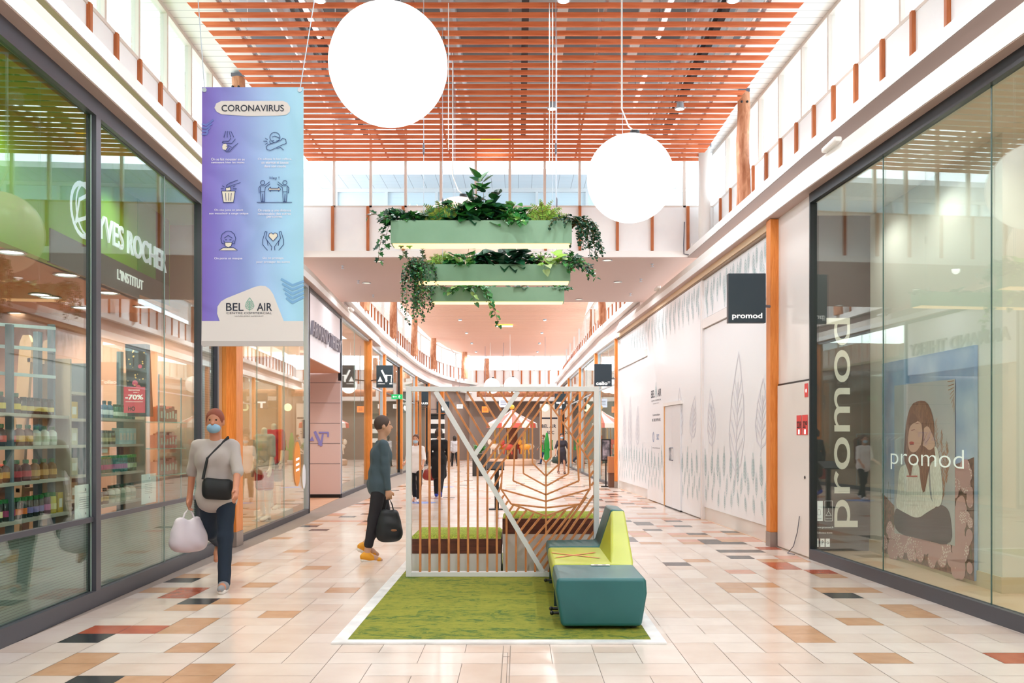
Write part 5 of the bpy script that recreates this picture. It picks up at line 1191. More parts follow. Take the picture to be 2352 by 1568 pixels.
# waste bin
ln([(510, 439), (541, 439), (537, 465), (514, 465)], True); ln([(519, 444), (520, 461)]); ln([(526, 444), (526, 461)]); ln([(532, 444), (531, 461)]); ln([(547, 414), (528, 421), (521, 426), (522, 432), (528, 428), (553, 420)]); ln([(519, 432), (530, 430), (531, 438), (520, 439)], True); ln([(508, 434), (514, 434)]); ln([(536, 434), (544, 434)]); ln([(511, 427), (516, 430)]); ln([(541, 427), (536, 430)])
# two people keeping distance
for x, s_ in ((604, 1), (655, -1)):
    a.circ(bx(x), bz(420), 4.8*k, lw); ln([(x-9*s_, 432), (x-5*s_, 427), (x+5*s_, 427), (x+16*s_, 418)]); ln([(x-9*s_, 432), (x-8*s_, 444)]); ln([(x-5*s_, 430), (x-5*s_, 441), (x-3*s_, 464), (x, 464), (x, 446), (x+1*s_, 464), (x+4*s_, 464), (x+5*s_, 441), (x+6*s_, 431), (x+17*s_, 423)]); ln([(x-5, 441), (x+5, 441)])
ln([(591, 465), (671, 465)]); ln([(617, 435), (622, 430), (622, 433), (640, 433), (640, 430), (645, 435), (640, 440), (640, 437), (622, 437), (622, 440)], True)
text(a, 'Hey !', bx(631), bz(410), 22*k, 8*k, .005)
# mask
ln([(511, 560), (508, 548), (511, 538), (519, 532), (525, 531), (532, 532), (539, 538), (542, 548), (539, 560), (533, 560)]); ln([(511, 560), (517, 560)]); ln([(516, 547), (525, 541), (534, 547)]); ln([(518, 551), (522, 551)]); ln([(528, 551), (532, 551)]); ln([(514, 553), (517, 557), (518, 565), (525, 569), (532, 565), (534, 557), (537, 553)]); ln([(517, 557), (533, 557)]); ln([(504, 575), (514, 569), (537, 569), (546, 575)])
# hands and heart
ln([(628, 554), (618, 543), (619, 537), (624, 535), (628, 538), (632, 535), (637, 537), (638, 543)], True)
for s_ in (-1, 1):
    ln([(628+13*s_, 575), (628+24*s_, 562), (628+24*s_, 551), (628+18*s_, 532), (628+14*s_, 533), (628+17*s_, 547), (628+13*s_, 555), (628+12*s_, 564)]); ln([(628+17*s_, 548), (628+8*s_, 560), (628+3*s_, 567), (628+4*s_, 575)])
a.build('pictograms', NAVY, root)
a = A(); a.lift = .005
for i in range(5): a.line(PL([(647+i*3, 641+i*11), (672, 655+i*10), (697, 646+i*9)]), 5*k)
a.build('leaf_corner_print', mat('banner_leaf', '#7fb4e2', .5), root)
a = A(); a.lift = .005
for i in range(4): a.line(PL([(465, 285+i*8), (474, 288+i*7), (490-i*4, 276+i*9)]), 4*k)
a.build('leaf_side_print', mat('banner_leaf2', '#6b7bcb', .5), root)
for x in (470, 689): MB().tube([(bx(x), BD-.008, bz(207)), (bx(x), BD+.012, bz(207))], .018, 12).build('eyelet', ALU, root)
MB().tube([(bx(689), BD, bz(206)), (bx(729), BD, bz(-40)), (bx(782), BD, 6.85)], .004, 5).build('hanging_wire', ALU, root)
MB().tube([(bx(470), BD, bz(206)), (bx(452), BD, bz(-40)), (bx(430), BD, 6.85)], .004, 5).build('hanging_wire', ALU, root)
MB().box(bx0, bx1, BD-.008, BD+.012, bzb-.01, bzb+.03).build('hem_bar', mat('hem_grey', '#c4bdbb', .5), root)
# ================================================================== HANGING PLANTER BOXES
PGREEN = noise_mat('planter_green', '#7fa98a', '#8bb596', nscale=2, rough=.45)
PLN = [(-1.40, .59, 9.8, .26, px2z(558, 9.8), .25), (px2x(952, 11.45), px2x(1310, 11.45), 11.45, .26, px2z(645, 11.45), .215), (px2x(990, 13.4), px2x(1296, 13.4), 13.4, .26, px2z(692, 13.4), .215)]
labs = ['nearest and highest long green hanging planter trough with a lit underside', 'middle long green hanging planter trough with a lit underside', 'rearmost and lowest green hanging planter trough above the screen']
for (xa, xb, D, dp, z, h), lab in zip(PLN, labs):
    root = empty('hanging_planter', ((xa+xb)/2, D+dp/2, z), lab, 'planter')
    mb = MB(); t = .012
    mb.box(xa, xb, D, D+t, z, z+h); mb.box(xa, xb, D+dp-t, D+dp, z, z+h); mb.box(xa, xa+t, D+t, D+dp-t, z, z+h); mb.box(xb-t, xb, D+t, D+dp-t, z, z+h); mb.box(xa+t, xb-t, D+t, D+dp-t, z, z+.012)
    mb.build('trough', PGREEN, root)
    MB().box(xa+t, xb-t, D+t, D+dp-t, z+h-.06, z+h-.04).build('soil', mat('soil', '#3a2c22', .9), root)
    MB().box(xa+.02, xb-.02, D+.02, D+dp-.02, z-.012, z+.001).build('light_panel', STRIP, root)
    for X in (xa+.35, xb-.17):
        MB().tube([(X, D+dp/2, z+h-.05), (X, D+dp/2, 6.85)], .004, 5).build('hanging_wire', ALU, root)
        MB().lathe([(.0, 0), (.012, .03), (.012, .12), (.0, .15)], (X, D+dp/2, z+h+.75), 8).build('turnbuckle', GREYF, root)
# extra suspension cables seen before the slats
for x, y1, lab in ((1030, 345, 'thin pale cable hanging beside the largest globe'), (1262, 385, 'thin pale cable, left one of the pair above the planters'), (1269, 372, 'thin pale cable, right one of the pair above the planters')):
    p = at(x, y1, 11.0); o = MB().tube([(p.x, 11.0, p.z), (p.x, 11.0, 6.85)], .006, 5).build('suspension_cable', WHITE); tag(o, lab, 'cable')
# ================================================================== PLANTS
LG = {'dark': ('#12402c', '#1d5636'), 'mid': ('#2c6f35', '#3f8a3d'), 'lime': ('#7fb33a', '#9cc94d'), 'fern': ('#6f8f2a', '#8fa336'), 'var': ('#3f8f4a', '#a9d27c'), 'pale': ('#9fb87a', '#b9cc93')}
LM = {k: [mat('leaf_%s_a' % k, v[0], .35), mat('leaf_%s_b' % k, v[1], .35)] for k, v in LG.items()}
STEM = mat('plant_stem', '#6b5a2c', .7)
OUT = {'heart': [(0, 0), (.30, -.06), (.48, .12), (.46, .36), (.28, .68), (0, 1)], 'round': [(0, 0), (.42, .15), (.5, .5), (.38, .85), (0, 1)], 'long': [(0, 0), (.2, .2), (.24, .5), (.14, .8), (0, 1)],
       'ivy': [(0, 0), (.2, -.05), (.55, .05), (.3, .32), (.5, .62), (.2, .62), (0, 1)]}
def leaf(mb, b, d, up, L, kind, k, r):
    d = Vector(d).normalized(); s_ = d.cross(Vector(up))
    if s_.length < .05: s_ = d.cross(Vector((1, .3, 0)))
    s_.normalize(); n = s_.cross(d); b = Vector(b); o = OUT[kind]; W = L
    mb.k = k; c = r.uniform(.05, .16)
    for sg in (1, -1):
        pts = [b+d*(y*L)+s_*(sg*x*W)+n*(abs(x)*L*.3-c*y*y*L) for x, y in o]
        mb.face(pts if sg == 1 else pts[::-1])
def vine(mb, st, p, r, n, step, L, kind, droop=1.0, drift=(0, 0, 0), mats=2, spread=.6, up=False):
    p = Vector(p); d = Vector((r.uniform(-.3, .3), r.uniform(-.35, .1), .4 if not up else 1)).normalized(); pts = [p.copy()]
    for i in range(n):
        t = Vector((r.uniform(-.35, .35), r.uniform(-.2, .2), -droop if not up else .9))+Vector(drift)
        d = (d*.62+t*.38).normalized(); p = p+d*step; pts.append(p.copy())
        sd = Vector((r.uniform(-1, 1), r.uniform(-1, .3), r.uniform(-.7, .4))).normalized()
        leaf(mb, p+sd*L*.25, sd*spread+d*.4, (0, -.5, 1), L*r.uniform(.7, 1.15), kind, r.randrange(mats), r)
        if r.random() < .6:
            sd = -sd; leaf(mb, p+sd*L*.2, sd*spread+d*.4, (0, -.5, 1), L*r.uniform(.6, 1.0), kind, r.randrange(mats), r)
    st.tube(pts, .0028, 4)
def plant(cat_name, kind, c, seed, label, clump=0, cw=.15, ch=.15, L=.07, vines=(), ups=(), fern=0, tone='dark', tone2=None):
    """c: crown centre on the soil; clump: number of bushy leaves; vines: (dx, dy, count, nodes, step, drift)"""
    r = random.Random(seed); mb = MB(); st = MB(); c = Vector(c)
    root = empty(cat_name, c, label, 'plant')
    ms = LM[tone]+(LM[tone2] if tone2 else [])
    for i in range(clump):
        a = r.uniform(0, 6.28); rr = math.sqrt(r.random()); h = r.uniform(.1, 1)*ch*(1.15-rr*.6)
        p = c+Vector((cw*rr*math.cos(a), .09*rr*math.sin(a)-.02, h)); d = Vector((math.cos(a)*.8+r.uniform(-.4, .4), -.5+r.uniform(-.6, .5), r.uniform(-.6, .5)))
        leaf(mb, p, d, (0, -.6, 1), L*r.uniform(.7, 1.25), kind if kind != 'fern' else 'long', r.randrange(len(ms)), r)
        if i % 3 == 0: st.tube([c+Vector((r.uniform(-.02, .02), 0, -.02)), (c+p)/2+Vector((0, 0, .02)), p], .003, 4)
    for dx, dy, cnt, n, step, dr in vines:
        for j in range(cnt): vine(mb, st, c+Vector((dx+r.uniform(-.05, .05), dy+r.uniform(-.03, .03), .03)), r, max(2, int(n*r.uniform(.55, 1))), step, L*.85, kind if kind != 'fern' else 'long', drift=dr, mats=len(ms))
    for dx, n, step, dr in ups: vine(mb, st, c+Vector((dx, 0, .02)), r, n, step, L, kind, drift=dr, mats=len(ms), up=True)
    for i in range(fern):
        a = (i/fern*2-1)*1.15+r.uniform(-.15, .15); y = r.uniform(-.5, .4); n = 13; p = c.copy(); pts = [p.copy()]; Lf = ch*r.uniform(.8, 1.15)
        for k in range(n):
            t = k/n; d = Vector((math.sin(a)*(.6+t), y*(.5+t*.6), math.cos(a)*(1.1-t*.9))).normalized(); p = p+d*Lf/n; pts.append(p.copy())
            s_ = d.cross(Vector((0, 1, 0))).normalized(); w = (1-abs(t-.35)*1.25)*L
            for sg in (-1, 1): leaf(mb, p, s_*sg+d*.5, (0, -1, .2), max(.015, w), 'long', (k+i) % len(ms), r)
        st.tube(pts, .0025, 4)
    mb.build('foliage', ms, root, origin=c)
    if st.v: st.build('stem', STEM, root, origin=c)
    return root
z1_ = PLN[0][4]+PLN[0][5]-.04; z2_ = PLN[1][4]+PLN[1][5]-.04; z3_ = PLN[2][4]+PLN[2][5]-.04
P1 = lambda x: (px2x(x, 9.93), 9.93, z1_); P2 = lambda x: (px2x(x, 11.58), 11.58, z2_); P3 = lambda x: (px2x(x, 13.53), 13.53, z3_)
dn = (0, 0, 0)
plant('ivy_plant', 'ivy', P1(930), 1, 'dark bushy ivy at the left end of the nearest hanging trough', 130, .24, .20, .085, [(-.22, -.1, 3, 5, .05, (-.5, -.2, 0)), (-.05, .16, 3, 12, .05, dn), (-.12, .16, 3, 13, .05, dn)], tone='dark', tone2='mid')
plant('fern_plant', 'fern', P1(1012), 2, 'yellow-green fern left of centre in the nearest hanging trough', 0, .1, .30, .065, fern=22, tone='fern', tone2='mid')
plant('philodendron', 'heart', P1(1095), 3, 'tall dark heart-leaved plant rising highest from the nearest trough', 85, .30, .32, .15, [], [(-.02, 8, .065, (0, 0, .3)), (.04, 8, .06, (.12, 0, .3)), (-.16, 5, .055, (-.5, 0, .1)), (.12, 6, .06, (.3, 0, .1)), (.0, 6, .05, (-.3, 0, .2))], tone='dark', tone2='mid')
plant('pothos_plant', 'heart', P1(1178), 4, 'pale-edged trailing pothos spilling over the front of the nearest trough', 100, .17, .26, .095, [(.02, -.13, 5, 5, .045, (0, -.2, 0))], tone='var', tone2='mid')
plant('fern_plant', 'fern', P1(1248), 5, 'yellow-green fern right of centre in the nearest hanging trough', 10, .12, .27, .06, fern=22, tone='fern', tone2='lime')
plant('trailing_plant', 'round', P1(1312), 6, 'dark small-leaved trailing plant pouring over the right end of the nearest trough', 190, .17, .13, .042, [(.02, -.14, 7, 9, .032, dn), (.10, -.05, 12, 15, .03, (.15, 0, 0)), (.16, 0, 10, 17, .03, (.2, 0, 0)), (-.12, -.15, 3, 6, .032, dn)], tone='dark')
plant('trailing_plant', 'round', P2(962), 7, 'small-leaved trailing plant hanging far below the left end of the middle trough', 110, .12, .12, .042, [(-.05, -.14, 14, 15, .032, dn), (.08, -.15, 9, 13, .03, dn), (-.06, -.1, 8, 28, .033, dn), (.05, -.12, 3, 26, .033, dn)], tone='dark', tone2='mid')
plant('fern_plant', 'fern', P2(1012), 8, 'bright fern near the left of the middle hanging trough', 0, .1, .23, .055, fern=20, tone='fern', tone2='lime')
plant('pothos_plant', 'heart', P2(1070), 9, 'bright green pothos left of centre in the middle trough', 90, .25, .25, .10, [(0, -.1, 2, 3, .05, dn)], tone='var', tone2='mid')
plant('philodendron', 'heart', P2(1160), 10, 'broad dark-leaved plant in the centre of the middle trough', 95, .36, .28, .15, tone='dark')
plant('shrub_plant', 'round', P2(1240), 11, 'light green fine-leaved bush right of centre in the middle trough', 150, .17, .24, .036, tone='lime', tone2='mid')
plant('caladium_plant', 'heart', P2(1268), 12, 'pale lime large-leaved plant drooping over the right part of the middle trough', 10, .09, .25, .15, [(.0, -.14, 1, 5, .06, dn), (-.02, -.14, 1, 4, .06, dn)], tone='lime', tone2='pale')
plant('ivy_plant', 'ivy', P2(1312), 13, 'dark ivy tumbling over the right end of the middle trough', 90, .15, .22, .075, [(.06, -.12, 5, 6, .045, (.4, 0, 0)), (-.02, -.14, 4, 6, .04, dn), (.1, 0, 4, 8, .045, (.5, 0, 0))], tone='dark', tone2='mid')
plant('trailing_plant', 'round', P3(990), 14, 'small-leaved trailing plant hanging below the left end of the rearmost trough', 80, .16, .08, .042, [(-.06, -.14, 9, 16, .033, dn), (-.1, -.08, 8, 20, .033, dn), (.12, -.15, 4, 6, .03, (.3, 0, 0)), (.13, .12, 2, 14, .03, dn)], tone='dark', tone2='mid')
plant('pothos_plant', 'heart', P3(1090), 15, 'long pothos trail hanging lowest from the centre of the rearmost trough', 50, .28, .10, .10, [(-.22, -.15, 2, 5, .05, (-.3, 0, 0)), (.03, -.15, 4, 6, .055, dn), (.02, -.15, 2, 11, .06, (.25, 0, 0)), (.0, -.14, 1, 12, .07, (.4, 0, 0))], tone='var', tone2='mid')
plant('philodendron', 'heart', P3(1200), 16, 'dark pointed-leaf plant peeping over the front of the rearmost trough', 14, .2, .07, .13, [(0, -.14, 1, 2, .05, dn)], tone='dark')
plant('ivy_plant', 'ivy', P3(1280), 17, 'small ivy at the right end of the rearmost trough', 60, .2, .08, .07, [(.09, -.05, 3, 5, .04, (.2, 0, 0))], tone='dark', tone2='mid')
# ================================================================== PEOPLE (smooth skins over jointed skeletons)
def surface_nets(vals, org, h):
    nx, ny, nz = vals.shape; ins = vals < 0
    c = np.zeros((nx-1, ny-1, nz-1), dtype=np.int8)
    for i in (0, 1):
        for j in (0, 1):
            for k in (0, 1): c += ins[i:nx-1+i, j:ny-1+j, k:nz-1+k]
    act = (c > 0) & (c < 8); idx = -np.ones(act.shape, dtype=np.int64); A_ = np.argwhere(act); idx[act] = np.arange(len(A_))
    acc = np.zeros((len(A_), 3)); cnt = np.zeros(len(A_))
    cor = [(i, j, k) for i in (0, 1) for j in (0, 1) for k in (0, 1)]
    for a in cor:
        for ax in range(3):
            if a[ax]: continue
            b = list(a); b[ax] = 1
            va = vals[A_[:, 0]+a[0], A_[:, 1]+a[1], A_[:, 2]+a[2]]; vb = vals[A_[:, 0]+b[0], A_[:, 1]+b[1], A_[:, 2]+b[2]]
            m = (va < 0) != (vb < 0); t = np.where(m, va/np.where(m, va-vb, 1), 0)
            P = np.tile(np.array(a, float), (len(A_), 1)); P[:, ax] += t
            acc[m] += P[m]; cnt[m] += 1
    V = (A_+acc/np.maximum(cnt, 1)[:, None])*h+np.array(org); F_ = []
    for ax in range(3):
        u, v = [(1, 2), (2, 0), (0, 1)][ax]
        sl0 = [slice(1, -1)]*3; sl1 = [slice(1, -1)]*3; sl0[ax] = slice(0, -1); sl1[ax] = slice(1, None)
        s0 = ins[tuple(sl0)]; s1 = ins[tuple(sl1)]
        for flip in (False, True):
            m = (s0 & ~s1) if not flip else (~s0 & s1)
            E = np.argwhere(m)
            if not len(E): continue
            off = np.ones(3, int); off[ax] = 0; E = E+off
            q = []
            for du, dv in ((1, 1), (0, 1), (0, 0), (1, 0)):
                G = E.copy(); G[:, u] -= du; G[:, v] -= dv; q.append(idx[G[:, 0], G[:, 1], G[:, 2]])
            q = np.stack(q, 1)
            if flip: q = q[:, ::-1]
            F_.append(q)
    return V, np.concatenate(F_)
class SDF:
    def __init__(s, h=.012): s.p = []; s.h = h
    def cap(s, a, b, r1, r2=None, k=.03, sub=False): s.p.append(('c', np.array(a, float), np.array(b, float), r1, r1 if r2 is None else r2, k, sub)); return s
    def chain(s, pts, rs, k=.03):
        for (a, b), (r1, r2) in zip(zip(pts, pts[1:]), zip(rs, rs[1:])): s.cap(a, b, r1, r2, k)
        return s
    def ell(s, c, r, k=.03, sub=False, rot=None): s.p.append(('e', np.array(c, float), np.array(r, float), rot, None, k, sub)); return s
    def build(s, name, m, parent, T, wob=0, origin=None):
        pts = []
        for q in s.p:
            if q[6]: continue
            if q[0] == 'c': R_ = max(q[3], q[4]); pts += [q[1]-R_, q[1]+R_, q[2]-R_, q[2]+R_]
            else: R_ = max(q[2]); pts += [q[1]-R_, q[1]+R_]
        mn = np.min(pts, 0)-.06; mx = np.max(pts, 0)+.06; h = s.h; dims = np.ceil((mx-mn)/h).astype(int)+1
        val = np.full(dims, 9.0, dtype=np.float32)
        for kind, a, b, r1, r2, k, sub in s.p:
            if kind == 'c': R_ = max(r1, r2)+k+.05; lo = np.minimum(a, b)-R_; hi = np.maximum(a, b)+R_
            else: R_ = max(b)+k+.05; lo = a-R_; hi = a+R_
            i0 = np.clip(((lo-mn)/h).astype(int), 0, dims-1); i1 = np.clip(((hi-mn)/h).astype(int)+1, 1, dims)
            if np.any(i1 <= i0): continue
            G = np.meshgrid(*[mn[x]+h*np.arange(i0[x], i1[x]) for x in range(3)], indexing='ij'); P = np.stack(G, -1)
            if kind == 'c':
                ab = b-a; L2 = max(1e-9, ab@ab); t = np.clip(((P-a)@ab)/L2, 0, 1); d = np.linalg.norm(P-a-t[..., None]*ab, axis=-1)-(r1+(r2-r1)*t)
            else:
                q_ = P-a
                if r1 is not None: q_ = q_@r1
                q_ = q_/b; n_ = np.linalg.norm(q_, axis=-1); d = (n_-1)*min(b)*np.where(n_ > 1, 1.0, 1.0)
            sl = tuple(slice(i0[x], i1[x]) for x in range(3)); v = val[sl]
            if sub: val[sl] = np.maximum(v, -d)
            else:
                e = np.maximum(k-np.abs(v-d), 0)/k; val[sl] = np.minimum(v, d)-e*e*k*.25
        if wob:
            G = np.meshgrid(*[mn[x]+h*np.arange(dims[x]) for x in range(3)], indexing='ij')
            val = val+wob*(np.sin(G[0]*31+G[2]*17)*np.sin(G[2]*23+G[1]*29)+.6*np.sin(G[2]*47+G[0]*21))
        V, F_ = surface_nets(val, mn, h)
        mb = MB(); R, loc = T; W = (V@R.T)+loc
        mb.v = [tuple(x) for x in W]; mb.f = [tuple(int(i) for i in f) for f in F_]; mb.m = [0]*len(mb.f)
        return mb.build(name, m, parent, smooth=True, origin=origin if origin is not None else tuple(loc))
def rotz(a): c, s = math.cos(a), math.sin(a); return np.array([[c, -s, 0], [s, c, 0], [0, 0, 1.0]])
def skeleton(H, legs, arms, lean=0):
    """local frame: +Y is forward, +X is the figure's right... returns joints"""
    k = H/1.75; J = {}; hip = np.array([0, 0, 0.0]); d2 = math.radians
    for side, (h, kn, ab) in zip((-1, 1), legs):
        a = d2(h); thigh, shin = .44*k, .43*k; hp = np.array([side*.088*k, 0, 0]); sb = math.sin(d2(ab))*side
        knee = hp+thigh*np.array([sb, math.sin(a), -math.cos(a)]); b = a-d2(kn); ank = knee+shin*np.array([sb*.5, math.sin(b), -math.cos(b)])
        toe_t = b-d2(0) ; f = np.array([0, math.cos(b*.6), math.sin(b*.6)]); J['leg%d' % side] = (hp, knee, ank, f)
    zmin = min(J['leg-1'][2][2], J['leg1'][2][2]); up = np.array([0, 0, -zmin+.085*k])
    for s_ in (-1, 1): hp, kn, an, f = J['leg%d' % s_]; J['leg%d' % s_] = (hp+up, kn+up, an+up, f)
    hip = up; l = d2(lean); td = np.array([0, math.sin(l), math.cos(l)]); J['hip'] = hip; J['waist'] = hip+td*.13*k; J['chest'] = hip+td*.34*k; J['neck'] = hip+td*.52*k; J['head'] = J['neck']+(td*.6+np.array([0, .0, .4]))*.165*k; J['k'] = k
    for side, (sh, ab, el) in zip((-1, 1), arms):
        S = hip+td*.46*k+np.array([side*.175*k, 0, 0]); a = d2(sh); o = d2(ab)
        E = S+.29*k*np.array([side*math.sin(o), math.sin(a)*math.cos(o), -math.cos(a)*math.cos(o)]); b = a+d2(el); Wr = E+.25*k*np.array([side*math.sin(o)*.4, math.sin(b), -math.cos(b)])
        hd = (Wr-E)/np.linalg.norm(Wr-E); J['arm%d' % side] = (S, E, Wr, hd)
    return J
def hand(B, Wr, d, side, k, grip=False):
    d = d/np.linalg.norm(d); sd = np.array([0, 1.0, 0]); sd = sd-d*(sd@d); sd /= np.linalg.norm(sd); nr = np.cross(d, sd)*side
    P = Wr+d*.085*k; B.cap(Wr, Wr+d*.03*k, .026*k, .027*k, .02); B.ell(Wr+d*.055*k, (.026*k, .040*k, .048*k), .015) if abs(d[2]) > .7 else B.cap(Wr+d*.03, P, .03*k, .03*k, .02)
    for i, (o, L) in enumerate(((-.030, .058), (-.010, .070), (.010, .074), (.030, .066))):
        b0 = P+sd*o*k; cur = .75 if grip else .25; m = b0+(d*(1-cur*.4)-nr*cur*.5)*L*.5*k; e = m+(d*(1-cur)-nr*cur)*L*.5*k; B.chain([b0-d*.02*k, m, e], [.0095*k, .0088*k, .0075*k], .006)
    t0 = Wr+d*.03*k+sd*.03*k; t1 = t0+(sd*.7+d*.6)*.035*k; t2 = t1+(d*.9+sd*.1-nr*.3)*.03*k; B.chain([t0, t1, t2], [.013*k, .0115*k, .009*k], .008)
def person(label, x, y, yaw, H=1.75, legs=((18, 5, 2), (-20, 25, 2)), arms=((-15, 8, 15), (18, 8, 20)), lean=3, skin='#c98f74', hair='#3a2a22', top='#b9b4b0', bottom='#1f2733', shoes='#2a2c30', hair_len=0, sleeve=1.0, topkind='shirt', bottomkind='trousers', trouser_len=1.0, mask=None, h=.013, grips=(False, False), name='person', cat='person', headless=False, zbase=0.0, fat=1.0, stripes=None):
    J = skeleton(H, legs, arms, lean); k = J['k']; R = rotz(yaw); loc = np.array([x, y, zbase]); T = (R, loc)
    root = empty(name, (x, y, zbase), label, cat)
    SK = mat('skin_'+skin[1:], skin, .55); B = SDF(h); hp, wa, ch, nk, hd = J['hip'], J['waist'], J['chest'], J['neck'], J['head']
    def torso(D, e, z0=0):
        f = fat
        D.cap(hp+np.array([-.07*k, 0, .0]), hp+np.array([.07*k, 0, .0]), .105*k*f+e, None, .05); D.cap(wa+np.array([-.045*k, 0, 0]), wa+np.array([.045*k, 0, 0]), .103*k*f+e, None, .06)
        D.cap(ch+np.array([-.07*k, 0, 0]), ch+np.array([.07*k, 0, 0]), .106*k*f+e, None, .06); u = J['arm-1'][0]; w_ = J['arm1'][0]; D.cap(u*.9+w_*.1, w_*.9+u*.1, .050*k+e, None, .05)
    torso(B, 0); B.cap(ch+(nk-ch)*.6, nk+(hd-nk)*.4, .052*k, .050*k, .03)
    if not headless:
        B.ell(hd+np.array([0, .0, .02*k]), (.076*k, .094*k, .108*k), .02); B.ell(hd+np.array([0, .03*k, -.05*k]), (.055*k, .062*k, .062*k), .03)
        B.cap(hd+np.array([0, .088*k, .02*k]), hd+np.array([0, .108*k, -.012*k]), .009*k, .015*k, .012)
        for s_ in (-1, 1): B.ell(hd+np.array([s_*.079*k, -.004, .0]), (.012*k, .02*k, .032*k), .008); B.ell(hd+np.array([s_*.03*k, .082*k, .025*k]), (.014*k, .010*k, .008*k), .006, sub=True)
        B.cap(hd+np.array([-.02*k, .095*k, -.048*k]), hd+np.array([.02*k, .095*k, -.048*k]), .007*k, None, .006)
    for i, s_ in enumerate((-1, 1)):
        a, b, c_, f = J['leg%d' % s_]; B.chain([a, b, c_], [.082*k*fat, .052*k, .036*k], .03); B.chain([c_, c_+f*.10*k-np.array([0, 0, .04*k]), c_+f*.17*k-np.array([0, 0, .055*k])], [.035*k, .034*k, .025*k], .02); B.cap(c_, c_-f*.03*k-np.array([0, 0, .045*k]), .034*k, .030*k, .02)
        S, E, W_, d = J['arm%d' % s_]; B.chain([S, E, W_], [.048*k, .037*k, .026*k], .02); hand(B, W_, d, s_, k, grips[i])
    B.build('body', SK, root, T)
    # clothes
    TM = mat('cloth_'+top[1:], top, .85) if not stripes else stripes; D = SDF(h); e = .016
    torso(D, e); D.cap(ch, ch+(nk-ch)*.75, .065*k, .056*k, .03)
    for s_ in (-1, 1):
        S, E, W_, d = J['arm%d' % s_]
        if sleeve >= 1: D.chain([S, E, W_-(W_-E)*.06], [.056*k, .050*k, .040*k], .025)
        elif sleeve > 0: D.cap(S, S+(E-S)*min(1, sleeve*2), .056*k, .056*k, .025)
    if topkind in ('coat', 'dress'):
        zl = .50 if topkind == 'dress' else .56
        z = zl*k; c0 = (J['leg-1'][1]+J['leg1'][1])/2; q = np.array([c0[0], c0[1]*.6, z])
        for s_ in (-1, 1): D.cap(hp+np.array([s_*.06*k, 0, 0]), q+np.array([s_*(.10 if topkind == 'coat' else .13)*k, 0, 0]), .12*k, .10*k, .08)
    else:
        for q_ in (-1, 1): D.cap(ch+np.array([q_*.06*k, 0, 0]), hp+np.array([q_*.06*k, 0, 0]), .110*k*fat, .112*k*fat, .04)
        D.cap(hp+np.array([-.06*k, 0, -.06*k]), hp+np.array([.06*k, 0, -.06*k]), .115*k*fat+.012, None, .04)
    D.build({'shirt': 'shirt', 'coat': 'coat', 'dress': 'dress', 'jacket': 'jacket'}[topkind], TM, root, T, wob=.0025)
    if bottomkind:
        BMt = mat('cloth_'+bottom[1:], bottom, .85); D = SDF(h); D.cap(hp+np.array([-.07*k, 0, -.02]), hp+np.array([.07*k, 0, -.02]), .108*k*fat+.008, None, .04)
        for s_ in (-1, 1):
            a, b, c_, f = J['leg%d' % s_]; en = b+(c_-b)*(trouser_len if bottomkind == 'trousers' else .0)
            if bottomkind == 'trousers': D.chain([a, b, en], [.094*k*fat, .070*k, .058*k if trouser_len > .95 else .055*k], .035)
            else: D.cap(a, a+(b-a)*.82, .098*k, .095*k, .03)
        D.build('trousers' if bottomkind == 'trousers' else 'shorts', BMt, root, T, wob=.002)
    if shoes:
        for s_ in (-1, 1):
            a, b, c_, f = J['leg%d' % s_]; D = SDF(min(h, .009)); dn_ = np.array([0, 0, 1.0]); dn_ = dn_-f*(dn_@f); dn_ /= np.linalg.norm(dn_)
            D.cap(c_-f*.035*k-dn_*.035*k, c_+f*.04*k-dn_*.03*k, .042*k, .043*k, .03); D.cap(c_+f*.04*k-dn_*.035*k, c_+f*.16*k-dn_*.052*k, .043*k, .030*k, .03); D.cap(c_, c_-dn_*.02, .044*k, .044*k, .03)
            sh = D.build('shoe', mat('shoe_'+shoes[1:], shoes, .5), root, T)
            if h < .010:
                D = SDF(.007); D.cap(c_-f*.045*k-dn_*.072*k, c_+f*.165*k-dn_*.075*k, .018*k, .014*k, .01); D.cap(c_-f*.03*k-dn_*.072*k, c_+f*.12*k-dn_*.075*k, .034*k, .034*k, .01); D.build('sole', WHITE, root, T).parent = root
    if not headless and hair:
        D = SDF(h); D.ell(hd+np.array([0, -.012*k, .038*k]), (.086*k, .100*k, .104*k), .02)
        if hair_len: D.cap(hd+np.array([-.04*k, -.06*k, 0]), hd+np.array([-.05*k, -.07*k, -hair_len]), .055*k, .035*k, .05); D.cap(hd+np.array([.04*k, -.06*k, 0]), hd+np.array([.05*k, -.07*k, -hair_len]), .055*k, .035*k, .05)
        D.ell(hd+np.array([0, .10*k, -.03*k]), (.09*k, .085*k, .105*k), .01, sub=True)
        if not hair_len: D.cap(hd+np.array([0, 0, -.16*k]), hd+np.array([0, .02, -.16*k]), .115*k, None, .01, sub=True)
        D.build('hair', mat('hair_'+hair[1:], hair, .7), root, T)
        mbe = MB()
        for s_ in (-1, 1):
            c_ = R@(hd+np.array([s_*.03*k, .079*k, .025*k]))+loc; mbe = MB(); mbe.ball(tuple(c_), .008*k, 10, 8); mbe.build('eye', mat('eye_dark', '#241c18', .2), root)
    if mask:
        D = SDF(min(h, .009)); D.ell(hd+np.array([0, .052*k, -.052*k]), (.064*k, .066*k, .052*k), .01); D.build('face_mask', mat('mask_'+mask[1:], mask, .6), root, T)
    J['W'] = lambda p: Vector(R@np.array(p)+loc)
    return root, J
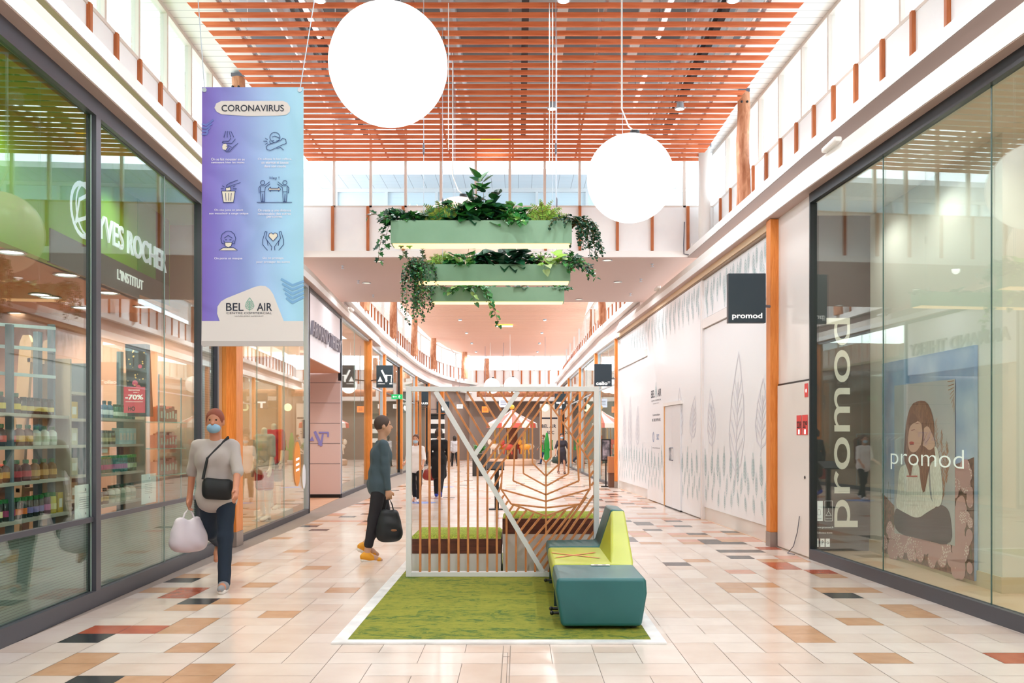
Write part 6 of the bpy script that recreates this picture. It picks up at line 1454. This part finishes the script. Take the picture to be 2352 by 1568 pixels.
def bag(label, top, w_, d_, h_, col, yaw, handle, nm='handbag', drop=.16, pocket=None):
    """soft bag hanging below a hand"""
    t = Vector(top); root = empty(nm, (t.x, t.y, t.z-drop-h_), label, 'bag')
    D = SDF(.012); z = -drop
    for s_ in (-1, 1): D.cap((s_*(w_/2-d_/2), 0, z-.05), (s_*(w_/2-d_*.55), 0, z-h_+d_/2), d_*.42, d_*.52, .06)
    D.cap((-w_*.25, 0, z-h_*.5), (w_*.25, 0, z-h_*.5), d_*.48, None, .08); D.cap((-w_*.3, 0, z-h_*.8), (w_*.3, 0, z-h_*.8), d_*.5, None, .08)
    T = (rotz(yaw), np.array(t)); D.build('body', mat('bag_'+col[1:], col, .55), root, T, wob=.003)
    R = rotz(yaw)
    for s_ in (-1, 1):
        pts = [Vector(R@np.array(p)+np.array(t)) for p in ((-w_*.25, s_*.02, z-.06), (-w_*.12, s_*.012, -drop*.45), (0, 0, .0), (w_*.12, s_*.012, -drop*.45), (w_*.25, s_*.02, z-.06))]
        MB().tube(pts, .007, 6).build('handle', mat('bag_handle_'+handle[1:], handle, .6), root)
    if pocket: c = R@np.array([0, -d_*.5, z-h_*.65])+np.array(t); MB().ball(tuple(c), .06, 12, 8, (1.4, .3, .35)).build('trim', mat('bag_trim', pocket, .5), root)
    return root
PI = math.pi
# left walker coming toward the camera
x_, y_ = px2x(490, 8.75), 8.85
r1, J = person('person in a pale grey shirt and dark jeans walking past the cosmetics shop', x_, y_, PI+.10, 1.78, ((14, 4, 2), (-24, 46, 2)), ((28, 12, 20), (-24, 14, 25)), 7, '#c48468', '#8a4632', '#b9b0ad', '#1c2a3c', '#8d8f95', 0, .5, 'shirt', 'trousers', 1.0, '#8fb9d6', .0085, (False, True), fat=1.05)
b = J['W'](J['arm1'][2]+J['arm1'][3]*.11)
bag('pale lilac plastic shopping bag carried by the walker in the grey shirt', b, .30, .16, .30, '#d9d0dc', .5, '#e9e4ec', 'shopping_bag', .10)
c = J['W'](J['waist']+np.array([-.05, .15, -.04]))
root = empty('waist_bag', c, 'black shoulder bag worn across the front by the walker in the grey shirt', 'bag')
D = SDF(.01); D.cap((-.10, 0, .02), (.10, 0, .0), .045, None, .04); D.cap((-.09, 0, -.09), (.09, 0, -.10), .055, None, .08); D.cap((-.08, 0, -.04), (.08, 0, -.04), .055, None, .05); D.build('body', mat('bag_black', '#14161a', .6), root, (rotz(.1), np.array(c)), wob=.002)
sL = J['W'](J['arm-1'][0]+np.array([.05, .03, .085])); MB().tube([tuple(c+Vector((-.13, -.05, .05))), tuple(J['W'](J['chest']+np.array([.05, .13, .0]))), tuple(sL), tuple(J['W'](J['chest']+np.array([-.10, -.13, .0]))), tuple(J['W'](J['waist']+np.array([.10, -.15, 0])))], .014, 6).build('strap', mat('bag_black', '#14161a', .6), root)
# middle walker, jacket, yellow shoes, seen from the side
x_, y_ = px2x(868, 10.9), 10.95
r2, J = person('person in a blue-grey jacket and yellow shoes carrying a black bag', x_, y_, -PI/2+.30, 1.76, ((14, 52, 1), (-9, 3, 1)), ((-6, 6, 12), (2, 3, 6)), 5, '#c89a80', '#4a3a34', '#465863', '#26242a', '#e8a020', .0, 1.0, 'jacket', 'trousers', .72, None, .0085, (False, True))
b = J['W'](J['arm1'][2]+J['arm1'][3]*.11)
bag('large black soft handbag held low by the walker with yellow shoes', b, .26, .15, .36, '#15191e', .25, '#20242a', 'handbag', .14, '#8a5a34')
# others behind the lattice
r3, J = person('person in a white top and black trousers just inside the left edge of the lattice', px2x(956, 20.6), 20.6, PI*.95, 1.56, ((12, 4, 2), (-12, 14, 2)), ((10, 10, 40), (5, 10, 60)), 2, '#c9967a', '#5f4030', '#e9e6e4', '#17181c', '#e6e2e0', .10, .6, 'shirt', mask='#a9c6da')
r4, J = person('person in a long black coat and bright blue shoes walking away behind the lattice', px2x(1008, 22.3), 22.3, -.1, 1.74, ((16, 6, 1), (-16, 20, 1)), ((-8, 10, 15), (12, 8, 15)), 2, '#c9967a', '#3b302c', '#101114', '#17181c', '#1f3fb0', .06, 1, 'coat')
b = J['W'](J['arm-1'][2]+J['arm-1'][3]*.10); bag('round dark red handbag beside the black-coated walker', b, .26, .14, .24, '#8a2a22', .1, '#5a1a16', 'handbag', .06)
r5, J = person('distant person in a pale grey top and black leggings behind the lattice', px2x(1044, 46), 46, .3, 1.58, ((14, 5, 1), (-14, 18, 1)), lean=2, top='#b9b4b8', bottom='#1a1a20', hair='#2a2220', hair_len=.12, h=.018)
r6, J = person('person in a loose dark dress and face mask near the right shops', px2x(1290, 36.6), 36.6, PI*1.05, 1.64, ((8, 3, 2), (-8, 10, 2)), ((8, 18, 35), (0, 18, 30)), 0, '#c08a70', '#2a1f1e', '#38323c', '#38323c', '#5a3a34', .04, .5, 'dress', None, mask='#9fc3df', h=.015)
b = J['W'](J['arm1'][2]+J['arm1'][3]*.10); bag('dark green shoulder bag beside the person in the dark dress', b, .24, .12, .26, '#23332c', 0, '#1a2420', 'handbag', .05)
r7, J = person('distant person in a beige jacket and blue jeans by the far hoarding', px2x(1249, 50), 50, PI*.6, 1.66, top='#8f8780', bottom='#2f4a78', hair='#6a4a38', h=.018, mask='#a8c4da')
# mannequins in the lit window
def mannequin(label, x, y, yaw, top, bottom, z=.006, arms=((6, 8, 10), (-4, 8, 14)), st=None):
    r, J = person(label, x, y, yaw, 1.84, ((3, 2, 3), (-4, 5, 3)), arms, 0, '#e9d6c0', None, top, bottom, None, 0, .5, 'shirt', 'shorts', 1, None, .011, name='mannequin', cat='mannequin', headless=True, zbase=z)
    c = J['W'](J['neck']+np.array([0, 0, .02])); MB().lathe([(.05, -.02), (.052, .04), (.03, .05)], tuple(c), 14).build('neck_cap', mat('mannequin_cap', '#c8d4d8', .4), r)
    if z > .05: MB().box(x-.3, x+.3, y-.3, y+.3, .006, z).build('stand', mat('stand_white', '#e8dfd6', .5), r)
    else: MB().lathe([(.22, -.004), (.22, .006), (.01, .008)], (x, y, .006), 24).build('stand', ALU, r)
    return r
mannequin('headless mannequin in a grey tee and wine red shorts in the lit left window', px2x(607, 16.0), 16.0, PI-.5, '#b3ada2', '#8f1f30')
mannequin('headless mannequin in a bright red polo and grey shorts behind the grey tee one', px2x(629, 17.3), 17.3, PI-.35, '#c91f2e', '#5f5c5a', .10)
mannequin('headless mannequin in a cream shirt farther right in the lit left window', px2x(548, 14.2)-.25, 14.4, PI-.9, '#d9c4a4', '#9a8468')
# ================================================================== FAR STOREFRONTS
rr_ = random.Random(21)
def far_shop(side, d0, d1, wallc, floorgoods, ceil=4.2, n=0, dark=False):
    s = -1 if side == 'L' else 1
    xb = wx(side, (d0+d1)/2)+s*3.2; xf = wx(side, (d0+d1)/2)
    lo, hi = (min(xb, xf-s*-.1), max(xb, xf))
    m = mat('far_wall_'+wallc, '#'+wallc, .7)
    structure(MB().box(xb-.05, xb+.05, d0, d1, 0, 4.6).build('wall_left' if side == 'L' else 'wall_right', m))
    a = wx(side, d1)+s*.15
    structure(MB().box(min(xb, a), max(xb, a), d1-.05, d1+.05, 0, 4.6).build('wall_left' if side == 'L' else 'wall_right', m))
    a = wx(side, (d0+d1)/2)+s*.35
    structure(MB().box(min(xb, a), max(xb, a), d0, d1, 3.7, 3.76).build('ceiling', mat('far_ceiling', '#d9c4b4', .7)))
    shop_window(side, d0+.15, d1-.1, 0, 4.4, [(d0+.2, .08), (d1-.2, .08)], [3.1], [], BLACKF if dark else ALU, sill=.08, head=.08)
    for k in (0.25, .75): spot((xf+s*1.6, d0+(d1-d0)*k, 3.66), 90)
    for k in range(floorgoods):
        D = d0+.8+(d1-d0-1.4)*k/max(1, floorgoods-1); X = wx(side, D)+s*(.75+.5*(k % 2)); c = rr_.choice(['a8452f', 'd9b38c', '3f5a6b', 'e6e0d6', '7a2f3a', '4a7a4a', 'c98a4a'])
        root = empty('display_stand', (X, D, 0), '%s display stand %s in the %s distant shop' % ({'a8452f': 'brick red', 'd9b38c': 'sand', '3f5a6b': 'slate blue', 'e6e0d6': 'off-white', '7a2f3a': 'wine red', '4a7a4a': 'green', 'c98a4a': 'ochre'}[c], ['near the front', 'second in line', 'third in line', 'at the rear', 'at the very rear'][min(k, 4)], side == 'L' and ['first', 'second', 'third', 'fourth'][n % 4]+' left' or ['first', 'second', 'third', 'fourth'][n % 4]+' right'), 'display')
        MB().box(X-.25, X+.25, D-.3, D+.3, .006, .5).build('base', mat('stand_base', '#8a7262', .6), root)
        for z in (.9, 1.3, 1.7): MB().box(X-.25, X+.25, D-.3, D+.3, z, z+.03).build('shelf', mat('stand_shelf', '#cbb8a4', .5), root)
        MB().box(X-.03, X+.03, D-.03, D+.03, .5, 1.75).build('post', GREYF, root)
        for z in (.5, .93, 1.33):
            for q_ in (-.18, 0, .18): MB().box(X-.2, X+.2, D+q_-.07, D+q_+.07, z, z+.24).build('goods', mat('goods_'+c, '#'+c, .6), root)
far_shop('L', 27.8, 31.2, 'c9b9a6', 3, n=0)
far_shop('L', 31.7, 36.4, '85796f', 4, n=1, dark=True)
far_shop('L', 36.8, 42.5, 'd9d3c4', 3, n=2)
far_shop('L', 42.9, 47.8, '94877c', 3, n=3, dark=True)
far_shop('R', 26.6, 30.8, '9aa09c', 3, n=0)
far_shop('R', 31.2, 37.3, 'c2cfc4', 4, n=1)
far_shop('R', 37.7, 43.8, '8f8a84', 3, n=2)
far_shop('R', 44.2, 50.2, '94877c', 3, n=3, dark=True)
structure(MB().box(2.6, 7, 50.6, 60.3, 0, 4.4).build('wall_right', mat('far_shop_wall', '#8d7b70', .6)))
structure(sweep('L', 48.2, 59.5, rect(-.9, -.3, 0, 4.4)).build('wall_left', mat('far_shop_wall', '#8d7b70', .6)))
# end wall: hoarding, opening, log beam
structure(MB().box(-4.8, 3.0, 58.9, 60.2, 3.9, 4.86).build('wall_far', WHITE))
o = MB().tube([(px2x(1095, 55), 55, px2z(903, 55)), (px2x(1330, 55), 55, px2z(903, 55))], .22, 14).build('log_beam', LOG); tag(o, 'thick horizontal log beam across the far end seen through the lattice top', 'beam')
root = empty('far_hoarding', (px2x(1262, 56), 56, 0), 'tall cream hoarding with small black print at the far end behind the leaf lattice', 'hoarding')
x0, x1 = px2x(1240, 56), px2x(1282, 56)
MB().box(x0, x1, 56, 56.1, 0, 3.6).build('board', mat('far_board', '#e6dccb', .5), root)
ar = Art(((x0+x1)/2, 56, 0), (1, 0, 0), (0, 0, 1)); text(ar, 'BEL AIR', 0, 2.2, .9, .22, .02); text(ar, 'SCC', .1, 1.8, .45, .2, .02); ar.line([(-.5, 2.7), (.5, 2.7)], .1); ar.build('print', INK, root)
# carousel
cx_, cD = px2x(1176, 48), 48.0
root = empty('carousel', (cx_, cD, 0), 'little fairground carousel with a striped red and white roof in the distance', 'carousel')
MB().lathe([(1.25, 0), (1.3, .1), (1.3, .28), (1.2, .34)], (cx_, cD, 0), 24).build('platform', mat('carousel_base', '#d9b39a', .5), root)
mb = MB(); n = 16
for i in range(n):
    a0, a1 = 2*math.pi*i/n, 2*math.pi*(i+1)/n; mb.k = i % 2; e = (cx_, cD, 3.0)
    mb.face([(cx_+1.35*math.cos(a0), cD+1.35*math.sin(a0), 2.25), (cx_+1.35*math.cos(a1), cD+1.35*math.sin(a1), 2.25), (cx_+.35*math.cos(a1), cD+.35*math.sin(a1), 2.75), (cx_+.35*math.cos(a0), cD+.35*math.sin(a0), 2.75)])
    mb.face([(cx_+.35*math.cos(a0), cD+.35*math.sin(a0), 2.75), (cx_+.35*math.cos(a1), cD+.35*math.sin(a1), 2.75), e])
    mb.face([(cx_+1.35*math.cos(a0), cD+1.35*math.sin(a0), 2.25), (cx_+1.35*math.cos(a1), cD+1.35*math.sin(a1), 2.25), (cx_+1.38*math.cos(a1), cD+1.38*math.sin(a1), 2.0), (cx_+1.38*math.cos(a0), cD+1.38*math.sin(a0), 2.0)])
mb.build('canopy', [mat('canopy_red', '#d85a4a', .5), mat('canopy_white', '#f2e6e0', .5)], root)
MB().ball((cx_, cD, 3.12), .14, 12, 8).build('finial', mat('finial_gold', '#e8b23a', .3), root)
MB().lathe([(.3, .34), (.3, 2.3)], (cx_, cD, 0), 12).build('core', mat('carousel_core', '#7a4a3a', .5), root)
for i in range(6):
    a0 = i*math.pi/3+.3; X, Y = cx_+.95*math.cos(a0), cD+.95*math.sin(a0)
    pl = MB().tube([(X, Y, .34), (X, Y, 2.3)], .03, 6).build('pole', mat('finial_gold', '#e8b23a', .3), root)
    mb = MB(); mb.ball((X, Y, 1.0), .24, 10, 8, (1.3, .55, .7)); mb.ball((X-.28, Y, 1.25), .12, 8, 6, (1, .7, 1.3))
    for lx in (-.18, .18): mb.tube([(X+lx, Y, .9), (X+lx*1.2, Y, .6)], .04, 6)
    mb.build('carousel_horse', mat('horse_%d' % (i % 3), ['#e9d9c9', '#c94a3a', '#e9a03a'][i % 3], .4), root)
# black planter bin, sanitiser stand, easel sign
D = 34.5; x0, x1 = px2x(1085, D), px2x(1117, D)
root = empty('planter_bin', ((x0+x1)/2, D, 0), 'dark brown square planter bin with small green plants in the middle of the mall', 'planter')
MB().prism([(x0, D, .0), (x1, D, .0), (x1, D+.5, .0), (x0, D+.5, .0)], (0, 0, .85)).build('tub', mat('tub_brown', '#2f2622', .5), root, bevel=.01)
mb = MB(); r = random.Random(5)
for i in range(60): leaf(mb, (r.uniform(x0+.1, x1-.1), r.uniform(D+.1, D+.4), .86+r.uniform(0, .25)), (r.uniform(-1, 1), r.uniform(-1, 1), .8), (0, 0, 1), .22, 'long', r.randrange(2), r)
mb.build('foliage', LM['mid'], root)
D = 18.6; xc = px2x(1141, D)
root = empty('sanitiser_stand', (xc, D, 0), 'slim black hand sanitiser stand with slanted top behind the lattice', 'stand')
MB().box(xc-.16, xc+.16, D-.15, D+.15, .0, .02).build('base_plate', BLACK, root)
MB().box(xc-.045, xc+.045, D-.03, D+.03, .02, .86).build('pole', BLACK, root)
MB().prism([(xc-.20, D-.16, .82), (xc+.16, D-.16, .82), (xc+.16, D+.14, .96), (xc-.20, D+.14, .96)], (0, 0, .03)).build('tray', BLACK, root)
for i, (x, D, h) in enumerate([(1256, 49, 1.25)]):
    X = px2x(x, D); root = empty('cactus_figure', (X, D, 0), 'tall bright green artificial cactus at the far end by the hoarding', 'plant')
    mb = MB(); mb.tube([(X, D, .25), (X, D, 1.2), (X, D, 1.75)], [.16, .15, .05], 10); mb.tube([(X, D, .8), (X+.28, D, .85), (X+.3, D, 1.35)], [.07, .08, .04], 8); mb.tube([(X, D, .7), (X-.25, D, .75), (X-.26, D, 1.1)], [.07, .08, .04], 8); mb.build('body', mat('cactus_green', '#2fa54a', .5), root)
    MB().lathe([(.2, 0), (.25, .25), (.22, .26)], (X, D, 0), 14).build('pot', WHITE, root)
# right side kiosk boxes beside the far pillar, exit sign, round sign, orange sign
root = empty('cardboard_box', (px2x(1388, 27.6), 27.6, 0), 'two-tone brown box standing in the doorway right of the screen', 'box')
x0, x1 = 2.72, 3.12
MB().box(x0, x1, 26.62, 27.0, .006, .44).build('lower_box', mat('box_brown_dark', '#6b4634', .6), root); MB().box(x0-.02, x1+.02, 26.6, 27.02, .44, .92).build('upper_box', mat('box_brown', '#b0744c', .6), root)
root = empty('exit_sign', at(912, 911, 26), 'small green emergency exit sign hanging near the left pillars', 'sign')
p = at(912, 911, 26); MB().box(p.x-.16, p.x+.16, 25.97, 26.03, p.z-.07, p.z+.07).build('box', mat('exit_green', '#1f9a5a', .4, emit='#1fb060', es=.5), root)
MB().tube([(p.x, 26, p.z+.07), (p.x, 26, 6.8)], .008, 5).build('rod', GREYF, root)
ar = Art((p.x, 25.97, p.z), (1, 0, 0), (0, 0, 1)); ar.line([(-.10, 0), (-.01, 0)], .02); ar.poly([(-.13, 0), (-.09, -.03), (-.09, .03)]); ar.circ(.07, .035, .013); ar.line([(.07, .02), (.05, -.01), (.08, -.04)], .015); ar.line([(.05, .01), (.10, .0)], .012); ar.build('pictogram', LETTER, root)
root = empty('round_sign', at(1252, 936, 47), 'glowing pale green round sign seen through the top of the leaf lattice', 'sign')
p = at(1252, 936, 47); MB().tube([(p.x, 46.95, p.z), (p.x, 47.05, p.z)], .2, 20).build('disc', mat('round_green', '#dff0c0', .4, emit='#dff5b8', es=.6), root); MB().tube([(p.x, 47, p.z+.2), (p.x, 47, 6.8)], .01, 5).build('rod', GREYF, root)
for x0_, x1_, y0_, y1_, D, c, em, lab, t in ((1049, 1063, 928, 938, 50, 'f4f4f2', 0, 'small white lit sign on the far left storefront', 'n'), (1107, 1122, 933, 947, 52, 'f2702a', .8, 'small orange lit sign at the far end', 'a'), (1146, 1166, 915, 935, 50, 'c9d6ee', .5, 'pale blue hanging screen with lines at the far end', 'i')):
    p0 = at(x0_, y1_, D); p1 = at(x1_, y0_, D); root = empty('lit_sign', ((p0.x+p1.x)/2, D, p0.z), lab, 'sign')
    MB().box(p0.x, p1.x, D-.05, D+.05, p0.z, p1.z).build('panel', mat('far_sign_'+c, '#'+c, .4, emit='#'+c, es=em or .3), root)
    MB().tube([((p0.x+p1.x)/2, D, p1.z), ((p0.x+p1.x)/2, D, 5.0 if D < 51 and x0_ < 1100 else 6.8)], .012, 5).build('rod', GREYF, root)
    ar = Art(((p0.x+p1.x)/2, D-.05, (p0.z+p1.z)/2), (1, 0, 0), (0, 0, 1)); h = p1.z-p0.z; w_ = p1.x-p0.x
    for k in range(3): ar.line([(-w_*.3, h*(.2-.2*k)), (w_*.3, h*(.2-.2*k))], h*.06)
    ar.build('print', INK, root)
# shelf unit with black and white stripes (left, through the lattice)
D = 40; p0 = at(1050, 1062, D); p1 = at(1080, 950, D)
root = empty('striped_display', ((p0.x+p1.x)/2, D, 0), 'tall display column in black and white horizontal stripes behind the lattice', 'display')
MB().box(-3.9, -3.3, D-.2, D+.2, .01, 2.5).build('column', stripe_mat('stripe_bw', '#1c1c1e', '#e9e9ea', 2, .42, .2), root); MB().box(-3.95, -3.25, D-.25, D+.25, 2.5, 2.56).build('top', BLACK, root)
# floor stickers
for i, (x, y, rx) in enumerate([(968, 1154, .33), (1018, 1118, .33)]):
    D = EYE*F/(y-HY); X = px2x(x, D); o = MB().lathe([(rx, .0015), (rx*.98, .002), (.001, .002)], (X, D, 0), 28).build('floor_sticker', mat('floor_sticker_blue', '#7f9fe0', .3)); tag(o, ['round blue floor sticker beside the frame of the lattice screen', 'round blue floor sticker ahead of the black-coated walker'][i], 'sticker')
# black wall pedestal etc: posters by the far right door
root = empty('door_poster', (2.98, 26.95, 1.0), 'black framed photo poster by the far right pillar', 'poster')
x0, x1, z0, z1 = px2x(1381, 27), px2x(1403, 27), px2z(1058, 27), px2z(1008, 27)
MB().box(x0, x1, 27.0, 27.04, z0, z1).build('frame', BLACK, root); MB().box(x0+.04, x1-.04, 26.99, 27.0, z0+.04, z1-.04).build('photo', noise_mat('photo_print', '#2c2e36', '#9a8f98', nscale=6), root)
MB().box((x0+x1)/2-.02, (x0+x1)/2+.02, 27.04, 27.08, .006, z1).build('stand', BLACK, root); MB().box(x0, x1, 26.95, 27.15, .006, .03).build('foot', BLACK, root)
